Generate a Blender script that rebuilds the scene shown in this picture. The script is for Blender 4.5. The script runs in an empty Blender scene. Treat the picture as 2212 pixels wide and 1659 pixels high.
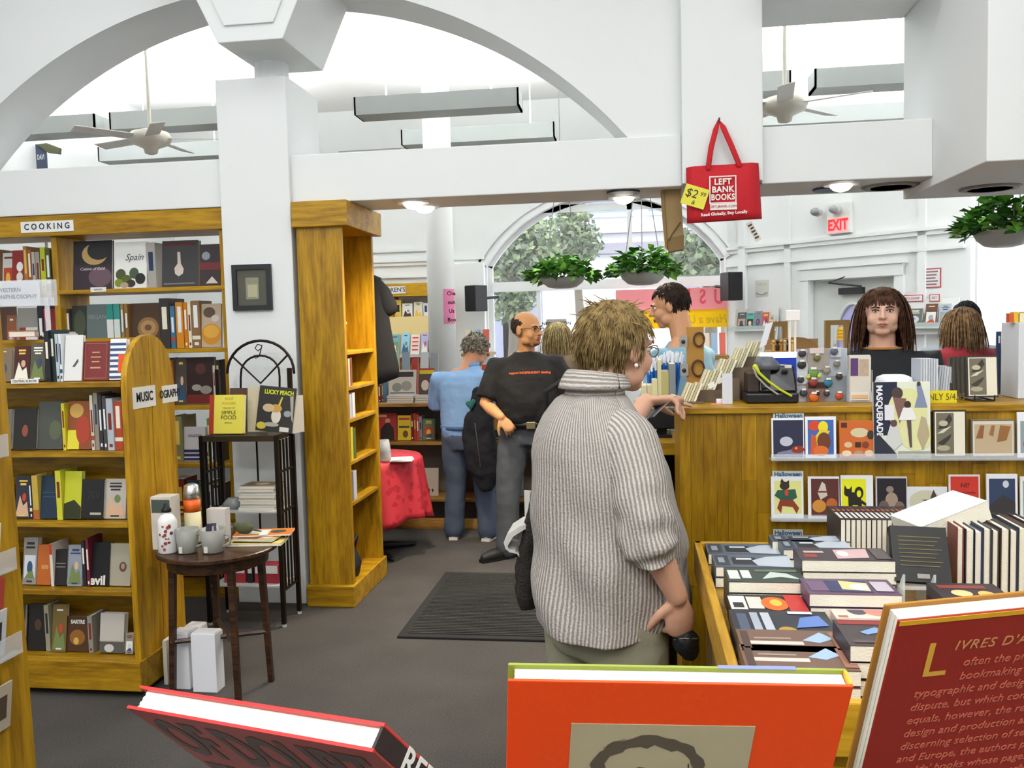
import bpy, math, random
from mathutils import Vector, Matrix, noise
random.seed(7)
scene = bpy.context.scene
COL = scene.collection
PI = math.pi

# ------------------------------------------------------------------ camera
IW, IH, FPX = 2212, 1659, 1900.0
YAW, PITCH, ROLL = math.radians(8.0), math.radians(-3.9), math.radians(1.4)
EYE = Vector((0, 0, 1.6))
FWD = Vector((-math.sin(YAW) * math.cos(PITCH), math.cos(YAW) * math.cos(PITCH), math.sin(PITCH)))
_r0 = Vector((math.cos(YAW), math.sin(YAW), 0))
_u0 = _r0.cross(FWD)
RIGHT = _r0 * math.cos(ROLL) - _u0 * math.sin(ROLL)
UP = _u0 * math.cos(ROLL) + _r0 * math.sin(ROLL)
cd = bpy.data.cameras.new('camera')
cam = bpy.data.objects.new('camera', cd)
COL.objects.link(cam)
_m = Matrix((RIGHT, UP, -FWD)).transposed().to_4x4()
_m.translation = EYE
cam.matrix_world = _m
cd.sensor_fit = 'HORIZONTAL'
cd.sensor_width = 36.0
cd.lens = FPX / IW * 36.0
cd.clip_start = 0.05
cd.clip_end = 200
scene.camera = cam

# ------------------------------------------------------------------ world, exposure, large lights
world = bpy.data.worlds.new('sky')
scene.world = world
world.use_nodes = True
_bg = world.node_tree.nodes['Background']
_bg.inputs[0].default_value = (0.93, 0.96, 1.0, 1)
_bg.inputs[1].default_value = 3.8
vs = scene.view_settings
vs.view_transform = 'Standard'
vs.look = 'None'
vs.exposure = 0.12
vs.gamma = 1.0
vs.use_curve_mapping = False
scene.cycles.max_bounces = 6
scene.cycles.diffuse_bounces = 3
scene.cycles.glossy_bounces = 2
scene.cycles.transparent_max_bounces = 10
scene.cycles.use_adaptive_sampling = True
scene.cycles.adaptive_threshold = 0.16
scene.cycles.sample_clamp_indirect = 6.0

def area_light(name, loc, size, power, color=(1, 1, 1), up=False, sy=None):
 d = bpy.data.lights.new(name, 'AREA')
 d.energy = power
 d.color = color
 d.shape = 'RECTANGLE'
 d.size = size
 d.size_y = sy or size
 o = bpy.data.objects.new(name, d)
 o.location = loc
 if up:
  o.rotation_euler = (PI, 0, 0)
 COL.objects.link(o)
 return o

CEIL = 4.35
NEAR_LIGHTS = [(-3.2, 1.6, 20), (-1.1, 1.6, 20), (1.1, 1.6, 20), (-3.2, 3.6, 10), (-1.1, 3.6, 10), (1.1, 3.4, 10), (-3.2, -1.6, 60), (-1.1, -1.6, 60), (1.1, -1.6, 60), (-3.2, 0, 34), (-1.1, 0, 34), (1.1, 0, 34)]  # unseen panels; rows at and behind the camera added to brighten camera-facing surfaces
for _x, _y, _p in NEAR_LIGHTS:
 area_light('near_room_light', (_x, _y, CEIL - 0.07), 1.15, _p, (0.985, 0.99, 0.985), sy=0.55)

# ------------------------------------------------------------------ pixel -> place in the room
def ray(px, py):
 return FWD * FPX + RIGHT * (px - IW / 2) - UP * (py - IH / 2)

def at_y(px, py, Y):
 d = ray(px, py)
 return EYE + d * ((Y - EYE.y) / d.y)

def at_x(px, py, X):
 d = ray(px, py)
 return EYE + d * ((X - EYE.x) / d.x)

def at_z(px, py, Z):
 d = ray(px, py)
 return EYE + d * ((Z - EYE.z) / d.z)

def at_d(px, py, D):
 return EYE + ray(px, py) * (D / FPX)

# ------------------------------------------------------------------ materials
def lin(h):
 h = h.lstrip('#')
 out = []
 for i in (0, 2, 4):
  c = int(h[i:i + 2], 16) / 255
  out.append(c / 12.92 if c <= 0.04045 else ((c + 0.055) / 1.055) ** 2.4)
 return tuple(out) + (1,)

_mats = {}

def mat(hexc, rough=0.55, metal=0.0, bump=0.0, scale=60.0, var=0.0, emit=0.0, spec=0.35, trans=0.0):
 key = (hexc, rough, metal, bump, scale, var, emit, spec, trans)
 if key in _mats:
  return _mats[key]
 m = bpy.data.materials.new('surface_' + hexc.lstrip('#'))
 m.use_nodes = True
 nt = m.node_tree
 b = nt.nodes['Principled BSDF']
 c = lin(hexc)
 b.inputs['Base Color'].default_value = c
 b.inputs['Roughness'].default_value = rough
 b.inputs['Metallic'].default_value = metal
 b.inputs['Specular IOR Level'].default_value = spec
 if emit:
  b.inputs['Emission Color'].default_value = c
  b.inputs['Emission Strength'].default_value = emit
 if trans:
  b.inputs['Transmission Weight'].default_value = trans
 if bump or var:
  tc = nt.nodes.new('ShaderNodeTexCoord')
  n = nt.nodes.new('ShaderNodeTexNoise')
  n.inputs['Scale'].default_value = scale
  n.inputs['Detail'].default_value = 4
  nt.links.new(tc.outputs['Object'], n.inputs['Vector'])
  if bump:
   bp = nt.nodes.new('ShaderNodeBump')
   bp.inputs['Strength'].default_value = bump
   bp.inputs['Distance'].default_value = 0.01
   nt.links.new(n.outputs['Fac'], bp.inputs['Height'])
   nt.links.new(bp.outputs['Normal'], b.inputs['Normal'])
  if var:
   mx = nt.nodes.new('ShaderNodeMixRGB')
   mx.inputs[1].default_value = tuple(x * (1 - var) for x in c[:3]) + (1,)
   mx.inputs[2].default_value = tuple(min(1, x * (1 + var)) for x in c[:3]) + (1,)
   nt.links.new(n.outputs['Fac'], mx.inputs[0])
   nt.links.new(mx.outputs[0], b.inputs['Base Color'])
 _mats[key] = m
 return m

def wood(dark, light, axis='X', scale=1.0, rough=0.38, rings=6.0, island=0.0):
 """Sawn pine / oak: stretched noise rings along one axis."""
 key = ('wood', dark, light, axis, scale, rough, rings, island)
 if key in _mats:
  return _mats[key]
 m = bpy.data.materials.new('wood_' + axis.lower())
 m.use_nodes = True
 nt = m.node_tree
 N, L = nt.nodes, nt.links
 b = N['Principled BSDF']
 b.inputs['Roughness'].default_value = rough
 b.inputs['Specular IOR Level'].default_value = 0.35
 tc = N.new('ShaderNodeTexCoord')
 mp = N.new('ShaderNodeMapping')
 s = {'X': (0.35, 3.2, 3.2), 'Y': (3.2, 0.35, 3.2), 'Z': (3.2, 3.2, 0.35)}[axis]
 mp.inputs['Scale'].default_value = tuple(k * scale for k in s)
 L.new(tc.outputs['Object'], mp.inputs['Vector'])
 n1 = N.new('ShaderNodeTexNoise')
 n1.inputs['Scale'].default_value = 1.6
 n1.inputs['Detail'].default_value = 2
 L.new(mp.outputs[0], n1.inputs['Vector'])
 mt = N.new('ShaderNodeMath')
 mt.operation = 'MULTIPLY'
 mt.inputs[1].default_value = rings * 6
 L.new(n1.outputs['Fac'], mt.inputs[0])
 sn = N.new('ShaderNodeMath')
 sn.operation = 'SINE'
 L.new(mt.outputs[0], sn.inputs[0])
 n2 = N.new('ShaderNodeTexNoise')
 n2.inputs['Scale'].default_value = 22
 n2.inputs['Detail'].default_value = 5
 L.new(mp.outputs[0], n2.inputs['Vector'])
 ad = N.new('ShaderNodeMath')
 ad.operation = 'MULTIPLY_ADD'
 ad.inputs[1].default_value = 0.13
 L.new(sn.outputs[0], ad.inputs[0])
 L.new(n2.outputs['Fac'], ad.inputs[2])
 rp = N.new('ShaderNodeValToRGB')
 rp.color_ramp.elements[0].position = 0.25
 rp.color_ramp.elements[0].color = lin(dark)
 rp.color_ramp.elements[1].position = 0.72
 rp.color_ramp.elements[1].color = lin(light)
 L.new(ad.outputs[0], rp.inputs[0])
 out = rp.outputs[0]
 if island:
  oi = N.new('ShaderNodeObjectInfo')
  mr = N.new('ShaderNodeMapRange')
  mr.inputs['To Min'].default_value = 1 - island
  mr.inputs['To Max'].default_value = 1 + island * 0.55
  L.new(oi.outputs['Random'], mr.inputs['Value'])
  hs = N.new('ShaderNodeHueSaturation')
  L.new(mr.outputs[0], hs.inputs['Value'])
  L.new(out, hs.inputs['Color'])
  out = hs.outputs[0]
 L.new(out, b.inputs['Base Color'])
 bp = N.new('ShaderNodeBump')
 bp.inputs['Strength'].default_value = 0.08
 bp.inputs['Distance'].default_value = 0.004
 L.new(n2.outputs['Fac'], bp.inputs['Height'])
 L.new(bp.outputs['Normal'], b.inputs['Normal'])
 _mats[key] = m
 return m

def clear(hexc='#ffffff', alpha=0.82, rough=0.05, name='clear_acrylic'):
 """Thin clear sheet: mostly lets light through, with a glossy film."""
 key = ('clear', hexc, alpha, rough)
 if key in _mats:
  return _mats[key]
 m = bpy.data.materials.new(name)
 m.use_nodes = True
 nt = m.node_tree
 b = nt.nodes['Principled BSDF']
 b.inputs['Base Color'].default_value = lin(hexc)
 b.inputs['Roughness'].default_value = rough
 t = nt.nodes.new('ShaderNodeBsdfTransparent')
 t.inputs[0].default_value = (1, 1, 1, 1)
 mx = nt.nodes.new('ShaderNodeMixShader')
 mx.inputs[0].default_value = alpha
 nt.links.new(b.outputs[0], mx.inputs[1])
 nt.links.new(t.outputs[0], mx.inputs[2])
 nt.links.new(mx.outputs[0], nt.nodes['Material Output'].inputs[0])
 _mats[key] = m
 return m

# ------------------------------------------------------------------ mesh building
class MB:
 def __init__(s):
  s.v, s.f, s.m, s.uv = [], [], [], {}

 def add(s, vs_, fs, mi=0, M=None):
  b = len(s.v)
  s.v += [tuple(M @ Vector(p)) if M else tuple(p) for p in vs_]
  s.f += [tuple(i + b for i in f) for f in fs]
  s.m += [mi] * len(fs)
  return s

 def box(s, x0, y0, z0, x1, y1, z1, mi=0, M=None):
  v = [(x0, y0, z0), (x1, y0, z0), (x1, y1, z0), (x0, y1, z0), (x0, y0, z1), (x1, y0, z1), (x1, y1, z1), (x0, y1, z1)]
  f = [(0, 3, 2, 1), (4, 5, 6, 7), (0, 1, 5, 4), (1, 2, 6, 5), (2, 3, 7, 6), (3, 0, 4, 7)]
  return s.add(v, f, mi, M)

 def prism(s, pts, ext, mi=0, M=None):
  """Extrude a polygon (3D points) along the vector ext."""
  n = len(pts)
  e = Vector(ext)
  v = [Vector(p) for p in pts] + [Vector(p) + e for p in pts]
  f = [tuple(range(n - 1, -1, -1)), tuple(range(n, 2 * n))]
  f += [(i, (i + 1) % n, n + (i + 1) % n, n + i) for i in range(n)]
  return s.add(v, f, mi, M)

 def strip(s, a, b, c, d, mi=0):
  """Four rails of points (same length) joined to a closed bar."""
  n = len(a)
  v = list(a) + list(b) + list(c) + list(d)
  f = []
  for i in range(n - 1):
   for k in range(4):
    k2 = (k + 1) % 4
    f.append((k * n + i, k2 * n + i, k2 * n + i + 1, k * n + i + 1))
  f += [(0, 3 * n, 2 * n, n), (n - 1, 2 * n - 1, 3 * n - 1, 4 * n - 1)]
  return s.add(v, f, mi)

 def tube(s, pts, rad, n=8, mi=0, caps=True, flat=None, M=None):
  """Swept tube; rad a number or list of radii; flat = (unit vector, factor) squashes the section along that vector."""
  P = [Vector(p) for p in pts]
  R = rad if isinstance(rad, (list, tuple)) else [rad] * len(P)
  if caps:
   d0 = (P[0] - P[1]).normalized()
   d1 = (P[-1] - P[-2]).normalized()
   P = [P[0] + d0 * R[0] * 0.9, P[0] + d0 * R[0] * 0.55] + P + [P[-1] + d1 * R[-1] * 0.55, P[-1] + d1 * R[-1] * 0.9]
   R = [R[0] * 0.35, R[0] * 0.82] + list(R) + [R[-1] * 0.82, R[-1] * 0.35]
  rings = []
  prev = None
  for i, p in enumerate(P):
   t = (P[min(i + 1, len(P) - 1)] - P[max(i - 1, 0)]).normalized()
   if prev is None:
    u = t.cross(Vector((0, 0, 1)))
    if u.length < 1e-3:
     u = t.cross(Vector((0, 1, 0)))
   else:
    u = prev - t * prev.dot(t)
   u.normalize()
   prev = u
   w = t.cross(u)
   ring = []
   for k in range(n):
    a = 2 * PI * k / n
    o = (u * math.cos(a) + w * math.sin(a)) * R[i]
    if flat:
     fv, ff = flat
     o = o - fv * (o.dot(fv) * (1 - ff))
    ring.append(p + o)
   rings.append(ring)
  return s.rings(rings, mi, M)

 def rings(s, rings, mi=0, M=None, closed=True):
  n = len(rings[0])
  v = [p for r in rings for p in r]
  f = []
  for i in range(len(rings) - 1):
   for k in range(n):
    k2 = (k + 1) % n
    f.append((i * n + k, i * n + k2, (i + 1) * n + k2, (i + 1) * n + k))
  if closed:
   f.append(tuple(range(n - 1, -1, -1)))
   f.append(tuple((len(rings) - 1) * n + k for k in range(n)))
  return s.add(v, f, mi, M)

 def loft(s, secs, n=20, mi=0, M=None, p=2.0):
  """secs: (z, cx, cy, rx, ry) horizontal superellipse sections."""
  out = []
  for z, cx, cy, rx, ry in secs:
   r = []
   for k in range(n):
    a = 2 * PI * k / n
    c, q = math.cos(a), math.sin(a)
    r.append((cx + rx * math.copysign(abs(c) ** (2 / p), c), cy + ry * math.copysign(abs(q) ** (2 / p), q), z))
   out.append(r)
  return s.rings(out, mi, M)

 def lathe(s, prof, c=(0, 0, 0), n=20, mi=0, sx=1, sy=1, M=None):
  out = []
  for r, z in prof:
   out.append([(c[0] + sx * r * math.cos(2 * PI * k / n), c[1] + sy * r * math.sin(2 * PI * k / n), c[2] + z) for k in range(n)])
  return s.rings(out, mi, M)

 def ball(s, c, r, nu=16, nv=10, mi=0, M=None):
  r = (r, r, r) if isinstance(r, (int, float)) else r
  out = []
  for j in range(nv + 1):
   a = PI * j / nv
   q = max(math.sin(a), 0.02)
   out.append([(c[0] + r[0] * q * math.cos(2 * PI * k / nu), c[1] + r[1] * q * math.sin(2 * PI * k / nu), c[2] - r[2] * math.cos(a)) for k in range(nu)])
  return s.rings(out, mi, M)

 def poly(s, pts, mi=0, M=None):
  return s.add(pts, [tuple(range(len(pts)))], mi, M)

 def mesh(s, name, mats, smooth=False):
  me = bpy.data.meshes.new(name)
  me.from_pydata(s.v, [], s.f)
  for m in (mats if isinstance(mats, (list, tuple)) else [mats]):
   me.materials.append(m)
  me.polygons.foreach_set('material_index', s.m)
  if smooth:
   me.polygons.foreach_set('use_smooth', [True] * len(s.f))
  me.update()
  return me

 def build(s, name, mats, parent=None, smooth=False, bevel=0.0, world=True):
  o = bpy.data.objects.new(name, s.mesh(name, mats, smooth))
  COL.objects.link(o)
  if parent:
   o.parent = parent
   if world:
    o.matrix_parent_inverse = root_matrix(parent).inverted()
  if bevel:
   md = o.modifiers.new('edge', 'BEVEL')
   md.width = bevel
   md.segments = 2
   md.limit_method = 'ANGLE'
  return o

def root_matrix(o):
 m = o.matrix_basis.copy()
 while o.parent:
  m = o.matrix_parent_inverse @ m
  o = o.parent
  m = o.matrix_basis @ m
 return m

def tag(o, label, cat, group=None, kind=None):
 o['label'] = label
 if cat:
  o['category'] = cat
 if group:
  o['group'] = group
 if kind:
  o['kind'] = kind
 return o

def thing(name, label, cat, loc=(0, 0, 0), rz=0.0, group=None):
 o = bpy.data.objects.new(name, None)
 o.empty_display_size = 0.1
 COL.objects.link(o)
 o.location = loc
 o.rotation_euler = (0, 0, rz)
 return tag(o, label, cat, group)

def struct(mb, name, mats, label=None, smooth=False, bevel=0.0):
 o = mb.build(name, mats, None, smooth, bevel)
 o['kind'] = 'structure'
 if label:
  o['label'] = label
 return o

def text(body, size, m, parent, M, align='CENTER', name='lettering', bold=0.0, shear=0.0, squeeze=1.0, world=True, extrude=0.0004, space=1.0):
 cu = bpy.data.curves.new(name, 'FONT')
 cu.body = body
 cu.size = size
 cu.align_x = align
 cu.align_y = 'CENTER'
 cu.extrude = extrude
 cu.offset = bold
 cu.shear = shear
 cu.space_character = space
 cu.resolution_u = 3
 tmp = bpy.data.objects.new(name, cu)
 me = bpy.data.meshes.new_from_object(tmp)
 bpy.data.objects.remove(tmp)
 bpy.data.curves.remove(cu)
 me.materials.clear()
 me.materials.append(m)
 o = bpy.data.objects.new(name, me)
 COL.objects.link(o)
 o.matrix_basis = M @ Matrix.Diagonal((squeeze, 1, 1, 1))
 if parent:
  o.parent = parent
  if world:
   o.matrix_parent_inverse = root_matrix(parent).inverted()
 return o

def frame(origin, xdir, ydir):
 """Matrix whose local x runs along xdir and local y along ydir (z = x cross y)."""
 x = Vector(xdir).normalized()
 z = x.cross(Vector(ydir)).normalized()
 y = z.cross(x)
 m = Matrix((x, y, z)).transposed().to_4x4()
 m.translation = Vector(origin)
 return m

def copy_thing(o, loc=None, rz=None, label=None):
 c = o.copy()
 COL.objects.link(c)
 if loc is not None:
  c.location = loc
 if rz is not None:
  c.rotation_euler = (0, 0, rz)
 if label:
  c['label'] = label
 for ch in o.children:
  k = ch.copy()
  COL.objects.link(k)
  k.parent = c
  for g in ch.children:
   q = g.copy()
   COL.objects.link(q)
   q.parent = k
 return c

ORD = ['first', 'second', 'third', 'fourth', 'fifth', 'sixth', 'seventh', 'eighth', 'ninth', 'tenth', 'eleventh', 'twelfth', 'thirteenth', 'fourteenth', 'fifteenth', 'sixteenth', 'seventeenth', 'eighteenth', 'nineteenth', 'twentieth', 'twenty-first', 'twenty-second', 'twenty-third', 'twenty-fourth', 'twenty-fifth']

WHITE = mat('#e8ebeb', 0.75, bump=0.05, scale=90, spec=0.2)
WHITE2 = mat('#eef0ef', 0.75, spec=0.2)
PAPER = mat('#efece2', 0.8)
PAGES = mat('#e8e2d0', 0.85, bump=0.25, scale=300)
INK = mat('#1b1b20', 0.6)
PINE_X = wood('#8c640c', '#bc9018', 'X')
PINE_Z = wood('#8c640c', '#bc9018', 'Z')
PINE_Y = wood('#8c640c', '#bc9018', 'Y')
OAK_X = wood('#825c08', '#b08618', 'X', 1.3)
OAK_Z = wood('#825c08', '#b08618', 'Z', 1.3)
BLACK = mat('#17171a', 0.5)
DARKMETAL = mat('#241d19', 0.45, 0.5)
CARPET = None
# ------------------------------------------------------------------ floor and carpet
def carpet_mat(name, a, b, scale):
 m = bpy.data.materials.new(name)
 m.use_nodes = True
 N, L = m.node_tree.nodes, m.node_tree.links
 bs = N['Principled BSDF']
 bs.inputs['Roughness'].default_value = 0.95
 bs.inputs['Specular IOR Level'].default_value = 0.1
 tc = N.new('ShaderNodeTexCoord')
 n = N.new('ShaderNodeTexNoise')
 n.inputs['Scale'].default_value = scale
 n.inputs['Detail'].default_value = 3
 n2 = N.new('ShaderNodeTexNoise')
 n2.inputs['Scale'].default_value = 3.0
 L.new(tc.outputs['Object'], n.inputs['Vector'])
 L.new(tc.outputs['Object'], n2.inputs['Vector'])
 ad = N.new('ShaderNodeMath')
 ad.operation = 'MULTIPLY_ADD'
 ad.inputs[1].default_value = 0.35
 L.new(n2.outputs['Fac'], ad.inputs[0])
 L.new(n.outputs['Fac'], ad.inputs[2])
 rp = N.new('ShaderNodeValToRGB')
 rp.color_ramp.elements[0].position = 0.4
 rp.color_ramp.elements[0].color = lin(a)
 rp.color_ramp.elements[1].position = 0.95
 rp.color_ramp.elements[1].color = lin(b)
 L.new(ad.outputs[0], rp.inputs[0])
 L.new(rp.outputs[0], bs.inputs['Base Color'])
 bp = N.new('ShaderNodeBump')
 bp.inputs['Strength'].default_value = 0.4
 bp.inputs['Distance'].default_value = 0.006
 L.new(n.outputs['Fac'], bp.inputs['Height'])
 L.new(bp.outputs['Normal'], bs.inputs['Normal'])
 return m

struct(MB().box(-6, -2.5, -0.1, 3.6, 11.4, 0), 'floor', carpet_mat('carpet', '#3c3a38', '#5c5854', 160), 'dark grey low pile carpet covering the shop floor')
m_ = MB()
m_.box(-1.235, 4.30, 0.0, -0.42, 5.475, 0.012)
mat_root = thing('floor_mat', 'black ribbed rubber backed entrance mat lying on the carpet', 'mat', (-0.83, 4.9, 0))
m_.build('border', mat('#232322', 0.9), mat_root, bevel=0.004)
ribs = MB()
for i in range(46):
 y = 4.345 + i * 0.0238
 ribs.box(-1.19, y, 0.012, -0.465, y + 0.014, 0.0165)
rb_ = ribs.build('ribbed_pile', carpet_mat('mat_pile', '#2a2a29', '#474543', 220), mat_root)
rb_['kind'] = 'stuff'

# ------------------------------------------------------------------ shell
BF, BB = 4.87, 5.28          # arch wall / beam front and back
ZB, ZT = 2.315, 2.588        # beam underside and top
struct(MB().box(-6, -2.5, CEIL, 3.6, 11.4, CEIL + 0.1), 'ceiling', mat('#f2f2f0', 0.8), 'white ceiling above both rooms of the shop')
struct(MB().box(-6.1, -2.5, 0, -6, 11.4, CEIL), 'wall_left', WHITE, 'plain white wall at the left')
struct(MB().box(-6.1, -2.6, 0, 3.6, -2.5, CEIL), 'wall_back', WHITE, 'plain white wall behind the camera')
struct(MB().box(3.6, -2.6, 0, 3.7, 5.0, CEIL), 'wall_right', WHITE, 'plain white wall at the right')

# arch wall: spandrels above the beam with the round arch cut out
AX, AZ, AR = -2.077, 0.827, 2.708
a0 = math.acos((ZT - AZ) / AR)
NA = 56
w = MB()
xl, xr = -6.0, 0.262
arc = [(AX + AR * math.sin(-a0 + 2 * a0 * i / NA), AZ + AR * math.cos(-a0 + 2 * a0 * i / NA)) for i in range(NA + 1)]
v = []
for y in (BF, BB):
 for x, z in arc:
  v.append((x, y, z))
 for x, z in arc:
  v.append((x, y, CEIL))
n1 = NA + 1
f = []
for i in range(NA):
 f.append((i, i + 1, n1 + i + 1, n1 + i))
 f.append((2 * n1 + i + 1, 2 * n1 + i, 3 * n1 + i, 3 * n1 + i + 1))
 f.append((i + 1, i, 2 * n1 + i, 2 * n1 + i + 1))
w.add(v, f)
w.box(xl, BF, ZT, arc[0][0], BB, CEIL)
w.box(arc[-1][0], BF, ZT, xr, BB, CEIL)
arch = struct(w, 'wall_arch', WHITE, 'white wall pierced by one wide round arch over the beam')
struct(MB().box(-6, BF - 0.012, ZB, xr, BB + 0.004, ZT), 'beam_arch', WHITE, 'white horizontal beam running below the round arch', bevel=0.006)
struct(MB().box(-2.335, 4.815, 0, -1.918, 5.33, 3.02), 'column_center', WHITE, 'square white column standing under the arch keystone', bevel=0.006)
struct(MB().lathe([(0.098, 3.0), (0.098, 3.17)], (-2.085, 5.03, 0), 24), 'column_neck', WHITE, 'short round white neck between column and keystone', smooth=False)

# keystone: flared block in front of the arch crown with a recessed panel
kx, ky0, ky1 = -2.022, 4.60, 5.22
def kw(z):
 return 0.184 + (z - 3.15) * 0.47
k = MB()
zt_ = 4.0
fr, bk = [], []
for z in (3.15, zt_):
 h = kw(z)
 fr.append([(kx - h, ky0, z), (kx + h, ky0, z)])
 bk.append([(kx - h, ky1, z), (kx + h, ky1, z)])
k.prism([fr[0][0], fr[0][1], fr[1][1], fr[1][0]], (0, ky1 - ky0, 0))
ks = struct(k, 'trim_1', WHITE, 'flared white keystone block at the crown of the arch', bevel=0.005)
p = MB()
za, zb = 3.235, 3.9
ha, hb = kw(za) - 0.085, kw(zb) - 0.085
p.prism([(kx - ha, ky0 - 0.012, za), (kx + ha, ky0 - 0.012, za), (kx + hb, ky0 - 0.012, zb), (kx - hb, ky0 - 0.012, zb)], (0, 0.014, 0))
p.build('panel', WHITE, ks, bevel=0.004)

# right: hanging pilaster, beam, lintel, bulkhead
struct(MB().box(0.262, 4.78, ZB, 0.675, 5.35, CEIL), 'column_right', WHITE, 'square white pilaster with the red tote bag hung on it', bevel=0.006)
struct(MB().box(0.675, BF - 0.03, ZB - 0.01, 1.53, 5.35, 2.60), 'beam_right', WHITE, 'white beam below the square upper opening', bevel=0.006)
struct(MB().box(0.675, 4.6, 3.266, 1.53, 5.35, CEIL), 'lintel_right', WHITE, 'white lintel above the square upper opening', bevel=0.006)
struct(MB().box(1.53, 4.14, ZB - 0.06, 3.6, 5.35, CEIL), 'wall_bulkhead', WHITE, 'white bulkhead hanging beside the square upper opening', bevel=0.006)
# low soffit behind the beams: a narrow ceiling edge
# ------------------------------------------------------------------ far room walls
FY = 11.0
WX0, WX1, WSZ = -1.83, 1.11, 2.335       # window opening
WCX = (WX0 + WX1) / 2
WHW = (WX1 - WX0) / 2
WR = 1.73
WCZ = WSZ - math.sqrt(WR * WR - WHW * WHW)
SILL = 0.75
wb = math.asin(WHW / WR)
NW = 28
warc = [(WCX + WR * math.sin(-wb + 2 * wb * i / NW), WCZ + WR * math.cos(-wb + 2 * wb * i / NW)) for i in range(NW + 1)]
fw = MB()
v, f = [], []
for y in (FY, FY + 0.25):
 v += [(x, y, z) for x, z in warc] + [(x, y, CEIL) for x, z in warc]
n1 = NW + 1
for i in range(NW):
 f.append((i, i + 1, n1 + i + 1, n1 + i))
 f.append((2 * n1 + i + 1, 2 * n1 + i, 3 * n1 + i, 3 * n1 + i + 1))
 f.append((i + 1, i, 2 * n1 + i, 2 * n1 + i + 1))
fw.add(v, f)
CX0 = 1.125                       # where the chamfered corner starts
fw.box(-6, FY, 0, WX0, FY + 0.25, CEIL)
fw.box(WX1, FY, 0, CX0 + 0.1, FY + 0.25, CEIL)
fw.box(WX0, FY, 0, WX1, FY + 0.25, SILL)
struct(fw, 'wall_front', WHITE2, 'white panelled shop front wall with a large arched window')

def molding(name, pts, prof, label=None):
 """Sweep a small rectangular profile list [(z0,z1,out)] along points (x,y) on the inner side."""
 mb = MB()
 for (x0, y0), (x1, y1) in zip(pts[:-1], pts[1:]):
  d = Vector((x1 - x0, y1 - y0, 0)).normalized()
  nrm = Vector((d.y, -d.x, 0))
  for z0, z1, o in prof:
   mb.prism([(x0, y0, z0), (x1, y1, z0), (x1, y1, z1), (x0, y0, z1)], nrm * o)
 return struct(mb, name, WHITE2, label)

mp_ = [(2.42, 2.455, 0.05), (2.375, 2.42, 0.03), (2.22, 2.25, 0.035)]
molding('trim_2', [(-6, FY), (WX0 - 0.02, FY)], mp_)
CX1, CY1 = 3.14, FY - (3.14 - CX0)
molding('trim_3', [(CX0, FY), (CX1, CY1)], mp_)
# archivolt around the window
for nm, r0, r1, o in (('trim_4', 0.0, 0.05, 0.05), ('trim_5', 0.09, 0.12, 0.03)):
 q = MB()
 A = [(WCX + (WR + r0) * math.sin(t), (WR + r0) * math.cos(t) + WCZ) for t in [-wb + 2 * wb * i / NW for i in range(NW + 1)]]
 B = [(WCX + (WR + r1) * math.sin(t), (WR + r1) * math.cos(t) + WCZ) for t in [-wb + 2 * wb * i / NW for i in range(NW + 1)]]
 q.strip([(x, FY, z) for x, z in A], [(x, FY - o, z) for x, z in A], [(x, FY - o, z) for x, z in B], [(x, FY, z) for x, z in B])
 struct(q, nm, WHITE2)
# raised panels on the front wall, left of the window
for i, (x0, x1) in enumerate(((-5.3, -3.95), (-3.75, -2.25))):
 q = MB()
 z0, z1 = 2.55, 3.9
 for a, b, c, d in ((x0, x1, z0, z0 + .05), (x0, x1, z1 - .05, z1), (x0, x0 + .05, z0 + .05, z1 - .05), (x1 - .05, x1, z0 + .05, z1 - .05)):
  q.box(a, FY - .03, c, b, FY, d)
 struct(q, 'trim_%d' % (6 + i), WHITE2)
# pilaster between shelves and window
struct(MB().box(-2.28, FY - 0.12, 0, WX0 - 0.02, FY, 2.38), 'trim_8', WHITE2, 'white pilaster beside the arched window', bevel=0.01)

# chamfered corner wall with the street door
U = Vector((1, -1, 0)).normalized()
NRM = Vector((-1, -1, 0)).normalized()
C0 = Vector((CX0, FY, 0))
CL = (CX1 - CX0) * math.sqrt(2)

def ch(s, o, z):
 """Point on the corner wall: s along it, o out into the room, z up."""
 return C0 + U * s + NRM * o + Vector((0, 0, z))

def chbox(mb, s0, s1, o0, o1, z0, z1, mi=0):
 pts = [ch(s0, o0, z0), ch(s1, o0, z0), ch(s1, o1, z0), ch(s0, o1, z0)]
 return mb.prism(pts, (0, 0, z1 - z0), mi)

def ch_px(px, py, o=0.0):
 d = ray(px, py)
 c = C0.x + C0.y + (NRM.x + NRM.y) * o
 t = (c - EYE.x - EYE.y) / (d.x + d.y)
 pnt = EYE + d * t
 return (pnt - C0).dot(U), pnt.z

DS0, DS1 = ch_px(1750, 640)[0], ch_px(1935, 640)[0]
DZ = 2.0
cw = MB()
chbox(cw, -0.05, DS0, -0.2, 0, 0, CEIL)
chbox(cw, DS1, CL + 0.05, -0.2, 0, 0, CEIL)
chbox(cw, DS0, DS1, -0.2, 0, DZ, CEIL)
struct(cw, 'wall_corner', WHITE2, 'white chamfered corner wall with the street door')
dr = MB()
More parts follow.
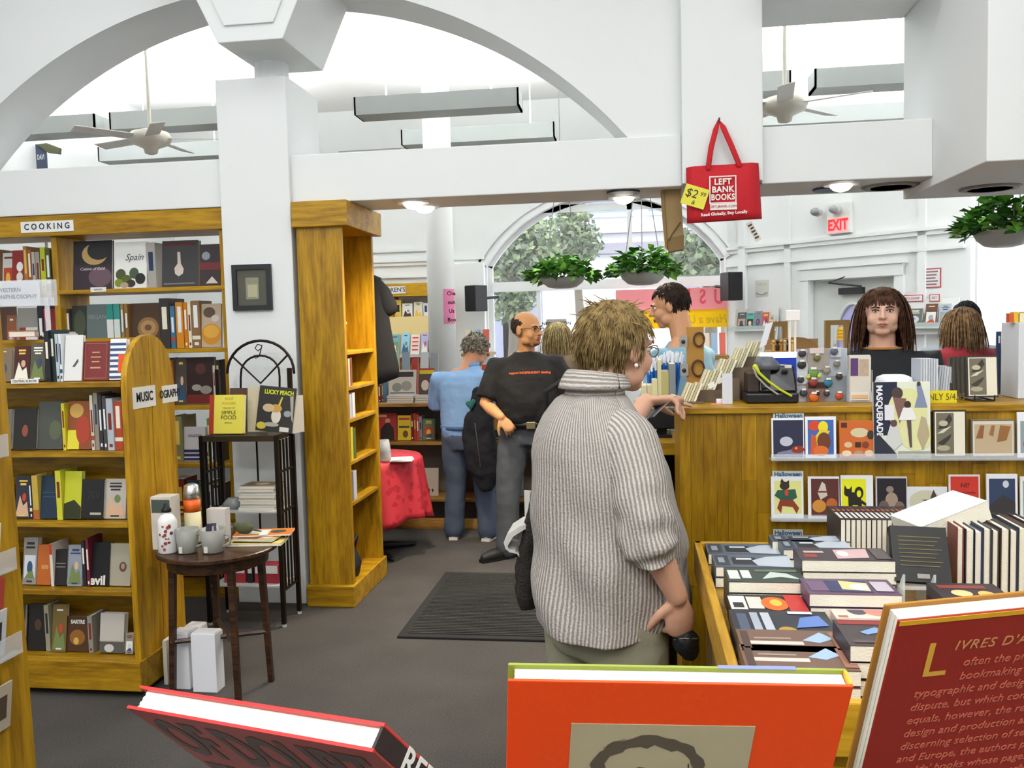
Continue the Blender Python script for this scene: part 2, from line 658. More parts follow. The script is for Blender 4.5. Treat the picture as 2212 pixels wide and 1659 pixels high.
# door leaf with a pointed-arch glazed light
ds_m = (DS0 + DS1) / 2
gw, gz0, gz1 = 0.2, 0.85, 1.72
g_c = ds_m - 0.02
chbox(dr, DS0 + .004, g_c - gw, -0.12, -0.07, 0.005, DZ - .004)
chbox(dr, g_c + gw, DS1 - .004, -0.12, -0.07, 0.005, DZ - .004)
chbox(dr, g_c - gw, g_c + gw, -0.12, -0.07, 0.005, gz0)
steps = 10
for sgn in (-1, 1):
 pts = [ch(g_c + sgn * gw, -0.07, 1.3)]
 for i in range(steps + 1):
  t = i / steps
  pts.append(ch(g_c + sgn * gw * math.cos(t * PI / 2), -0.07, 1.3 + (gz1 - 1.3) * math.sin(t * PI / 2)))
 pts.append(ch(g_c, -0.07, DZ - .004))
 pts.append(ch(g_c + sgn * gw, -0.07, DZ - .004))
 dr.prism(pts[1:], NRM * -0.05)
door = struct(dr, 'door_1', mat('#d9dcd8', 0.55), 'pale street door with an arched glass light in the chamfered corner')
gp = MB()
gl = [ch(g_c - gw, -0.09, gz0), ch(g_c + gw, -0.09, gz0)] + [ch(g_c + gw * math.cos(t * PI / 12), -0.09, 1.3 + (gz1 - 1.3) * math.sin(t * PI / 12)) for t in range(13)]
gp.prism(gl, NRM * -0.006)
gp.build('pane', clear('#8f88c8', 0.35, 0.1, 'tinted_glass'), door)
rim = MB()
rim.tube([ch(g_c + gw * 1.04 * math.cos(t * PI / 16), -0.06, 1.3 + (gz1 + .01 - 1.3) * math.sin(t * PI / 16)) for t in range(17)], 0.018, 6)
rim.build('glass_rim', mat('#e3e5e2', 0.5), door, smooth=True)
cas = MB()
for s0, s1, z0, z1, o in ((DS0 - .1, DS0, 0, DZ + .1, .04), (DS1, DS1 + .1, 0, DZ + .1, .04), (DS0 - .1, DS1 + .1, DZ, DZ + .12, .05), (DS0 - .13, DS1 + .13, DZ + .12, DZ + .15, .07)):
 chbox(cas, s0, s1, 0, o, z0, z1)
cas.build('casing', WHITE2, door)
clo = MB()
chbox(clo, ds_m - .16, ds_m + .12, -.07, -.01, DZ - .17, DZ - .10)
clo.tube([ch(ds_m + .1, -.02, DZ - .09), ch(ds_m - .22, .08, DZ - .04), ch(ds_m + .0, .03, DZ + .03)], .012, 6)
clo.build('door_closer', mat('#2c2b2e', 0.5), door)
# vertical panel frames of the corner wall
q = MB()
for s0, s1 in ((DS0 - .32, DS0 - .24), (DS1 + .24, DS1 + .32)):
 chbox(q, s0, s1, 0, .03, 0, 3.6)
chbox(q, 0.2, 0.3, 0, .05, 0, 4.2)
struct(q, 'trim_9', WHITE2)
# right street wall with the big bright window
struct(MB().box(CX1, 6.4, 0, CX1 + .2, CY1 - .02, 0.7).box(CX1, 5.35, 0, CX1 + .2, 6.4, CEIL).box(CX1, 6.4, 3.0, CX1 + .2, CY1 - .02, CEIL), 'wall_street', WHITE2, 'white side wall around the big overexposed shop window')

def window(name, label, rects, bars, panes, Yf):
 o = struct(rects, name, mat('#f4f4f4', 0.5), label)
 for b in bars:
  b.build('glazing_bar', mat('#f1f2f2', 0.5), o)
 for g in panes:
  g.build('pane', clear('#ffffff', 0.93, 0.02, 'window_glass'), o)
 return o

fm = MB()
yw0, yw1 = FY + 0.08, FY + 0.14
fm.box(WX0, yw0, SILL, WX0 + .06, yw1, WSZ).box(WX1 - .06, yw0, SILL, WX1, yw1, WSZ).box(WX0, yw0, SILL, WX1, yw1, SILL + .08)
A = warc
B = [(WCX + (WR - .06) * math.sin(-wb + 2 * wb * i / NW), WCZ + (WR - .06) * math.cos(-wb + 2 * wb * i / NW)) for i in range(NW + 1)]
fm.strip([(x, yw0, z) for x, z in A], [(x, yw1, z) for x, z in A], [(x, yw1, z) for x, z in B], [(x, yw0, z) for x, z in B])
zt2 = at_y(1150, 628, FY).z
bars = [MB().box(WX0 + .05, yw0 - .02, zt2, WX1 - .05, yw1 + .01, zt2 + .12)]
bx_ = at_y(1360, 500, FY).x
bars.append(MB().box(bx_ - .03, yw0, zt2 + .12, bx_ + .03, yw1, 3.12))
bx2 = at_y(1163, 700, FY).x
bars.append(MB().box(bx2 - .025, yw0, SILL, bx2 + .025, yw1, zt2))
zt3 = at_y(1250, 455, FY).z
bars.append(MB().box(-1.25, yw0, zt3, 0.55, yw1, zt3 + .09))
panes = [MB().box(WX0 + .05, yw0 + .02, SILL + .05, bx2, yw0 + .026, zt2 + .02), MB().box(bx2, yw0 + .02, SILL + .05, WX1 - .05, yw0 + .026, zt2 + .02)]
pl = MB()
pl.prism([(WX0 + .04, yw0 + .02, zt2 + .1)] + [(x, yw0 + .02, z) for x, z in B] + [(WX1 - .04, yw0 + .02, zt2 + .1)], (0, .006, 0))
panes.append(pl)
window('window_1', 'large arched shop window facing trees and a pale building', fm, bars, panes, FY)
fm = MB()
xw = CX1 + .08
y0_, y1_ = 6.4, CY1 - .02
fm.box(xw, y0_, .7, xw + .06, y0_ + .06, 3.0).box(xw, y1_ - .06, .7, xw + .06, y1_, 3.0).box(xw, y0_, .7, xw + .06, y1_, .78).box(xw, y0_, 2.92, xw + .06, y1_, 3.0)
window('window_2', 'big overexposed shop window on the side street', fm, [], [MB().box(xw + .02, y0_ + .05, .75, xw + .026, y1_ - .05, 2.95)], 0)

# round column in the far room
cc_ = at_y(955, 700, 8.2)
struct(MB().lathe([(0.13, 0), (0.13, CEIL)], (cc_.x, 8.2, 0), 28), 'column_round', WHITE2, 'slim round white column with a pink notice taped on it', smooth=True)

# ------------------------------------------------------------------ outside
struct(MB().box(-14, 11.3, -.2, 16, 40, -.1).box(3.7, 2, -.2, 16, 11.3, -.1), 'pavement_street', mat('#9a9a98', 0.9), 'pale street pavement outside the windows')
bd = thing('building', 'pale building across the street seen through the arched window', 'building', (0, 22, 0))
MB().box(-12, 22, -.1, 14, 26, 9).build('wall', mat('#e4e6e8', 0.8), bd)
MB().box(-12, 21.7, 3.75, 14, 22, 3.95).build('ledge', mat('#b9b6c4', 0.7), bd)
MB().box(-12, 21.6, 3.25, 14, 22, 3.5).build('ledge', mat('#8d8c98', 0.7), bd)
for px in (1320, 1190, 1450, 1060):
 c = at_y(px, 500, 22)
 wn = MB().box(c.x - .55, 21.9, 4.25, c.x + .55, 22, 6.2).build('window', mat('#7f93b4', 0.2), bd)
 MB().box(c.x - .62, 21.85, 4.15, c.x + .62, 21.95, 4.25).box(c.x - .62, 21.85, 4.25, c.x - .55, 21.95, 6.2).box(c.x + .55, 21.85, 4.25, c.x + .62, 21.95, 6.2).box(c.x - .55, 21.86, 5.2, c.x + .55, 21.93, 5.27).build('window_frame', mat('#c3cedd', 0.6), wn)
for px in (1095, 1130, 1500):
 c = at_y(px, 700, 22)
 MB().box(c.x - .5, 21.9, 0, c.x + .5, 22, 2.9).build('shop_window', mat('#8d93a8', 0.3), bd)

def tree(label, pts, trunk, seed, dens=900):
 rnd = random.Random(seed)
 root = thing('street_tree', label, 'tree', (trunk[0], trunk[1], 0), group='street trees outside the window')
 t = MB()
 t.tube([(trunk[0], trunk[1], -.1), (trunk[0] + .05, trunk[1], 1.5), (trunk[0] - .05, trunk[1], 3.2)], [.13, .1, .06], 8)
 for (x, y, z, r) in pts:
  t.tube([(trunk[0], trunk[1], 2.2), (x, y, z)], [.05, .015], 5)
 t.build('trunk', mat('#6a6357', 0.9), root, smooth=True)
 lf = MB()
 for (x, y, z, r) in pts:
  for i in range(int(dens * r)):
   d = Vector((rnd.gauss(0, 1), rnd.gauss(0, 1), rnd.gauss(0, 1))).normalized() * r * rnd.uniform(.35, 1.05)
   c = Vector((x, y, z)) + d
   a = Vector((rnd.gauss(0, 1), rnd.gauss(0, 1), rnd.gauss(0, 1))).normalized()
   b = a.cross(Vector((rnd.gauss(0, 1), rnd.gauss(0, 1), rnd.gauss(0, 1)))).normalized()
   s = rnd.uniform(.05, .1)
   lf.add([c - a * s, c + b * s * .5, c + a * s, c - b * s * .5], [(0, 1, 2, 3)], rnd.randrange(3))
 o = lf.build('foliage', [mat('#5f7356', 0.7), mat('#8a9a72', 0.7), mat('#74806e', 0.7)], root)
 o['kind'] = 'stuff'
 return root

def tp(px, py, r, Y=15.0):
 c = at_y(px, py, Y)
 return (c.x, c.y, c.z, r)

tree('leafy tree at the left edge of the arched window', [tp(1115, 540, .5), tp(1150, 510, .45), tp(1090, 580, .42), tp(1165, 560, .4), tp(1100, 655, .35), tp(1130, 640, .3)], (at_y(1105, 700, 15).x, 15.0), 3)
tree('narrow leafy tree near the middle of the arched window', [tp(1235, 500, .5, 18.5), tp(1225, 545, .42, 18.5), tp(1260, 525, .42, 18.5), tp(1240, 475, .36, 18.5)], (at_y(1250, 700, 18.5).x, 18.5), 4)
tree('pale leafy tree behind the used book banner', [tp(1500, 545, .5), tp(1540, 520, .45), tp(1470, 570, .35), tp(1550, 575, .45)], (at_y(1530, 700, 15).x, 15.0), 5)
# ------------------------------------------------------------------ unseen ceiling panels, then the pendant and recessed lights
for i, (x, y, _) in enumerate(NEAR_LIGHTS):
 t = thing('unseen_ceiling_light', 'unseen flat white ceiling light panel above the sales floor, %s one' % ORD[i], 'light', (x, y, CEIL), group='unseen ceiling light panels')
 MB().box(x - .6, y - .3, CEIL - .05, x + .6, y - .28, CEIL).box(x - .6, y + .28, CEIL - .05, x + .6, y + .3, CEIL).box(x - .6, y - .28, CEIL - .05, x - .58, y + .28, CEIL).box(x + .58, y - .28, CEIL - .05, x + .6, y + .28, CEIL).build('frame', mat('#dcdcda', .5), t)
 MB().box(x - .58, y - .28, CEIL - .03, x + .58, y + .28, CEIL).build('diffuser', mat('#ffffff', .5, emit=1.0), t)

def uplight(x0, x1, y, z, label, w=.26):
 t = thing('pendant_uplight', label, 'light', ((x0 + x1) / 2, y, z), group='pendant uplights in the front room')
 gm = mat('#b3b8b7', .5)
 h = .15
 MB().box(x0, y - w / 2, z, x1, y + w / 2, z + .02).box(x0, y - w / 2, z + .02, x1, y - w / 2 + .015, z + h).box(x0, y + w / 2 - .015, z + .02, x1, y + w / 2, z + h).build('housing', gm, t)
 for x in (x0, x1 - .015):
  MB().box(x, y - w / 2, z, x + .015, y + w / 2, z + h).build('end_cap', gm, t)
 for x in (x0 + .25, x1 - .25):
  MB().tube([(x, y, z + .02), (x, y, CEIL)], .006, 6, caps=False).build('hanger_rod', mat('#d5d8d8', .4), t)
 MB().box(x0 + .05, y - .04, z + .03, x1 - .05, y + .04, z + .07).build('lamp_tube', mat('#ffffff', .5, emit=2.0), t)
 area_light('uplight_lamp', ((x0 + x1) / 2, y, z + .12), x1 - x0 - .1, 36 * (x1 - x0), (.98, 1, 1), True, .16)

zr = 3.405
uplight(at_y(775, 250, 7.5).x, at_y(1125, 240, 7.5).x, 7.5, zr, 'long grey pendant light hanging in the middle of the arch')
uplight(-4.58, -3.1, 7.5, zr, 'grey pendant light just behind the square column')
uplight(-6.0 + .1, -4.72, 7.5, zr, 'grey pendant light at the far end of the arch, above the cooking case')
uplight(1.44, 2.9, 7.5, zr, 'grey pendant light showing whole in the square opening')
uplight(-.2, 1.26, 7.5, zr, 'grey pendant light ending beside the ceiling fan in the square opening')
for i, (a, b, l) in enumerate(((-5.6, -4.1, 'farther grey pendant light low behind the cooking case arch'), (-2.3, -.75, 'farther grey pendant light just above the beam'), (.9, 2.6, 'farther grey pendant light low in the square opening'))):
 uplight(a, b, 8.9, zr + .02, l)

def fan(px, py, Y, label, a0):
 c = at_y(px, py, Y)
 t = thing('ceiling_fan', label, 'fan', c, group='white ceiling fans')
 gm = mat('#d9d5c8', .45)
 MB().lathe([(.02, -.13), (.05, -.12), (.06, -.08), (.15, -.04), (.17, .0), (.15, .05), (.05, .08)], c, 20).build('motor_hub', gm, t, smooth=True)
 MB().tube([c + Vector((0, 0, .05)), (c.x, c.y, CEIL)], .015, 8, caps=False).build('down_rod', gm, t)
 for k in range(5):
  a = a0 + k * 2 * PI / 5
  M = Matrix.Translation(c) @ Matrix.Rotation(a, 4, 'Z') @ Matrix.Rotation(.2, 4, 'X')
  MB().box(.16, -.06, .0, .62, .06, .008, M=M).build('blade', mat('#f2f1ee', .5), t, bevel=.003)

fan(325, 300, 7.0, 'white ceiling fan seen through the arch above the cooking case', .3)
fan(1695, 228, 7.0, 'white ceiling fan seen through the square upper opening', .8)

def downlight(x, y, label, lit=True, trim='#e9e7e2', z=ZB, power=11):
 t = thing('downlight', label, 'light', (x, y, z), group='recessed downlights in the beam soffit')
 MB().lathe([(.062, -.012), (.09, -.012), (.092, 0), (.06, .0)], (x, y, z), 24).build('trim_ring', mat(trim, .4), t, smooth=False)
 MB().lathe([(.012, -.046), (.038, -.038), (.055, -.022), (.061, -.004)] if lit else [(.061, -.010), (.061, -.004)], (x, y, z), 24).build('lamp_face', mat('#fff6e6', .4, emit=6.0) if lit else mat('#1d1d20', .4), t)
 if lit:
  d = bpy.data.lights.new('downlight_lamp', 'SPOT')
  d.energy = power * 6
  d.spot_size = 2.3
  d.spot_blend = .8
  d.shadow_soft_size = .05
  d.color = (1, .86, .66)
  o = bpy.data.objects.new('downlight_lamp', d)
  o.location = (x, y, z - .06)
  COL.objects.link(o)

downlight(-1.245, 4.975, 'lit round downlight above the pine case, nearer of the pair')
downlight(-1.225, 5.17, 'lit round downlight above the pine case, farther of the pair')
downlight(-.05, 4.95, 'unlit black downlight beside the brown paper wrapped box', False, '#26252a')
downlight(-.05, 5.14, 'lit round downlight beside the brown paper wrapped box')
downlight(1.10, 4.94, 'lit round downlight near the red tote bag over the counter', z=ZB - .01)
downlight(1.08, 5.12, 'unlit blue downlight near the red tote bag over the counter', False, '#3b3c66', z=ZB - .01)
for x, y, l in ((1.40, 5.12, 'round ceiling vent grille beside the lit downlight'), (1.86, 4.98, 'round ceiling vent grille under the white bulkhead')):
 zz = ZB - .01 if x < 1.53 else ZB - .06
 t = thing('ceiling_vent', l, 'vent', (x, y, zz))
 for k, r in enumerate((.05, .085, .12, .15)):
  MB().lathe([(r - .012, -.012), (r, -.006), (r, 0), (r - .016, 0)], (x, y, zz), 24).build('louvre_ring', mat('#8b8580', .5), t)

# ------------------------------------------------------------------ books
def cname(h):
 r, g, b = (int(h[i:i + 2], 16) for i in (1, 3, 5))
 mx, mn = max(r, g, b), min(r, g, b)
 l = (mx + mn) / 2
 s = mx - mn
 if s < 28:
  return 'black' if l < 50 else 'charcoal' if l < 85 else 'grey' if l < 165 else 'pale grey' if l < 215 else 'white'
 import colorsys
 hue = colorsys.rgb_to_hsv(r / 255, g / 255, b / 255)[0] * 360
 pre = 'dark ' if l < 70 else 'pale ' if l > 185 else ''
 if hue < 14 or hue > 340:
  n = 'red' if l > 60 else 'maroon'
 elif hue < 40:
  n = 'orange' if s > 120 and l > 90 else 'brown' if l < 130 else 'tan'
 elif hue < 68:
  n = 'yellow' if l > 90 else 'olive'
 elif hue < 165:
  n = 'green'
 elif hue < 198:
  n = 'teal'
 elif hue < 255:
  n = 'navy' if l < 75 else 'blue'
 else:
  n = 'purple' if hue < 310 else 'pink'
 if n in ('navy', 'maroon', 'olive'):
  pre = ''
 return pre + n

def shapes_mesh(name, shapes, w, h, parent, off=0.0006, flip=1):
 """Flat print on a cover lying in local xz (x 0..w, z 0..h), facing -y. shapes: r,e,p with 0..1 coordinates."""
 mb = MB()
 mats, idx = [], {}

 def mi(c):
  if c not in idx:
   idx[c] = len(mats)
   mats.append(mat(c, .5))
  return idx[c]
 for i, s in enumerate(shapes):
  y = -off * (1 + i * .35)
  if s[0] == 'r':
   _, x0, z0, x1, z1, c = s
   mb.poly([(x0 * w, y, z0 * h), (x1 * w, y, z0 * h), (x1 * w, y, z1 * h), (x0 * w, y, z1 * h)], mi(c))
  elif s[0] == 'e':
   _, cx, cz, rx, rz, c = s
   mb.poly([(w * min(1, max(0, cx + rx * math.cos(2 * PI * k / 20))), y, h * min(1, max(0, cz + rz * math.sin(2 * PI * k / 20)))) for k in range(20)], mi(c))
  elif s[0] == 'p':
   mb.poly([(x * w, y, z * h) for x, z in s[1]], mi(s[2]))
 o = mb.build(name, mats, parent, world=False)
 o['kind'] = 'stuff'
 return o

def rand_print(rnd, base):
 """Title lines and a picture block in colours that set off from the cover."""
 pal = ['#e8e4d6', '#d8b24a', '#c9cdd4', '#b5442c', '#31506e', '#6f7f4a', '#3a2c26', '#cfa98a', '#8d98a6', '#e0d9bf']
 sh = []
 lum = sum(int(base[i:i + 2], 16) for i in (1, 3, 5)) / 3
 tc = rnd.choice(['#f0ece0', '#e5c25a', '#d8dbe0']) if lum < 120 else rnd.choice(['#2b2a2d', '#6d2a20', '#2c3e5c'])
 z = .9
 for k in range(rnd.randint(1, 3)):
  wd = rnd.uniform(.35, .75)
  hh = rnd.uniform(.03, .055)
  sh.append(('r', .5 - wd / 2, z - hh, .5 + wd / 2, z, tc))
  z -= hh + .035
 k = rnd.random()
 c1, c2, c3 = rnd.sample(pal, 3)
 if k < .4:
  sh += [('r', .1, .14, .9, .62, c1), ('e', .5, .36, .2, .14, c2), ('p', [(.15, .14), (.85, .14), (.7, .3), (.4, .26)], c3)]
 elif k < .7:
  sh += [('e', .5, .38, .3, .2, c1), ('e', .45, .42, .12, .08, c2)]
 else:
  sh += [('p', [(.05, .05), (.95, .05), (.8, .4), (.55, .3), (.3, .55)], c1), ('e', .6, .5, .14, .1, c2)]
 sh.append(('r', .3, .05, .7, .085, tc))
 return sh

_book_cache = {}

def q5(x):
 return max(.004, round(x / .002) * .002)

def book_meshes(w, h, t, color, hard):
 """Local: x 0..w (spine side at 0), y 0..t (front cover at y=0), z 0..h."""
 key = (w, h, t, color, hard)
 if key in _book_cache:
  return _book_cache[key]
 c = MB()
 b = .0025 if hard else .0008
 c.box(0, 0, 0, w, b, h).box(0, t - b, 0, w, t, h).box(0, b, 0, b, t - b, h)
 cm = c.mesh('book_cover', mat(color, .42))
 p = MB()
 g = .004 if hard else .0008
 p.box(b, b, g, w - g, t - b, h - g)
 pm = p.mesh('book_pages', PAGES)
 _book_cache[key] = (cm, pm)
 return cm, pm

def book(M, w, h, t, color, label, shapes=None, title=None, hard=False, spine=False, cat='book', group=None, name=None):
 """A book placed by matrix M (see book_meshes for its local axes)."""
 w, h, t = q5(w), q5(h), q5(t)
 cm, pm = book_meshes(w, h, t, color, hard)
 o = bpy.data.objects.new(name or ('hardcover_book' if hard else 'paperback_book'), cm)
 COL.objects.link(o)
 o.matrix_basis = M
 tag(o, label, cat, group)
 pg = bpy.data.objects.new('pages', pm)
 COL.objects.link(pg)
 pg.parent = o
 if shapes:
  if spine:      # print on the spine: local yz at x=0 facing -x
   s = shapes_mesh('spine_print', shapes, t, h, o)
   s.matrix_basis = Matrix.Translation((0, t, 0)) @ Matrix.Rotation(-PI / 2, 4, 'Z')
  else:
   shapes_mesh('cover_print', shapes, w, h, o)
 if title:
  for (body, size, x, z, col, *r) in title:
   kw = r[0] if r else {}
   text(body, size * h, mat(col, .5), o, Matrix.Translation((x * w, -.0016, z * h)) @ Matrix.Rotation(PI / 2, 4, 'X') @ Matrix.Rotation(kw.pop('rot', 0) if kw else 0, 4, 'Z'), world=False, extrude=.0002, **kw)
 return o

def spine_print(rnd, color):
 lum = sum(int(color[i:i + 2], 16) for i in (1, 3, 5)) / 3
 tc = rnd.choice(['#ece6d2', '#d9bb57', '#e6e8ea']) if lum < 130 else rnd.choice(['#2a2a2e', '#7a2c22', '#27395a'])
 a = rnd.uniform(.3, .5)
 sh = [('r', .25, a, .75, rnd.uniform(.7, .92), tc)]
 if rnd.random() < .6:
  sh.append(('r', .25, .06, .75, .12, tc))
 if rnd.random() < .35:
  sh.append(('r', 0, .18, 1, .26, rnd.choice(['#b5442c', '#d8b24a', '#31506e', '#e3ddc9'])))
 return sh

_rowcount = {}

def spec_label(color, kind, place, i, desc=None):
 base = desc or (cname(color) + (' book standing spine out' if kind == 's' else ' book shown cover out'))
 return '%s, %s on %s' % (base, ORD[i] if i >= 0 else 'past the picture edge', place)

def shelf_row(place, Y, z, items, depth=.17, group=None, seed=1, lean=8.0, hard=True, fill=None):
 """items: (x0px, x1px, ytop_px, kind, colour[, desc[, shapes[, title]]]); stand on a shelf at height z, fronts at depth Y."""
 rnd = random.Random(seed)
 seen = 0
 if fill:       # the row goes on past the picture edge
  x_, k_ = items[0][0] - 3, 0
  while x_ > fill and k_ < 24:
   w_ = rnd.uniform(11, 22)
   c_ = rnd.choice(['#7a2f2a', '#2c3a52', '#c9bfa0', '#3a3a3e', '#8a6a3a', '#4a5a3c', '#b9b4aa', '#5c4a6a', '#c27a2c', '#2f5a60'])
   items = items + [(x_ - w_, x_, items[0][2] + rnd.uniform(2, 24), 's', c_, '%s book standing spine out, %s' % (cname(c_), ORD[k_]))]
   x_ -= w_ + 1
   k_ += 1
 for i, it in enumerate(items):
  x0, x1, yt, kind, color = it[:5]
  desc = it[5] if len(it) > 5 else None
  shapes = it[6] if len(it) > 6 else None
  title = it[7] if len(it) > 7 else None
  yy = Y + rnd.uniform(-.006, .012)
  a, b = at_y(x0, yt, yy), at_y(x1, yt, yy)
  h = max(.05, a.z - z)
  w = max(.006, b.x - a.x - .001)
  lab = spec_label(color, kind, place, seen if x1 > 4 else -1, desc)
  seen += x1 > 4
  lz = z + .0015
  if kind == 's':
   # spine faces the shopper: local -x -> -Y ; thickness runs along X
   M = Matrix(((0, -1, 0, a.x + w), (1, 0, 0, yy), (0, 0, 1, lz), (0, 0, 0, 1)))
   book(M, depth * rnd.uniform(.75, .95), h, w, color, lab, shapes or spine_print(rnd, color), None, hard and rnd.random() < .6, True, group=group)
  else:
   la = math.radians(lean)
   tk = rnd.uniform(.016, .03)
   M = Matrix.Translation((a.x, yy, lz + (tk + .002) * math.sin(la))) @ Matrix.Rotation(-la, 4, 'X')
   book(M, w, h / math.cos(la) - .006, tk, color, lab, shapes if shapes is not None else rand_print(rnd, color), title, hard, False, group=group)

# ------------------------------------------------------------------ pine end case under the beam
t = thing('pine_bookcase', 'tall narrow pine end case open toward the aisle under the beam', 'bookcase', (-1.76, 5.1, 0))
PX0, PX1, PY0, PY1 = -1.885, -1.622, 4.80, 5.41
MB().box(PX0, PY0, .10, PX1, PY0 + .035, 2.19).build('front_panel', PINE_Z, t, bevel=.004)
MB().box(PX0, PY1 - .035, .10, PX1, PY1, 2.19).build('rear_panel', PINE_Z, t, bevel=.004)
MB().box(PX0, PY0 + .035, .10, PX0 + .02, PY1 - .035, 2.19).build('back_board', PINE_Z, t)
MB().box(PX0 - .012, PY0 - .035, 2.17, PX1 + .05, PY1 + .03, ZB - .002).build('cap', PINE_X, t, bevel=.005)
MB().box(PX0 - .01, PY0 - .035, 0, PX1 + .012, PY1 + .03, .125).build('base', PINE_X, t, bevel=.005)
pz = [at_x(770, yy, PX1).z for yy in (757, 833, 902, 993, 1083)] + [.13]
for z in pz[:-1]:
 MB().box(PX0 + .02, PY0 + .035, z - .022, PX1 - .01, PY1 - .035, z).build('shelf', PINE_Y, t, bevel=.003)
# a few books and a figurine standing in the pine case, seen edge on
for i, (sh, col_, d, yy0, yy1, hh) in enumerate(((1, '#c9b7a0', 'tan book', 4.9, 4.93, .16), (1, '#8a4a32', 'brown book', 4.94, 4.97, .165), (2, '#b9bcc4', 'pale grey book', 4.9, 4.94, .14), (2, '#d9d9da', 'white book', 4.95, 5.0, .145), (3, '#d6c22e', 'yellow book', 4.9, 4.94, .19), (3, '#5b6d3a', 'green book', 4.95, 4.99, .18), (4, '#c5c6cc', 'pale grey book', 4.92, 4.98, .17))):
 z = pz[sh] + .002
 M = Matrix(((-1, 0, 0, PX1 - .02), (0, -1, 0, yy1), (0, 0, 1, z), (0, 0, 0, 1)))
 book(M, .15, hh, yy1 - yy0, col_, '%s standing in the narrow pine case, %s shelf down, %s one' % (d, ORD[sh], 'nearer' if yy0 < 4.93 else 'farther'), None, None, True)
fg = thing('dancer_figurine', 'small pale wooden dancer figurine on the pine case top shelf', 'figurine', (PX1 - .08, 4.95, pz[0]))
x, y, z = PX1 - .08, 4.95, pz[0] + .011
fm_ = mat('#d8b487', .6)
MB().tube([(x, y, z + .07), (x, y, z + .13)], [.022, .018], 8).ball((x, y, z + .165), .02).build('body', fm_, fg, smooth=True)
MB().tube([(x, y, z + .12), (x + .03, y + .03, z + .15), (x + .01, y + .02, z + .19)], .007, 6).tube([(x, y, z + .12), (x - .02, y - .04, z + .1)], .007, 6).build('arm', fm_, fg, smooth=True)
MB().tube([(x, y, z + .08), (x + .02, y - .03, z + .04), (x, y - .02, z)], .009, 6).tube([(x, y, z + .08), (x + .02, y + .03, z + .05), (x, y + .03, z)], .009, 6).build('leg', fm_, fg, smooth=True)
bg = thing('black_bag', 'small black bag slumped on the floor of the pine case', 'bag', (PX1 - .1, 5.0, .126))
MB().loft([(.13, PX1 - .11, 4.98, .08, .11), (.2, PX1 - .1, 4.98, .085, .12), (.27, PX1 - .11, 5.0, .06, .08), (.31, PX1 - .12, 5.02, .03, .04)], 14).build('bag_body', mat('#1a1a1c', .7, bump=.3), bg, smooth=True)
MB().tube([(PX1 - .1, 4.93, .25), (PX1 - .04, 5.0, .36), (PX1 - .1, 5.1, .24)], .012, 6).build('strap', mat('#141416', .6), bg, smooth=True)

# ------------------------------------------------------------------ cooking wall case
CY = 4.885
t = thing('cooking_bookcase', 'tall pine cooking section bookcase built in beside the square column', 'bookcase', (-3.6, 5.0, 0))
CXL, CXR = -5.2, -2.345
hz0 = at_y(230, 506, CY).z
MB().box(CXL, CY - .02, hz0, CXR, CY + .3, ZB - .002).build('header', PINE_X, t, bevel=.004)
cz = [at_y(300, 622, CY).z, at_y(440, 752, CY).z, at_y(415, 876, CY).z, at_y(415, 1001, CY).z]
cz += [cz[-1] - .33, cz[-1] - .66]
for z in cz:
 MB().box(CXL, CY, z - .025, CXR, CY + .3, z).build('shelf', PINE_X, t, bevel=.003)
dx = at_y(118, 600, CY).x
for x in (dx, CXR - .03, CXL):
 MB().box(x - .015 if x != CXL else x, CY + .004, .1, x + .022, CY + .3, hz0).build('upright', PINE_Z, t, bevel=.003)
MB().box(CXL, CY + .02, 0, CXR, CY + .3, cz[-1] - .025 if cz[-1] > .2 else .12).build('plinth', PINE_X, t)

def placard(label, body, px0, py0, px1, py1, Y, size, parent=None, bg_='#eceae2', ink='#23355a', th=.004, bold=.0, nm='sign_placard', squeeze=1.0, rot=0.0, two=None):
 a, b = at_y(px0, py0, Y), at_y(px1, py1, Y)
 cx, cz_ = (a.x + b.x) / 2, (a.z + b.z) / 2
 w, h = abs(b.x - a.x), abs(a.z - b.z)
 t = thing(nm, label, 'sign', (cx, Y, cz_))
 R = Matrix.Translation((cx, Y, cz_)) @ Matrix.Rotation(rot, 4, 'Y')
 MB().box(-w / 2, -th, -h / 2, w / 2, 0, h / 2, M=R).build('card', mat(bg_, .7), t)
 lines = body if isinstance(body, list) else [body]
 n = len(lines)
 for i, l in enumerate(lines):
  zz = h * (.5 - (i + .5) / n) * .85
  text(l, size, mat(ink, .6), t, R @ Matrix.Translation((0, -th - .0008, zz)) @ Matrix.Rotation(PI / 2, 4, 'X'), bold=bold, squeeze=squeeze)
 return t

placard('white COOKING sign on the wall case header', 'C O O K I N G', 45, 480, 160, 499, CY - .021, .05, bold=.001, squeeze=.92)
tl = MB()
a = at_y(200, 624, CY)
placard('tiny white shelf label on the cooking case top shelf edge', 'BAKING', 196, 621, 230, 630, CY - .001, .014)

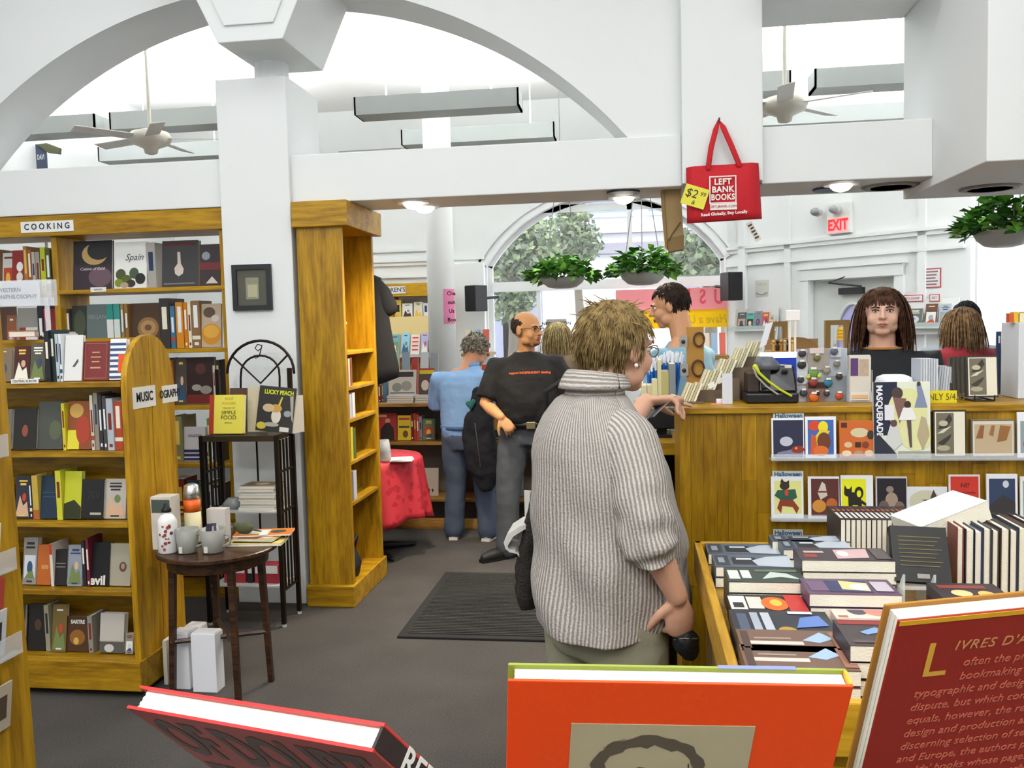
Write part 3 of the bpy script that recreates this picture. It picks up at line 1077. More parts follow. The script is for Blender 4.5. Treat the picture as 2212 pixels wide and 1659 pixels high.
cook = 'cooking case upper shelf'
dsk = '#2e2a2b'
G = 'cookbooks in the wall case'
shelf_row('cooking case top shelf', CY + .06, cz[0], [
 (-40, -5, 540, 's', '#8a5b34'), (0, 24, 545, 'f', '#c8c8c4', 'pale grey cookbook with plaid print'), (20, 48, 540, 'f', '#8e2f2c', 'red cookbook with white plates on its cover', [('e', .6, .6, .25, .12, '#e8e6e2'), ('e', .6, .35, .25, .12, '#d9d5d0')]),
 (49, 57, 533, 's', '#a8743a'), (58, 66, 540, 's', '#9d5a2a'), (67, 74, 545, 's', '#b3afa6'), (75, 84, 545, 's', '#a09a8e'), (85, 96, 535, 's', '#b6c024', 'lime yellow cookbook standing spine out'), (97, 107, 540, 's', '#545a2e'),
 (152, 236, 520, 'f', '#2b2a2d', 'black cookbook with a moon shaped croissant on its cover', [('e', .55, .72, .33, .22, '#b99a62'), ('e', .66, .8, .3, .2, '#2b2a2d'), ('r', .0, .0, 1, .5, '#3a2f38'), ('e', .7, .25, .3, .2, '#6a5560')], [('Cuisine of Gold', .085, .5, .42, '#d8d4d4', {'shear': .2})]),
 (243, 312, 522, 'f', '#e6e7e4', 'white cookbook with green figs titled Spain', [('e', .18, .3, .16, .12, '#4c5634'), ('e', .6, .32, .15, .12, '#4a5a44'), ('e', .36, .18, .17, .11, '#55652b'), ('e', .8, .2, .16, .12, '#2d2f2c'), ('e', .12, .12, .13, .09, '#7a8a2e'), ('e', .5, .1, .15, .08, '#3c3330'), ('e', .3, .07, .13, .06, '#b39a86')], [('Spain', .2, .6, .66, '#4a4f5a', {'shear': .35})]),
 (314, 334, 525, 's', '#a9a6a0', 'grey cookbook standing spine out'),
 (345, 424, 520, 'f', '#3f3e40', 'charcoal cookbook with a pale bottle on its cover', [('p', [(.42, .75), (.5, .75), (.52, .5), (.6, .38), (.58, .28), (.46, .22), (.36, .28), (.34, .4), (.43, .5)], '#cfc2b8'), ('r', .05, .88, .9, .95, '#5c2a2d'), ('r', .05, .05, .9, .08, '#77767a')]),
 (427, 472, 527, 'f', '#3a2f31', 'dark cookbook with maroon band and white crumbs', [('e', .3, .72, .2, .1, '#8d97a0'), ('r', 0, .38, 1, .56, '#6e2c2f'), ('p', [(.3, .05), (.6, .22), (.9, .05)], '#cfc5be')]),
], .2, G, 11, lean=6, fill=-360)
shelf_row('cooking case second shelf', CY + .05, cz[1], [
 (-30, -4, 660, 's', '#6a4a3a'), (10, 30, 680, 'f', '#8a5436'), (32, 78, 665, 'f', '#8f8c88', 'grey cookbook with white blocks on its cover', [('r', .3, .25, .95, .4, '#e5e3df'), ('r', .3, .45, .95, .55, '#d5d2cc'), ('r', .1, .15, .4, .55, '#7c4630')]), (79, 92, 660, 's', '#222226'), (93, 103, 668, 's', '#d05a6e', 'pink cookbook standing spine out'),
 (127, 132, 682, 's', '#d9cf2c', 'yellow cookbook standing spine out'), (132, 141, 672, 's', '#242428'), (141, 150, 668, 's', '#3a3a3e'), (150, 181, 660, 'f', '#31352e', 'dark green cookbook with a round plate on its cover', [('e', .55, .6, .42, .3, '#47513f')]),
 (182, 228, 657, 'f', '#63706f', 'slate cookbook titled VEGAN', [('e', .6, .12, .25, .07, '#3a4632')], [('VEGAN', .13, .5, .72, '#93a09d')]),
 (229, 243, 657, 's', '#2f8f84', 'teal cookbook standing spine out', [('r', 0, 0, 1, .66, '#dfe4df')]), (244, 257, 657, 's', '#37938a', 'teal cookbook standing spine out', [('r', 0, 0, 1, .66, '#d9dfdb')]),
 (258, 266, 657, 's', '#a9844f'), (267, 275, 657, 's', '#8f6a3c'), (277, 341, 655, 'f', '#4a3524', 'brown cookbook with a round loaf on its cover', [('e', .6, .45, .36, .24, '#8d6a42'), ('e', .6, .46, .26, .16, '#a98655'), ('e', .6, .46, .12, .07, '#6f4e2e')]),
 (343, 364, 645, 's', '#3a3433', 'black cookbook standing spine out'), (366, 376, 662, 's', '#3f6f8e'), (378, 394, 654, 's', '#d58a1e', 'orange cookbook standing spine out'), (395, 403, 654, 's', '#c97a16', 'orange cookbook standing spine out'), (404, 411, 652, 's', '#e9e2c4'), (412, 430, 650, 's', '#8a6844'),
 (431, 474, 655, 'f', '#b9a58c', 'tan cookbook with a golden cheese on its cover', [('e', .5, .3, .5, .24, '#c98a2c'), ('e', .5, .36, .4, .15, '#dba63f'), ('e', .4, .8, .3, .12, '#5c4a3c'), ('e', .7, .66, .2, .08, '#c9c2b8')]),
], .2, G, 12, lean=5, fill=-360)
shelf_row('cooking case third shelf', CY + .05, cz[2], [
 (330, 352, 775, 's', '#3f2a22'), (353, 374, 780, 's', '#7a4a2a'), (375, 398, 772, 'f', '#4a423c', 'shrink wrapped dark cookbook'), (400, 458, 772, 'f', '#33201f', 'dark maroon cookbook with a white goose on its cover', [('e', .35, .35, .18, .07, '#9a948c'), ('e', .7, .3, .22, .09, '#8d867e'), ('r', 0, 0, 1, .2, '#6e2522'), ('e', .5, .75, .2, .12, '#54302a')]), (459, 464, 790, 's', '#c9c4ba'), (465, 473, 778, 's', '#2c2b30'),
], .2, G, 13, lean=5)
shelf_row('cooking case fourth shelf', CY + .05, cz[3], [
 (340, 366, 905, 's', '#6a3a2a'), (368, 392, 900, 's', '#7d7a52'), (394, 441, 922, 'f', '#c9c6c8', 'pale lilac cookbook with navy scalloped stripes titled miette', [('r', 0, .02, 1, .1, '#2e3158'), ('r', 0, .14, 1, .22, '#2e3158'), ('r', 0, .26, 1, .34, '#2e3158')], [('miette', .16, .5, .75, '#5a5a66', {'shear': .2})]), (446, 452, 905, 's', '#6f8a3a'), (454, 462, 910, 's', '#dadad6'), (464, 474, 915, 's', '#3a3f30'),
], .2, G, 14, lean=5)
shelf_row('cooking case fifth shelf', CY + .05, cz[4], [
 (350, 372, 1040, 's', '#3c4a3a'), (374, 398, 1035, 's', '#6b2d25'), (400, 428, 1038, 'f', '#2b3a4a'), (430, 444, 1045, 's', '#4c7a3a', 'green cookbook standing spine out'), (446, 456, 1050, 's', '#d8d8d2'), (458, 474, 1048, 's', '#2f3b34'),
], .2, G, 15, lean=5)
shelf_row('cooking case sixth shelf', CY + .05, cz[5], [
 (418, 440, 1195, 's', '#8c9096'), (442, 462, 1190, 's', '#44434a'), (464, 474, 1200, 's', '#a33a34'),
], .2, G, 16, lean=5)
# ------------------------------------------------------------------ music / biography gondola
GY0, GYM, GY1 = 3.50, 3.71, 3.92
GXR = at_y(302, 1440, GY0).x
GXL = -3.55
gz = [at_y(200, y, GY0 + .015).z for y in (825, 976, 1128, 1275, 1420)]
t = thing('music_bookcase', 'low double sided pine gondola with rounded end panels marked MUSIC', 'bookcase', (-2.85, 3.71, 0))
ztop = at_y(327, 722, GYM).z
zsh = at_y(262, 835, GY0).z

def end_panel(y0, y1, sgn, xa, xb):
 """Board in the end plane whose outer upper corner is a quarter curve."""
 if sgn > 0:
  pts = [(y0, .02), (y1, .02), (y1, ztop)]
  pts += [(y1 - (y1 - y0 - .0) * math.sin(k * PI / 16) * .99, zsh + (ztop - zsh) * math.cos(k * PI / 16)) for k in range(1, 9)]
 else:
  pts = [(y1, .02), (y0, .02), (y0, ztop)]
  pts += [(y0 + (y1 - y0) * math.sin(k * PI / 16) * .99, zsh + (ztop - zsh) * math.cos(k * PI / 16)) for k in range(1, 9)]
 return MB().prism([(xa, y, z) for y, z in pts], (xb - xa, 0, 0))

PINE_E = wood('#93690c', '#c8991c', 'Z', .8)
for xa, xb in ((GXR - .028, GXR), (GXL, GXL + .028)):
 end_panel(GY0 + .012, GYM - .004, 1, xa, xb).build('end_panel', PINE_E, t, bevel=.003)
 end_panel(GYM + .004, GY1 - .012, -1, xa, xb).build('end_panel', PINE_E, t, bevel=.003)
for i, z in enumerate(gz):
 MB().box(GXL + .028, GY0 + .01, z - .024, GXR - .028, GYM - .012, z).build('shelf', OAK_X, t, bevel=.003)
 MB().box(GXL + .028, GYM + .012, z - .024, GXR - .028, GY1 - .01, z).build('shelf', OAK_X, t, bevel=.003)
MB().box(GXL + .028, GYM - .012, .14, GXR - .028, GYM + .012, ztop - .012).build('back_board', OAK_X, t)
bz = at_y(302, 1432, GY0 - .02).z
MB().box(GXL - .012, GY0 - .02, .035, GXR + .014, GY0 + .012, bz).box(GXL - .012, GY1 - .012, .035, GXR + .014, GY1 + .02, bz).box(GXR, GY0 + .012, .035, GXR + .014, GY1 - .012, bz).box(GXL - .012, GY0 + .012, .035, GXL, GY1 - .012, bz).build('base', OAK_X, t, bevel=.004)
MB().box(GXL + .05, GY0 + .06, 0, GXR - .05, GY1 - .06, .035).build('toe_kick', mat('#15130f', .9), t)

def end_sign(label, body, px0, px1, py0, py1, bold=.0012):
 a, b = at_x(px0, py0, GXR), at_x(px1, py1, GXR)
 s = thing('sign_placard', label, 'sign', (GXR, (a.y + b.y) / 2, (a.z + b.z) / 2))
 MB().box(GXR + .0005, a.y, b.z, GXR + .003, b.y, a.z).build('card', mat('#ece9df', .7), s)
 text(body, (a.z - b.z) * .62, INK, s, frame((GXR + .004, (a.y + b.y) / 2, (a.z + b.z) / 2), (0, 1, 0), (0, 0, 1)), bold=bold, squeeze=.8)

end_sign('white MUSIC sign on the nearer gondola end panel', 'MUSIC', 285, 336, 838, 876)
end_sign('white section sign ending in OGRAPHY on the farther gondola end panel', 'OGRAPHY', 349, 383, 834, 866)
# clear sign holder on top of the gondola
a, b = at_y(-70, 610, GYM), at_y(123, 660, GYM)
t = thing('sign_holder', 'clear acrylic holder with WESTERN RELIGION PHILOSOPHY card on the gondola', 'sign', ((a.x + b.x) / 2, GYM, ztop))
MB().box(a.x, GYM - .03, b.z, b.x, GYM - .027, a.z).box(a.x, GYM + .004, b.z, b.x, GYM + .007, a.z).box(b.x - .003, GYM - .03, b.z, b.x, GYM + .007, a.z).build('acrylic_sleeve', clear('#f4f6fa', .75, .06), t)
for x in (a.x + .03, b.x - .03):
 MB().box(x - .012, GYM - .028, ztop - .012, x + .012, GYM - .024, b.z + .002).build('acrylic_leg', clear('#f4f6fa', .6, .06), t)
c1 = at_y(92, 612, GYM)
MB().box(a.x, GYM - .024, b.z + .004, c1.x, GYM - .022, a.z - .004).build('card', mat('#dfe3ea', .7), t)
for body, py in (('WESTERN', 627), ('RELIGION/PHILOSOPHY', 642)):
 p_ = at_y(20, py, GYM - .025)
 text(body, .026, mat('#20263a', .6), t, Matrix.Translation((p_.x, GYM - .0255, p_.z)) @ Matrix.Rotation(PI / 2, 4, 'X'), bold=.0006)
placard('tiny white section label on the gondola top shelf edge', 'CENTRAL EUROPE', 25, 819, 84, 828, GY0 + .009, .014, ink='#3a3a40')

GB = 'books on the gondola'
gy = GY0 + .055
shelf_row('gondola top shelf', gy, gz[0], [
 (-70, -32, 740, 'f', '#5a4a3a'), (-30, 20, 752, 'f', '#7a6a58'), (24, 58, 748, 'f', '#4a2422', 'maroon book with a dark portrait'), (59, 92, 742, 'f', '#565248', 'brown and grey book with picture cover'), (94, 104, 716, 's', '#23252a'), (105, 116, 714, 's', '#2a3a38', 'dark green black book standing spine out'), (117, 124, 722, 's', '#b8c4d0', 'pale blue book standing spine out'), (125, 131, 722, 's', '#dfe3e6'),
 (132, 171, 724, 'f', '#dcdcda', 'white book with a feather on its cover', [('p', [(.45, .3), (.75, .48), (.8, .42), (.6, .3)], '#4c5350')]),
 (173, 229, 738, 'f', '#7a3233', 'maroon book with gold lettering', [('r', .08, .05, .92, .06, '#b08a5a'), ('r', .08, .94, .92, .95, '#b08a5a'), ('r', .08, .05, .09, .95, '#b08a5a'), ('r', .91, .05, .92, .95, '#b08a5a'), ('r', .35, .7, .65, .73, '#c49a6a'), ('r', .3, .58, .7, .61, '#c49a6a'), ('r', .35, .46, .65, .49, '#c49a6a'), ('r', .3, .3, .7, .34, '#c49a6a')]),
 (231, 266, 732, 'f', '#e9eaec', 'navy and white striped book with an orange label', [('r', 0, .03 + k * .135, 1, .09 + k * .135, '#3c4f7c') for k in range(7)] + [('r', .55, .18, 1, .62, '#e2572a')]),
], .13, GB, 21, lean=9, fill=-330)
shelf_row('gondola second shelf', gy, gz[1], [
 (-60, -20, 880, 'f', '#33302f'), (-18, 18, 885, 'f', '#6c6a66'), (22, 72, 882, 'f', '#26231f', 'black book with a small red oval', [('e', .5, .45, .13, .14, '#8e4a3c')]), (74, 128, 868, 'f', '#4a4c48', 'charcoal book with blurred green cover', [('e', .7, .4, .25, .2, '#59614a')]), (131, 138, 872, 's', '#cfc22c', 'yellow book standing spine out'),
 (139, 190, 868, 'f', '#8a4a2a', 'yellow and red book with a lion like picture', [('r', 0, 0, .5, .4, '#d9cf3a'), ('e', .65, .4, .3, .3, '#a8402c'), ('e', .35, .8, .3, .15, '#bf9a50')]), (192, 199, 855, 's', '#c9c2b2'), (200, 209, 850, 's', '#8d8578'), (210, 218, 853, 's', '#3a3a40'), (219, 227, 856, 's', '#4a4640'), (228, 242, 862, 's', '#aeb6c0', 'silver grey book standing spine out'), (244, 262, 868, 's', '#b0472c', 'orange red book standing spine out'),
], .13, GB, 22, lean=9, fill=-330)
shelf_row('gondola third shelf', gy, gz[2], [
 (-40, 10, 1030, 'f', '#3a3f4c'), (26, 58, 1030, 'f', '#2c2f38', 'charcoal blue book'), (60, 66, 1030, 's', '#2b2f3c'), (67, 80, 1028, 's', '#c2a64a', 'yellow book with an orange base standing spine out', [('r', 0, 0, 1, .22, '#b0622a')]), (81, 116, 1030, 'f', '#1f3144', 'navy book with faint lettering', [('r', .1, .5, .9, .52, '#35506c'), ('r', .1, .6, .9, .62, '#35506c')]), (118, 130, 1018, 's', '#c9c83a', 'lime yellow book standing spine out'), (131, 168, 1020, 'f', '#bcbf2c', 'lime yellow book with a dark green hill', [('p', [(0, 0), (1, 0), (1, .25), (.6, .4), (0, .32)], '#2e3318')]),
 (170, 218, 1038, 'f', '#1d1c1e', 'black book with a faded number', [('r', .4, .1, .9, .16, '#b5ad9a')], [('200', .24, .55, .6, '#35353a')]), (220, 267, 1036, 'f', '#b8b1a8', 'plain pale grey book'),
], .13, GB, 23, lean=9, fill=-300)
shelf_row('gondola fourth shelf', gy, gz[3], [
 (-30, 20, 1180, 'f', '#4c4a48'), (42, 72, 1165, 'f', '#8d8880', 'grey book with faint lettering'), (74, 104, 1180, 'f', '#b45f22', 'orange book with pale title', [('r', .3, .4, .8, .5, '#c98a50')]), (105, 112, 1176, 's', '#d8d0c4', 'pale book with a red top standing spine out', [('r', 0, .75, 1, 1, '#b8402c')]), (113, 138, 1190, 'f', '#241f20', 'black book with red edge', [('r', .1, .6, .9, .63, '#7a7470'), ('r', .1, .5, .9, .53, '#7a7470')]), (140, 172, 1180, 'f', '#8b919c', 'blue grey book with a silver cover'), (174, 182, 1170, 's', '#2d2c30'), (183, 190, 1165, 's', '#6a2434'),
 (192, 230, 1175, 'f', '#141315', 'black book with white evil lettering', [], [('evil', .3, .35, .12, '#dcd8d0', {'bold': .002})]), (232, 277, 1178, 'f', '#a39c8a', 'khaki book with a small round portrait', [('e', .62, .45, .18, .12, '#5c4438'), ('e', .62, .46, .09, .07, '#a98a70')]),
], .13, GB, 24, lean=9, fill=-270)
shelf_row('gondola bottom shelf', gy, gz[4], [
 (-10, 44, 1310, 'f', '#39352f'), (53, 92, 1308, 'f', '#1e1a19', 'black book with a dim portrait', [('e', .55, .55, .2, .12, '#4a3528')]), (94, 104, 1308, 's', '#97937a'), (105, 136, 1310, 'f', '#6e5a2c', 'olive brown book with plain cover'),
 (138, 186, 1335, 'f', '#4a2f1c', 'brown book with white SARTRE title', [('e', .5, .4, .35, .22, '#8a5a22'), ('e', .45, .3, .12, .1, '#c9a24a'), ('r', .06, .76, .94, .93, '#3a2a20')], [('SARTRE', .15, .5, .84, '#d9d4c8', {'bold': .001, 'squeeze': .85})]), (188, 198, 1332, 's', '#8d8a80'),
 (210, 262, 1328, 'f', '#a9a39a', 'white and grey book with photo below', [('r', 0, 0, 1, .28, '#57534f'), ('e', .4, .12, .2, .1, '#c9c4bc'), ('r', .0, .3, 1, .98, '#b9b3aa')]), (268, 286, 1370, 'f', '#8f887e', 'small grey book'),
], .13, GB, 25, lean=9, fill=-240)
# book lying across the top of the gondola
p_ = at_y(48, 740, GYM)
book(Matrix.Translation((p_.x, GYM - .09, ztop + .001)) @ Matrix.Rotation(.5, 4, 'Z') @ Matrix.Rotation(-PI / 2, 4, 'X') @ Matrix.Translation((0, -.03, 0)), .11, .14, .03, '#c4442c', 'red book lying flat on top of the gondola', None, None, True)
p_ = at_y(110, 720, GYM)
book(Matrix.Translation((p_.x, GYM - .06, ztop + .001)) @ Matrix.Rotation(.3, 4, 'Z') @ Matrix.Rotation(-PI / 2, 4, 'X') @ Matrix.Translation((0, -.02, 0)), .1, .14, .02, '#d8d4c8', 'white book lying flat on top of the gondola', None, None, False)

# ------------------------------------------------------------------ card rack at the very left edge
rk = thing('card_rack', 'wooden upright card rack with clear pockets at the left edge', 'rack', (-1.42, 1.95, 0))
# a pine board seen edge on; its face carries pockets
RX = at_y(12, 1200, 2.35).x
e0, e1 = at_y(-14, 640, 2.35), at_y(66, 1659, 2.35)
MB().prism([(at_y(-40, 700, 2.4).x, 2.4, e0.z), (at_y(2, 700, 2.4).x, 2.4, e0.z), (at_y(2, 700, 2.4).x + .028, 2.4, 0), (at_y(-40, 700, 2.4).x + .02, 2.4, 0)], (0, -.34, 0)).build('board', PINE_Z, rk)
xb = at_y(2, 700, 2.4).x
for i, (py, colr, d) in enumerate(((950, '#d7d9dc', 'white'), (1040, '#c9ccd2', 'pale grey'), (1210, '#e6e6e8', 'white'), (1330, '#b8483a', 'red'), (1400, '#d8d8d8', 'white'), (1560, '#c2b6a0', 'tan'))):
 z = at_y(20, py, 2.2).z
 x0 = xb + .012 * (1 - z / 1.5)
 if i % 2 == 0:
  MB().box(x0 + .012, 2.1, z - .066, x0 + .045, 2.34, z - .061).box(x0 + .043, 2.1, z - .066, x0 + .045, 2.34, z).build('pocket', clear('#eef2f6', .7, .05), rk)
 c = thing('greeting_card', '%s greeting card in a clear pocket of the edge rack, %s from top' % (d, ORD[i]), 'card', (x0 + .02, 2.2, z))
 MB().box(-.002, -.07, -.055, .002, .07, .085, M=Matrix.Translation((x0 + .03, 2.22, z)) @ Matrix.Rotation(.12, 4, 'Y')).build('card_front', mat(colr, .5), c)
 MB().box(.002, -.05, -.02, .003, .05, .05, M=Matrix.Translation((x0 + .03, 2.22, z)) @ Matrix.Rotation(.12, 4, 'Y')).build('picture', mat(['#6a707c', '#3a4660', '#a9543c', '#efe9dc', '#2c3138', '#5a4a38'][i], .5), c)

# ------------------------------------------------------------------ black metal etagere
EX0, EX1, EY0, EY1 = -2.33, -1.885, 4.42, 4.66
ez = [at_y(530, 942, EY0).z, at_y(560, 1103, EY0 + .05).z, at_y(540, 1262, EY0 + .05).z]
t = thing('metal_etagere', 'dark metal etagere shelf with an arched wire back', 'shelf', ((EX0 + EX1) / 2, (EY0 + EY1) / 2, 0))
bar = .022
for x in (EX0, EX1 - bar):
 for y in (EY0, EY1 - bar):
  zt_ = ez[0] if y == EY0 else at_y(500, 797, EY1).z
  MB().box(x, y, .015, x + bar, y + bar, zt_).build('leg', DARKMETAL, t)
  MB().lathe([(.012, 0), (.012, .015)], (x + .011, y + .011, 0), 10).build('foot', mat('#cfcac2', .5), t)
MB().box(EX0 + bar, EY0, ez[0] - .03, EX1 - bar, EY1 - bar, ez[0]).build('top_shelf', mat('#3a2f22', .4), t)
for z in ez[1:]:
 MB().box(EX0 + bar, EY0 + bar, z - .008, EX1 - bar, EY1 - bar, z).build('shelf', mat('#c9ccca', .2), t)
for x in (EX0 + .006, EX1 - bar + .006):
 for k in range(4):
  y = EY0 + bar + .03 + k * .045
  MB().box(x, y, ez[2] - .02, x + .009, y + .009, ez[0] - .03).build('side_slat', DARKMETAL, t)
 for z in (ez[1] - .012, ez[2] - .03, (ez[0] + ez[1]) / 2):
  MB().box(x, EY0 + bar, z, x + .01, EY1 - bar, z + .012).build('side_rail', DARKMETAL, t)
MB().box((EX0 + EX1) / 2 - .004, EY1 - .012, ez[2], (EX0 + EX1) / 2 + .004, EY1 - .004, ez[0] - .03).build('back_rod', DARKMETAL, t)

def wire(pts, r=.006, nm='wire', n=8):
 return MB().tube([at_y(x, y, EY1 - .012) for x, y in pts], r, n).build(nm, DARKMETAL, t, smooth=True)

wire([(563 - 72 * math.cos(k * PI / 16), 805 - 69 * math.sin(k * PI / 16)) for k in range(17)], .008, 'back_arch')
wire([(520, 838), (520, 815)] + [(562 - 42 * math.cos(k * PI / 12), 808 - 40 * math.sin(k * PI / 12)) for k in range(1, 12)] + [(604, 815), (604, 838)], .006, 'inner_arch')
wire([(502, 770), (563, 828), (620, 768)], .006, 'back_chevron')
wire([(566, 746), (556, 744), (551, 752), (557, 758), (565, 752), (566, 745), (560, 770), (552, 774), (549, 768)], .003, 'letter_g', 6)

# things on the etagere
yb = EY0 + .05
a, b = at_y(447, 857, yb), at_y(525, 936, yb)
sm = [('r', 0, 0, .14, 1, '#a83a22')]
book(Matrix.Translation((a.x, yb, ez[0] + .008)) @ Matrix.Rotation(-.16, 4, 'X'), b.x - a.x, a.z - ez[0], .03, '#e9dc58', 'yellow cookbook with red spine titled SIMPLE FOOD on the etagere', sm,
  [('ALICE', .09, .57, .9, '#c9b23a'), ('WATERS', .1, .57, .78, '#c9b23a'), ('THE ART OF', .06, .57, .66, '#a99a3a'), ('SIMPLE', .13, .57, .54, '#4a4a2c'), ('FOOD', .15, .57, .41, '#4a4a2c'), ('delicious', .06, .57, .28, '#6a6a3c')], True, name='cookbook')
a, b = at_y(527, 840, yb + .05), at_y(572, 936, yb + .05)
book(Matrix.Translation((a.x, yb + .07, ez[0] + .008)) @ Matrix.Rotation(-.14, 4, 'X'), b.x - a.x, a.z - ez[0], .016, '#c9bfa0', 'cream cookbook half hidden behind the magazine on the etagere', [('r', .55, .5, .95, .56, '#8a8468'), ('r', .6, .6, .9, .64, '#8a8468')], None, True, name='cookbook')
a, b = at_y(488, 842, yb + .07), at_y(528, 936, yb + .07)
book(Matrix.Translation((a.x, yb + .09, ez[0] + .008)) @ Matrix.Rotation(-.12, 4, 'X'), b.x - a.x, a.z - ez[0], .016, '#5a4038', 'brown cookbook behind the yellow one on the etagere', [('e', .7, .75, .2, .12, '#8e2f2c')], None, True, name='cookbook')
a, b = at_y(548, 838, yb + .02), at_y(628, 934, yb + .02)
book(Matrix.Translation((a.x, yb + .015, ez[0] + .024)) @ Matrix.Rotation(-.14, 4, 'X') @ Matrix.Rotation(.1, 4, 'Y'), .21, .245, .008, '#33312e', 'dark LUCKY PEACH magazine with an egg shaped dancer on the etagere',
  [('e', .52, .35, .13, .16, '#d8cfc0'), ('e', .5, .52, .16, .09, '#c99a4a'), ('p', [(.55, .6), (.62, .78), (.66, .78), (.6, .58)], '#d9c24a'), ('e', .82, .42, .1, .07, '#9aa0a4'), ('e', .3, .52, .16, .09, '#c9b28a'), ('e', .15, .12, .13, .08, '#c9b83a'), ('r', .65, .02, .9, .12, '#d9d6cc'), ('e', .42, .16, .2, .05, '#a9a49a')],
  [('LUCKY PEACH', .13, .54, .87, '#d8e02c', {'bold': .001, 'squeeze': .8})], name='magazine')
a = at_y(636, 936, yb)
book(frame((a.x - .015, yb + .02, ez[0] + .002), (.25, .95, 0), (-.9, .3, 0)) @ Matrix.Identity(4), .1, .2, .01, '#b9b4a8', 'pale folded leaflet standing at the etagere edge', None, None)
zz = ez[1]
for i in range(8):
 x0 = at_y(520 + (i % 3) * 2, 1090, EY0 + .08).x
 M = Matrix.Translation((x0, EY0 + .05 + (i % 2) * .008, zz + .0015 + i * .0165)) @ Matrix.Rotation(-PI / 2, 4, 'X') @ Matrix.Translation((0, -.015, 0))
 book(M, .205, .15, .015, ['#d9dce0', '#c9ced6', '#dfe1e3', '#d3d6da'][i % 4] if i < 7 else '#8d7f6a', 'white magazine, %s up in the etagere middle shelf stack' % ORD[i] if i < 7 else 'magazine with brown picture cover topping the etagere stack', [('r', .1, .2, .9, .8, '#6a5c48'), ('e', .5, .5, .2, .2, '#b9a88a')] if i == 7 else None, None, group='stacked magazines on the etagere', name='magazine')
x0 = at_y(486, 1095, EY0 + .1).x
g_ = thing('wrapped_bundle', 'crumpled grey plastic wrapped bundle beside the stacked magazines', 'bundle', (x0 + .04, EY0 + .1, zz))
MB().loft([(zz + .001, x0 + .04, EY0 + .1, .05, .04), (zz + .03, x0 + .045, EY0 + .1, .055, .045), (zz + .06, x0 + .05, EY0 + .1, .03, .03)], 12).build('bundle_body', mat('#8f9290', .25, bump=.6, scale=40), g_, smooth=True)
zz = ez[2]
for i, (p0, p1, c, d) in enumerate(((482, 530, '#b03a44', 'red and white box'), (532, 546, '#2b292c', 'black box'), (548, 602, '#a83440', 'red and white box'))):
 a, b = at_y(p0, 1195, EY0 + .07), at_y(p1, 1250, EY0 + .07)
 bx = thing('gift_box', '%s on the etagere bottom shelf, %s from left' % (d, ORD[i]), 'box', (a.x, EY0 + .07, zz))
 MB().box(a.x, EY0 + .07, zz + .001, b.x, EY0 + .16, zz + .1).build('box_body', mat(c, .5), bx)
 MB().box(a.x + .004, EY0 + .068, zz + .055, b.x - .004, EY0 + .0695, zz + .098).build('box_label', mat('#e6e4e2', .5), bx)

# ------------------------------------------------------------------ half-round dark side table
TX, TY, TR_ = -1.865, 3.665, .262
TZ = at_y(470, 1212, TY - TR_ + .01).z
t = thing('side_table', 'small round dark wooden side table with slim tapered legs', 'table', (TX, TY, 0))
DW = wood('#22140c', '#4a2f1c', 'X', 2.0, .35)
MB().lathe([(TR_ - .01, -.022), (TR_, -.016), (TR_, -.004), (TR_ - .006, 0)], (TX, TY, TZ), 40).build('tabletop', DW, t)
MB().lathe([(TR_ - .045, -.075), (TR_ - .04, -.022)], (TX, TY, TZ), 40).build('apron', DW, t)
legs = [(-2.05, 3.55), (-1.715, 3.49), (-1.665, 3.72), (-1.99, 3.87)]
for i, (x, y) in enumerate(legs):
 tx, ty = TX + (x - TX) * .88, TY + (y - TY) * .88
 MB().prism([(x - .011, y - .011, 0), (x + .011, y - .011, 0), (x + .011, y + .011, 0), (x - .011, y + .011, 0)], (0, 0, .001)).add([(x - .011, y - .011, 0), (x + .011, y - .011, 0), (x + .011, y + .011, 0), (x - .011, y + .011, 0), (tx - .014, ty - .014, TZ - .03), (tx + .014, ty - .014, TZ - .03), (tx + .014, ty + .014, TZ - .03), (tx - .014, ty + .014, TZ - .03)], [(0, 1, 5, 4), (1, 2, 6, 5), (2, 3, 7, 6), (3, 0, 4, 7), (4, 5, 6, 7)]).build('leg', DW, t)
for a, b in ((0, 2), (1, 3)):
 pa = Vector((legs[a][0], legs[a][1], .235))
 pb = Vector((legs[b][0], legs[b][1], .235))
 MB().tube([pa, (pa + pb) / 2, pb], .011, 6, caps=False).build('cross_stretcher', DW, t)

def on_table(px, py):
 return at_z(px, py, TZ)

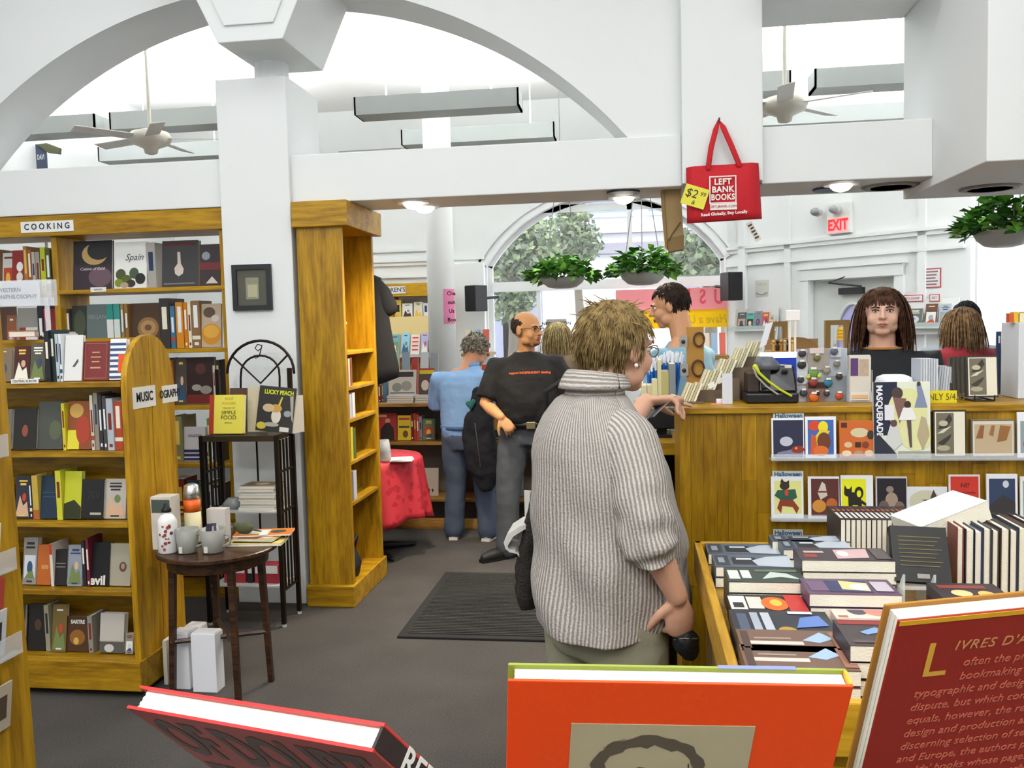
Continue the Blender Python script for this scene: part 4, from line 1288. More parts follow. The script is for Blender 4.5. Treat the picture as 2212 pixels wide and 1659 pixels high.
# items on the side table
p_ = on_table(352, 1196)
bt = thing('water_bottle', 'white metal water bottle with red poppies and black cap', 'bottle', p_)
s = at_y(372, 1100, p_.y).x - at_y(333, 1100, p_.y).x
R_ = s / 2
cx = (at_y(372, 1100, p_.y).x + at_y(333, 1100, p_.y).x) / 2
hh = at_y(352, 1108, p_.y).z - TZ
cen = (cx, p_.y + R_ * .6, TZ)
MB().lathe([(R_ * .9, 0), (R_, .006), (R_, hh * .74), (R_ * .93, hh * .82), (R_ * .6, hh * .93), (R_ * .42, hh * .95), (R_ * .42, hh)], cen, 24).build('bottle_body', mat('#e8e6e4', .3), bt, smooth=True)
MB().lathe([(R_ * .5, hh), (R_ * .5, hh + .012), (R_ * .28, hh + .02), (R_ * .2, hh + .036)], cen, 16).build('cap', BLACK, bt, smooth=True)
rnd = random.Random(5)
for k in range(16):
 a = rnd.uniform(-2.9, -.2)
 z = TZ + rnd.uniform(.02, hh * .72)
 c = Vector((cen[0] + R_ * 1.01 * math.cos(a), cen[1] + R_ * 1.01 * math.sin(a), z))
 d = Vector((math.cos(a), math.sin(a), 0))
 u = d.cross(Vector((0, 0, 1)))
 rr = rnd.uniform(.004, .009)
 MB().poly([c + d * .0008 + u * rr * math.cos(q * PI / 5) * rnd.uniform(.7, 1.1) + Vector((0, 0, 1)) * rr * math.sin(q * PI / 5) * rnd.uniform(.7, 1.1) for q in range(10)]).build('poppy_print', mat(rnd.choice(['#8e3b34', '#a34a40', '#6e3a34']), .4), bt)
p_ = at_z(350, 1180, TZ)
cb = thing('gift_carton', 'cream printed carton behind the poppy bottle', 'box', p_)
x0, x1 = at_y(331, 1100, 3.60).x, at_y(374, 1100, 3.60).x
zt_ = at_y(350, 1072, 3.6).z
MB().box(x0, 3.58, TZ + .001, x1, 3.66, zt_).build('carton_body', mat('#cfc8bc', .6, var=.15, scale=20), cb)
MB().poly([(x0 + .004, 3.579, zt_ - .07), (x1 - .004, 3.579, zt_ - .07), (x1 - .004, 3.579, zt_ - .012), (x0 + .004, 3.579, zt_ - .012)]).build('carton_print', mat('#4a554c', .6), cb)
y_ = 3.72
x0, x1 = at_y(399, 1100, y_).x, at_y(432, 1100, y_).x
R_ = (x1 - x0) / 2
cen = ((x0 + x1) / 2, y_, TZ)
zt_, zo, zo2 = at_y(415, 1044, y_).z - TZ, at_y(415, 1078, y_).z - TZ, at_y(415, 1104, y_).z - TZ
th_ = thing('thermos_flask', 'cream thermos flask with orange band and steel cup top', 'flask', cen)
MB().lathe([(R_ * .95, .001), (R_, .006), (R_, zo2)], cen, 24).build('flask_body', mat('#d9cfa4', .4), th_, smooth=True)
MB().lathe([(R_ * 1.01, zo2), (R_ * 1.01, zo)], cen, 24).build('orange_band', mat('#e2641e', .4), th_, smooth=True)
MB().lathe([(R_ * .98, zo), (R_ * .98, zo + .03), (R_ * .85, zt_ - .008), (R_ * .4, zt_)], cen, 24).build('cup_top', mat('#c9c9c8', .25, .9), th_, smooth=True)
for i, (p0, p1, pb, d) in enumerate(((380, 428, 1197, 'empty grey ceramic mug beside the poppy bottle'), (433, 486, 1196, 'grey ceramic mug holding clear packets'))):
 y_ = at_z((p0 + p1) / 2, pb, TZ).y + .03
 x0, x1 = at_y(p0, 1150, y_).x, at_y(p1, 1150, y_).x
 R_ = (x1 - x0) / 2
 cen = ((x0 + x1) / 2, y_, TZ + .001)
 hh = at_y(p0, 1142, y_).z - TZ
 mg = thing('mug', d, 'mug', cen)
 MB().lathe([(R_ * .72, 0), (R_ * .78, .004), (R_, hh), (R_ * .93, hh), (R_ * .72, .01)], cen, 24).build('cup', mat('#8d8c86', .4), mg, smooth=True)
 MB().tube([(cen[0] + R_ * .85, y_ + .0, TZ + hh * .8), (cen[0] + R_ * 1.35, y_ + .005, TZ + hh * .7), (cen[0] + R_ * 1.3, y_ + .005, TZ + hh * .35), (cen[0] + R_ * .82, y_, TZ + hh * .25)], .006, 8).build('handle', mat('#8d8c86', .4), mg, smooth=True)
 MB().box(cen[0] - R_ * .35, y_ - R_ * .85, TZ + .006, cen[0] - R_ * .05, y_ - R_ * .8, TZ + .034).build('price_label', mat('#cfcdc6', .5), mg)
 if i:
  for k in range(4):
   pk = thing('clear_packet', 'clear plastic gift packet standing in the grey mug, %s one' % ORD[k], 'packet', (cen[0] - .02 + k * .014, y_, TZ + .02), group='packets in the mug')
   MB().box(-.012, -.004, 0, .012, .004, .11 - .01 * (k % 2), M=Matrix.Translation((cen[0] - .018 + k * .0125, y_ - .006 + k * .005, TZ + .015)) @ Matrix.Rotation(.06 - k * .05, 4, 'Y')).build('sleeve', mat(['#3d3746', '#b8b4bc', '#5a4e5c', '#c9c6c8'][k], .2), pk)
bx = thing('small_carton', 'small white carton behind the grey mugs', 'box', (at_y(465, 1120, 3.78).x, 3.78, TZ))
x0, x1 = at_y(450, 1100, 3.8).x, at_y(490, 1100, 3.8).x
MB().box(x0, 3.78, TZ + .001, x1, 3.83, at_y(470, 1098, 3.8).z).build('carton_body', mat('#c5c2bd', .6), bx)
MB().box(x0 + .005, 3.7785, TZ + .04, x0 + .03, 3.7795, TZ + .07).build('carton_label', mat('#55514e', .6), bx)
for i, (p0, p1, pn, dz, c, d, rz) in enumerate(((486, 604, 1182, 0, '#d8c66a', 'cream picture book lying on the side table', .12), (500, 590, 1172, .014, '#b9a07a', 'tan picture book lying second in the pile on the side table', .0), (502, 622, 1164, .024, '#d4762a', 'orange picture book lying topmost on the side table', .2))):
 a, b = at_z(p0, pn, TZ + dz), at_z(p1, pn, TZ + dz)
 M = Matrix.Translation((a.x, a.y, TZ + dz + .001)) @ Matrix.Rotation(rz, 4, 'Z') @ Matrix.Rotation(-PI / 2, 4, 'X') @ Matrix.Translation((0, -.012, 0))
 book(M, (b.x - a.x), .12, .012 if i == 0 else .008, c, d, [('r', .1, .15, .6, .85, ['#4a5b3c', '#6b4a2e', '#c9d0c0'][i]), ('e', .75, .5, .14, .25, ['#8a3a2a', '#d9d2b8', '#3a4a3a'][i])], None, name='picture_book')
yv = 3.74
gx = at_y(528, 1140, yv).x
gd = thing('plush_bird', 'small olive green stuffed bird toy on the side table books', 'toy', (gx, yv, TZ))
zb_ = TZ + .036
MB().ball((gx, yv, zb_ + .026), (.042, .026, .026)).ball((gx - .035, yv, zb_ + .036), (.02, .018, .018)).build('bird_body', mat('#4c5236', .85, bump=.3, scale=90), gd, smooth=True)
MB().tube([(gx + .03, yv, zb_ + .022), (gx + .075, yv + .005, zb_ + .012)], [.012, .006], 8, flat=(Vector((0, 0, 1)), .4)).build('tail', mat('#3c4230', .85), gd, smooth=True)
MB().tube([(gx - .052, yv, zb_ + .034), (gx - .066, yv, zb_ + .03)], [.005, .002], 6).build('beak', mat('#b98a4a', .5), gd, smooth=True)
cdl = thing('gift_tag', 'small white paper tag lying beside the stuffed bird', 'tag', (gx + .09, yv, TZ))
MB().prism([(gx + .08, yv - .03, zb_), (gx + .12, yv - .02, zb_ + .002), (gx + .115, yv + .0, zb_ + .02), (gx + .085, yv - .01, zb_ + .012)], (0, 0, .002)).build('paper', mat('#d9d4cc', .6), cdl)

# white boxed posters on the floor
for i, (px0, px1, pt, y0, d) in enumerate(((372, 414, 1368, 3.60, 'tall white box on the floor under the side table, middle one'), (414, 472, 1370, 3.575, 'widest tall white box on the floor under the side table'), (352, 366, 1385, 3.64, 'narrow cream box on the floor against the gondola'), (400, 440, 1355, 3.72, 'tall white box at the back of the floor boxes'))):
 x0, x1 = at_y(px0, 1430, y0).x, at_y(px1, 1430, y0).x
 z1 = at_y(px0, pt, y0).z
 b_ = thing('storage_carton', d, 'box', ((x0 + x1) / 2, y0, 0), group='white boxes under the side table')
 MB().box(x0, y0, 0.001, x1 - .012, y0 + .075, z1).build('carton_body', mat(['#d7d7dc', '#dcdce0', '#c9c3b4', '#d2d0d4'][i], .6), b_, bevel=.002)
 MB().box(x0 + .004, y0 + .004, z1, x1 - .016, y0 + .071, z1 + .004).build('flap', mat('#e8e6e6', .6), b_)

# framed picture on the column
a, b = at_y(502, 573, 4.81), at_y(590, 669, 4.81)
pf = thing('framed_picture', 'small black framed picture hung on the square column', 'picture', ((a.x + b.x) / 2, 4.81, b.z))
y0 = 4.812
fwid = .028
MB().box(a.x, y0 - .02, b.z, b.x, y0, b.z + fwid).box(a.x, y0 - .02, a.z - fwid, b.x, y0, a.z).box(a.x, y0 - .02, b.z + fwid, a.x + fwid, y0, a.z - fwid).box(b.x - fwid, y0 - .02, b.z + fwid, b.x, y0, a.z - fwid).build('frame', mat('#2b2c30', .4), pf)
MB().box(a.x + fwid, y0 - .008, b.z + fwid, b.x - fwid, y0 - .002, a.z - fwid).build('mount', mat('#59594f', .7), pf)
ia, ib = at_y(530, 600, y0 - .009), at_y(560, 646, y0 - .009)
MB().box(ia.x, y0 - .010, ib.z, ib.x, y0 - .0085, ia.z).build('print', mat('#8f8f7e', .7, var=.25, scale=60), pf)
MB().box(ia.x + .012, y0 - .0112, ib.z + .012, ib.x - .008, y0 - .0102, ia.z - .04).build('print_patch', mat('#b3b08f', .7), pf)
def sheer(hexc, tr=.5):
 """Paper or cloth that lets some daylight through."""
 key = ('sheer', hexc, tr)
 if key in _mats:
  return _mats[key]
 m = bpy.data.materials.new('thin_paper')
 m.use_nodes = True
 nt = m.node_tree
 d = nt.nodes.new('ShaderNodeBsdfDiffuse')
 d.inputs[0].default_value = lin(hexc)
 t = nt.nodes.new('ShaderNodeBsdfTranslucent')
 t.inputs[0].default_value = lin(hexc)
 mx = nt.nodes.new('ShaderNodeMixShader')
 mx.inputs[0].default_value = tr
 nt.links.new(d.outputs[0], mx.inputs[1])
 nt.links.new(t.outputs[0], mx.inputs[2])
 nt.links.new(mx.outputs[0], nt.nodes['Material Output'].inputs[0])
 _mats[key] = m
 return m

# ------------------------------------------------------------------ red tote on the pilaster
TYF = 4.775
bgm = mat('#c4202b', .75, bump=.15, scale=400)
t = thing('tote_bag', 'red shopping tote with white shop emblem hung on the pilaster', 'bag', at_y(1563, 480, TYF))
q = [at_y(1482, 363, TYF), at_y(1638, 353, TYF), at_y(1645, 473, TYF), at_y(1484, 483, TYF)]
c_ = [p + Vector((0, -.07, 0)) for p in q]
b_ = MB()
NX, NZ = 10, 8
fr_, bk_ = [], []
for j in range(NZ + 1):
 for i in range(NX + 1):
  u, v_ = i / NX, j / NZ
  p = q[0].lerp(q[1], u).lerp(q[3].lerp(q[2], u), v_)
  bulge = .035 + .03 * math.sin(v_ * PI * .75) + .006 * math.sin(u * 9 + v_ * 4)
  edge = min(1, min(u, 1 - u) * 8 + .25)
  fr_.append(p + Vector((0, -bulge * edge, 0)))
  bk_.append(p)
n_ = NX + 1
F_ = []
for j in range(NZ):
 for i in range(NX):
  F_.append((j * n_ + i, (j + 1) * n_ + i, (j + 1) * n_ + i + 1, j * n_ + i + 1))
b_.add(fr_, F_)
b_.add(bk_, [f_[::-1] for f_ in F_])
N2 = len(fr_)
side = []
for j in range(NZ):
 side.append((j * n_, j * n_ + N2, (j + 1) * n_ + N2, (j + 1) * n_))
 side.append((j * n_ + NX, (j + 1) * n_ + NX, (j + 1) * n_ + NX + N2, j * n_ + NX + N2))
for i in range(NX):
 side.append((NZ * n_ + i, NZ * n_ + i + N2, NZ * n_ + i + 1 + N2, NZ * n_ + i + 1))
b_.f += side
b_.m += [0] * len(side)
b_.build('bag_body', bgm, t, smooth=True)
hk = at_y(1553, 262, TYF - .02)
for off in (0, .028):
 pts = [at_y(1530, 362, TYF - .02 - off), at_y(1536, 320, TYF - .03 - off), at_y(1546, 280, TYF - .03), hk, at_y(1562, 275, TYF - .03), at_y(1580, 315, TYF - .03 - off), at_y(1597, 356, TYF - .02 - off)]
 MB().tube(pts, .014, 8, flat=(Vector((0, 1, 0)), .25)).build('handle', bgm, t, smooth=True)
MB().tube([hk + Vector((0, .04, .0)), hk + Vector((0, -.015, .0)), hk + Vector((0, -.02, .012))], .005, 6).build('wall_hook', mat('#777777', .3, .8), t, smooth=True)
WT = mat('#efe7e2', .6)
fy = TYF - .072
la, lb = at_y(1532, 381, fy), at_y(1591, 438, fy)
rw = .006
fl = MB()
for x0, z0, x1, z1 in ((la.x, la.z - rw, lb.x, la.z), (la.x, lb.z, lb.x, lb.z + rw), (la.x, lb.z + rw, la.x + rw, la.z - rw), (lb.x - rw, lb.z + rw, lb.x, la.z - rw)):
 fl.box(x0, fy - .001, z0, x1, fy + .004, z1)
fl.build('emblem_frame', WT, t)
mid = (la.x + lb.x) / 2
hh = la.z - lb.z
for k, l in enumerate(('LEFT', 'BANK', 'BOOKS')):
 text(l, .042, WT, t, Matrix.Translation((mid, fy - .001, la.z - hh * (.22 + .28 * k))) @ Matrix.Rotation(PI / 2, 4, 'X'), bold=.0014, space=1.08, squeeze=.95 if k < 2 else .82)
la2, lb2 = at_y(1534, 440, fy), at_y(1592, 452, fy)
MB().box(la2.x, fy - .001, lb2.z, lb2.x, fy + .003, la2.z).build('emblem_plate', WT, t)
text('LEFT-BANK.COM', .018, mat('#b53a40', .6), t, Matrix.Translation((mid, fy - .003, (la2.z + lb2.z) / 2)) @ Matrix.Rotation(PI / 2, 4, 'X'))
pc = at_y(1564, 461, fy)
text('Read Globally, Buy Locally', .022, WT, t, Matrix.Translation((pc.x, fy - .003, pc.z)) @ Matrix.Rotation(PI / 2, 4, 'X') @ Matrix.Rotation(.04, 4, 'Z'), bold=.0006)
pc = at_y(1501, 425, fy)
t2 = thing('price_tag', 'yellow handwritten price note taped to the red tote', 'tag', pc)
M = Matrix.Translation((pc.x, fy - .008, pc.z)) @ Matrix.Rotation(.33, 4, 'Y')
MB().box(-.062, -.0015, -.052, .062, 0, .052, M=M).build('note', mat('#e6dc4e', .7), t2)
for s_, sz, dx_, dz_ in (('$2', .062, -.022, .01), ('99', .03, .036, .02), ('&', .03, .0, -.032)):
 text(s_, sz, mat('#3a3326', .6), t2, M @ Matrix.Translation((dx_, -.0022, dz_)) @ Matrix.Rotation(PI / 2, 4, 'X'), shear=.15)
pc = at_y(1628, 500, TYF - .03)
t2 = thing('price_ticket', 'narrow printed swing ticket dangling below the red tote', 'tag', pc)
M = Matrix.Translation(pc) @ Matrix.Rotation(-.5, 4, 'Y')
MB().box(-.016, -.0015, -.055, .016, 0, .055, M=M).build('ticket', mat('#d8d4c8', .6), t2)
for k in range(5):
 MB().box(-.012 + .004 * (k % 2), -.0025, -.04 + k * .018, .010, -.0016, -.03 + k * .018, M=M).build('ticket_print', mat('#4a4038', .6), t2)

# kraft paper box hung beneath the beam
q0, q1, q2, q3 = at_y(1433, 410, 4.96), at_y(1470, 404, 4.96), at_y(1477, 512, 4.96), at_y(1441, 520, 4.96)
t = thing('hanging_box', 'narrow brown kraft paper box hanging under the beam by the tote', 'box', (q0 + q1) / 2)
KR = mat('#a38a5e', .75, var=.15, scale=12, bump=.2)
MB().prism([q0, q1, q2, q3], (0, .12, 0)).build('box_body', KR, t, bevel=.003)
MB().prism([q3 + Vector((0, -.002, .012)), q2 + Vector((0, -.002, .012)), at_y(1478, 538, 4.96), at_y(1444, 543, 4.96)], (0, .122, 0)).build('bottom_flap', mat('#8a7048', .75), t)
MB().prism([at_y(1428, 412, 4.95), at_y(1434, 411, 4.95), at_y(1442, 538, 4.95), at_y(1436, 530, 4.95)], (0, .1, 0)).build('side_flap', mat('#8f764c', .75), t)
MB().tube([at_y(1470, 480, 4.952), at_y(1452, 505, 4.952), at_y(1444, 520, 4.952)], .003, 6).build('tape_cord', mat('#5c4a30', .6), t)
MB().box(q0.x + .01, 4.97, q0.z - .01, q1.x - .01, 5.05, ZB - .002).build('hanger_tab', KR, t)

# ------------------------------------------------------------------ black T-shirt on its stand behind the pine case
SY = 5.545
t = thing('tshirt', 'black T-shirt hanging on a hanger behind the pine case', 'shirt', at_y(820, 840, SY))
TS = mat('#1d1d20', .85, bump=.2, scale=30)
xa = at_y(742, 700, SY).x
secs = []
for (pl_, pr_, py_) in ((742, 864, 838), (742, 862, 800), (744, 850, 740), (746, 838, 670), (748, 832, 630), (752, 824, 606), (765, 812, 598), (778, 800, 592)):
 l_, r_ = at_y(pl_, py_, SY), at_y(pr_, py_, SY)
 secs.append((l_, r_))
rings_ = []
for k, (l_, r_) in enumerate(secs):
 cx, rx = (l_.x + r_.x) / 2, (r_.x - l_.x) / 2
 ry = .05 if k < 6 else .03
 ring = []
 for a in range(28):
  th = 2 * PI * a / 28
  w_ = 1 + (.12 * math.sin(3 * th + 1) * (1 - k / 8))
  x = cx + rx * math.cos(th)
  z = l_.z + ((x - cx) * .35 if k == 0 else 0) + ((x - cx) * .12 if k == 1 else 0)
  ring.append((x, SY + ry * w_ * math.sin(th), z))
 rings_.append(ring)
MB().rings(rings_).build('shirt_body', TS, t, smooth=True)
s0, s1 = at_y(818, 622, SY), at_y(838, 665, SY)
MB().tube([at_y(806, 612, SY), at_y(824, 634, SY), at_y(840, 664, SY)], [.055, .062, .06], 12, flat=(Vector((0, 1, 0)), .5)).build('sleeve', TS, t, smooth=True)

hx = at_y(789, 592, SY)
MB().tube([(hx.x - .12, SY, hx.z - .03), (hx.x, SY, hx.z + .01), (hx.x + .1, SY, hx.z - .03)], .006, 6).tube([(hx.x, SY, hx.z + .01), (hx.x, SY, hx.z + .06), (hx.x - .02, SY - .02, hx.z + .09), (hx.x - .03, SY - .13, hx.z + .09)], .003, 6).build('hanger', mat('#555555', .3, .8), t, smooth=True)

# ------------------------------------------------------------------ round table with the red cloth
RTY = 5.98
er = at_y(908, 990, RTY)
RZ = .69
RR = .345
RTX = er.x - RR
t = thing('party_table', 'small round folding table under the red cloth', 'table', (RTX, RTY, 0))
MB().lathe([(RR - .04, RZ - .03), (RR - .03, RZ - .004)], (RTX, RTY, 0), 32).build('tabletop', mat('#8a8a86', .5), t)
MB().tube([(RTX, RTY, .04), (RTX, RTY, RZ - .03)], .03, 10, caps=False).build('pedestal', BLACK, t)
for ang in (-.9, .7, 2.3, 3.9):
 MB().tube([(RTX, RTY, .05), (RTX + .3 * math.cos(ang), RTY + .3 * math.sin(ang), .016)], [.03, .016], 8).build('foot', BLACK, t, smooth=True)

def red_cloth():
 m = bpy.data.materials.new('red_damask')
 m.use_nodes = True
 N, L = m.node_tree.nodes, m.node_tree.links
 b = N['Principled BSDF']
 b.inputs['Roughness'].default_value = .55
 tc = N.new('ShaderNodeTexCoord')
 n = N.new('ShaderNodeTexVoronoi')
 n.inputs['Scale'].default_value = 16
 n2 = N.new('ShaderNodeTexNoise')
 n2.inputs['Scale'].default_value = 26
 L.new(tc.outputs['Object'], n.inputs['Vector'])
 L.new(tc.outputs['Object'], n2.inputs['Vector'])
 ad = N.new('ShaderNodeMath')
 ad.operation = 'ADD'
 L.new(n.outputs['Distance'], ad.inputs[0])
 L.new(n2.outputs['Fac'], ad.inputs[1])
 rp = N.new('ShaderNodeValToRGB')
 rp.color_ramp.elements[0].position = .78
 rp.color_ramp.elements[0].color = lin('#a81826')
 rp.color_ramp.elements[1].position = .9
 rp.color_ramp.elements[1].color = lin('#c22c38')
 L.new(ad.outputs[0], rp.inputs[0])
 L.new(rp.outputs[0], b.inputs['Base Color'])
 return m

cl = MB()
prof = [(.02, RZ + .004), (RR * .6, RZ + .004), (RR * .97, RZ + .003), (RR + .008, RZ - .02)]
NS = 96
rr_ = []
for r, z in prof:
 rr_.append([(RTX + r * math.cos(2 * PI * k / NS), RTY + r * math.sin(2 * PI * k / NS), z) for k in range(NS)])
for j in range(1, 11):
 f_ = j / 10
 ring = []
 for k in range(NS):
  a = 2 * PI * k / NS
  fold = .5 + .5 * math.sin(a * 11 + 1.2 * math.sin(a * 3))
  r = RR + .008 + f_ * (.01 + .06 * fold)
  hem = .235 + .05 * math.sin(2 * a + 2.5)
  z = RZ - .02 - (RZ - .02 - hem) * f_
  ring.append((RTX + r * math.cos(a), RTY + r * math.sin(a), z))
 rr_.append(ring)
cl.rings(rr_, closed=False)
o = cl.build('tablecloth', red_cloth(), None, smooth=True)
sd = o.modifiers.new('thickness', 'SOLIDIFY')
sd.thickness = .002
sd.offset = 1
tag(o, 'red damask tablecloth hanging in folds over the round table', 'tablecloth')
cpx = at_z(832, 998, RZ)
for k in range(6):
 cp = thing('plastic_cup', 'clear cup, %s up in the upturned stack on the red cloth' % ORD[k], 'cup', (cpx.x, cpx.y, RZ + .007 + k * .01), group='stacked clear cups on the red table')
 z0 = RZ + .009 + k * .012
 MB().rings([[(cpx.x + r * math.cos(q * PI / 9), cpx.y + r * math.sin(q * PI / 9), z0 + z) for q in range(18)] for r, z in ((.0435, 0), (.044, 0), (.0305, .085), (.001, .085), (.001, .0845), (.03, .0845), (.0435, 0))], closed=False).build('cup_wall', clear('#e9ecef', .72, .1), cp, smooth=True)
cpx = at_z(816, 996, RZ)
cp = thing('plastic_cup', 'single low clear cup beside the upturned cup stack', 'cup', (cpx.x, cpx.y, RZ + .007))
MB().lathe([(.03, .009), (.036, .06), (.035, .06), (.029, .012)], (cpx.x, cpx.y, RZ), 18).build('cup_wall', clear('#e9ecef', .72, .1), cp, smooth=True)
npx = at_z(866, 998, RZ)
np_ = thing('napkin_stack', 'folded white paper napkins lying on the red cloth', 'napkins', (npx.x, npx.y, RZ + .007))
for k in range(3):
 MB().box(-.075, -.07, 0, .075, .07, .004, M=Matrix.Translation((npx.x, npx.y + .03, RZ + .008 + k * .0045)) @ Matrix.Rotation(.15 + .1 * k, 4, 'Z')).build('napkin', mat('#e7e3e0', .8), np_)
bpx = at_z(806, 1004, RZ)
bb = thing('dark_bottle', 'dark bottle on the red cloth by the pine case', 'bottle', (bpx.x, bpx.y, RZ + .007))
MB().lathe([(.033, .009), (.035, .02), (.035, .13), (.014, .18), (.014, .22)], (bpx.x - .012, bpx.y, RZ), 18).build('bottle_body', mat('#15131a', .15), bb, smooth=True)

# ------------------------------------------------------------------ low bookcase in the middle of the front room
LY = 6.70
lz = [at_y(870, 872, LY).z, at_y(870, 955, LY).z, at_y(900, 1077, LY).z, at_y(930, 1112, LY).z]
LX0, LX1 = at_y(700, 900, LY).x, at_y(1215, 900, LY).x
t = thing('low_bookcase', 'low oak bookcase with books on top behind the red table', 'bookcase', ((LX0 + LX1) / 2, LY, 0))
LO = wood('#7a5426', '#b08442', 'X', 1.2)
for i, z in enumerate(lz[:3]):
 MB().box(LX0, LY, z - .025, LX1, LY + .36, z).build('shelf', LO, t, bevel=.003)
MB().box(LX0, LY + .34, .0, LX1, LY + .36, lz[0] - .025).build('back_board', mat('#6f675c', .7), t)
lxm = at_y(945, 900, LY).x
for x in (LX0, LX1 - .025):
 MB().box(x, LY + .004, 0, x + .025, LY + .34, lz[0] - .025).build('side_panel', LO, t)
MB().box(LX0, LY - .01, 0, LX1, LY + .03, at_y(930, 1120, LY).z).build('plinth', LO, t, bevel=.004)
zz = lz[1]
GL = 'books on the low oak bookcase'
shelf_row('low oak bookcase middle shelf', LY + .08, lz[1], [
 (775, 808, 905, 'f', '#5a6a7a'), (812, 855, 893, 'f', '#a83238', 'red book with a man in black', [('e', .55, .72, .13, .09, '#c99a7a'), ('p', [(.2, 0), (.9, 0), (.85, .45), (.6, .66), (.4, .6), (.2, .4)], '#2a2320'), ('r', .06, .86, .5, .94, '#d8c98a')]),
 (857, 886, 898, 'f', '#d6bf2c', 'yellow book with a small portrait', [('e', .6, .25, .2, .14, '#6a4a2a'), ('r', .1, .5, .9, .58, '#4a4a3a'), ('r', .1, .82, .9, .9, '#b03a2a')]),
 (887, 892, 893, 's', '#7a2a22'), (893, 898, 893, 's', '#a0402e'), (899, 904, 896, 's', '#c2453e'), (905, 911, 900, 's', '#8d8f94'), (912, 938, 905, 'f', '#5a7a5c', 'green book behind the man in blue'), (1045, 1060, 905, 's', '#5b3a2a'), (1062, 1080, 900, 's', '#3a4a5c'), (1140, 1165, 905, 'f', '#7a8a6a'),
], .16, GL, 31, lean=8)
shelf_row('low oak bookcase bottom shelf', LY + .08, lz[2], [
 (862, 880, 1020, 's', '#b0554a'), (882, 890, 1015, 's', '#8d4038'), (905, 945, 1012, 'f', '#b7aca0', 'pale box with black bird marks', [('e', .3, .2, .05, .06, '#2a2626'), ('e', .5, .2, .05, .06, '#2a2626'), ('e', .7, .2, .05, .06, '#2a2626')]), (1052, 1090, 1010, 'f', '#5a3a2c'), (1100, 1130, 1020, 'f', '#6b7280'),
], .16, GL, 32, lean=8)
# on top: standing magazines and flat stacks
shelf_row('low oak bookcase top', LY + .14, lz[0], [
 (793, 800, 835, 's', '#b0a83a'), (801, 808, 830, 's', '#a8452e'), (809, 815, 826, 's', '#3a5a7a'), (816, 822, 832, 's', '#7a3a2a'), (823, 828, 822, 's', '#4a6a8a'),
], .16, GL, 33, lean=8)
for s_, (px0, px1, n, c) in enumerate(((836, 893, 3, '#b9bcc0'), (896, 925, 3, '#a8aab0'))):
 x0, x1 = at_y(px0, 860, LY + .06).x, at_y(px1, 860, LY + .06).x
 for k in range(n):
  book(Matrix.Translation((x0 + .004 * (k % 2), LY + .05, lz[0] + .0012 + k * .019)) @ Matrix.Rotation(-PI / 2, 4, 'X') @ Matrix.Translation((0, -.018, 0)), x1 - x0, .15, .018, c, 'grey book lying flat on the low bookcase, %s up in the %s pile' % (ORD[k], 'wider' if s_ == 0 else 'narrower'), None, None, True, group=GL)
zt_ = lz[0] + .06
for (px0, px1, pt, pb, c, d, sh_) in (
 (838, 898, 803, 851, '#c9c5ba', 'pale comic book with line drawings leaning on the low bookcase', [('r', .1, .72, .9, .92, '#3a3a38'), ('e', .3, .3, .18, .18, '#8a8c86'), ('e', .65, .35, .2, .2, '#9a958a'), ('r', .05, .05, .95, .1, '#6a6a66')]),
 (903, 938, 800, 851, '#4a3a34', 'dark comic book with yellow masthead leaning on the low bookcase', [('r', .02, .78, .98, .95, '#c9c02c'), ('r', .02, .93, .98, 1, '#b0303a'), ('e', .4, .35, .25, .2, '#c9b8a8'), ('e', .75, .3, .15, .16, '#8a7a70')]),
):
 a, b = at_y(px0, pt, LY + .1), at_y(px1, pb, LY + .1)
 book(Matrix.Translation((a.x, LY + .1, lz[0] + .0625)) @ Matrix.Rotation(-.2, 4, 'X'), b.x - a.x, a.z - b.z + .02, .008, c, d, sh_, None, name='comic_book')
# a tilted rack row further back on top
for i, (px0, px1, pt, pb, c) in enumerate(((836, 862, 765, 800, '#b9c2a0'), (866, 884, 762, 800, '#8d9aa8'), (888, 902, 775, 800, '#b03a3a'), (906, 925, 762, 800, '#c9ccce'), (928, 946, 764, 800, '#8f9498'), (1040, 1055, 790, 830, '#c9452e'))):
 a, b = at_y(px0, pt, LY + .3), at_y(px1, pb, LY + .3)
 book(Matrix.Translation((a.x, LY + .26, lz[0] + .012)) @ Matrix.Rotation(-.2, 4, 'X'), b.x - a.x, a.z - lz[0], .012, c, '%s magazine in the back row on the low bookcase, %s one' % (cname(c), ORD[i]), None, None, name='magazine', group=GL)

# ------------------------------------------------------------------ children's wall case and display racks
KY = 10.62
kz = [at_y(870, 689, KY).z, at_y(870, 765, KY).z, at_y(870, 850, KY).z]
KX0, KX1 = at_y(560, 700, KY).x, -2.32
t = thing('childrens_bookcase', 'yellow pine wall bookcase marked CHILDRENS at the shop front', 'bookcase', ((KX0 + KX1) / 2, KY, 0))
kh0, kh1 = at_y(870, 640, KY).z, at_y(870, 612, KY).z
MB().box(KX0, KY, kh0, KX1, KY + .3, kh1).build('header', PINE_X, t)
for z in kz + [.12]:
 MB().box(KX0, KY, z - .03, KX1, KY + .3, z).build('shelf', PINE_X, t)
for px in (846, 700):
 x = at_y(px, 700, KY).x
 MB().box(x - .02, KY + .005, 0, x + .02, KY + .3, kh0).build('upright', PINE_Z, t)
MB().box(KX1 - .03, KY + .005, 0, KX1, KY + .3, kh0).build('upright', PINE_Z, t)
placard("white CHILDREN'S sign on the far wall case header", "CHILDREN'S", 806, 620, 876, 634, KY - .002, .075, ink='#3a3a40', bold=.001)
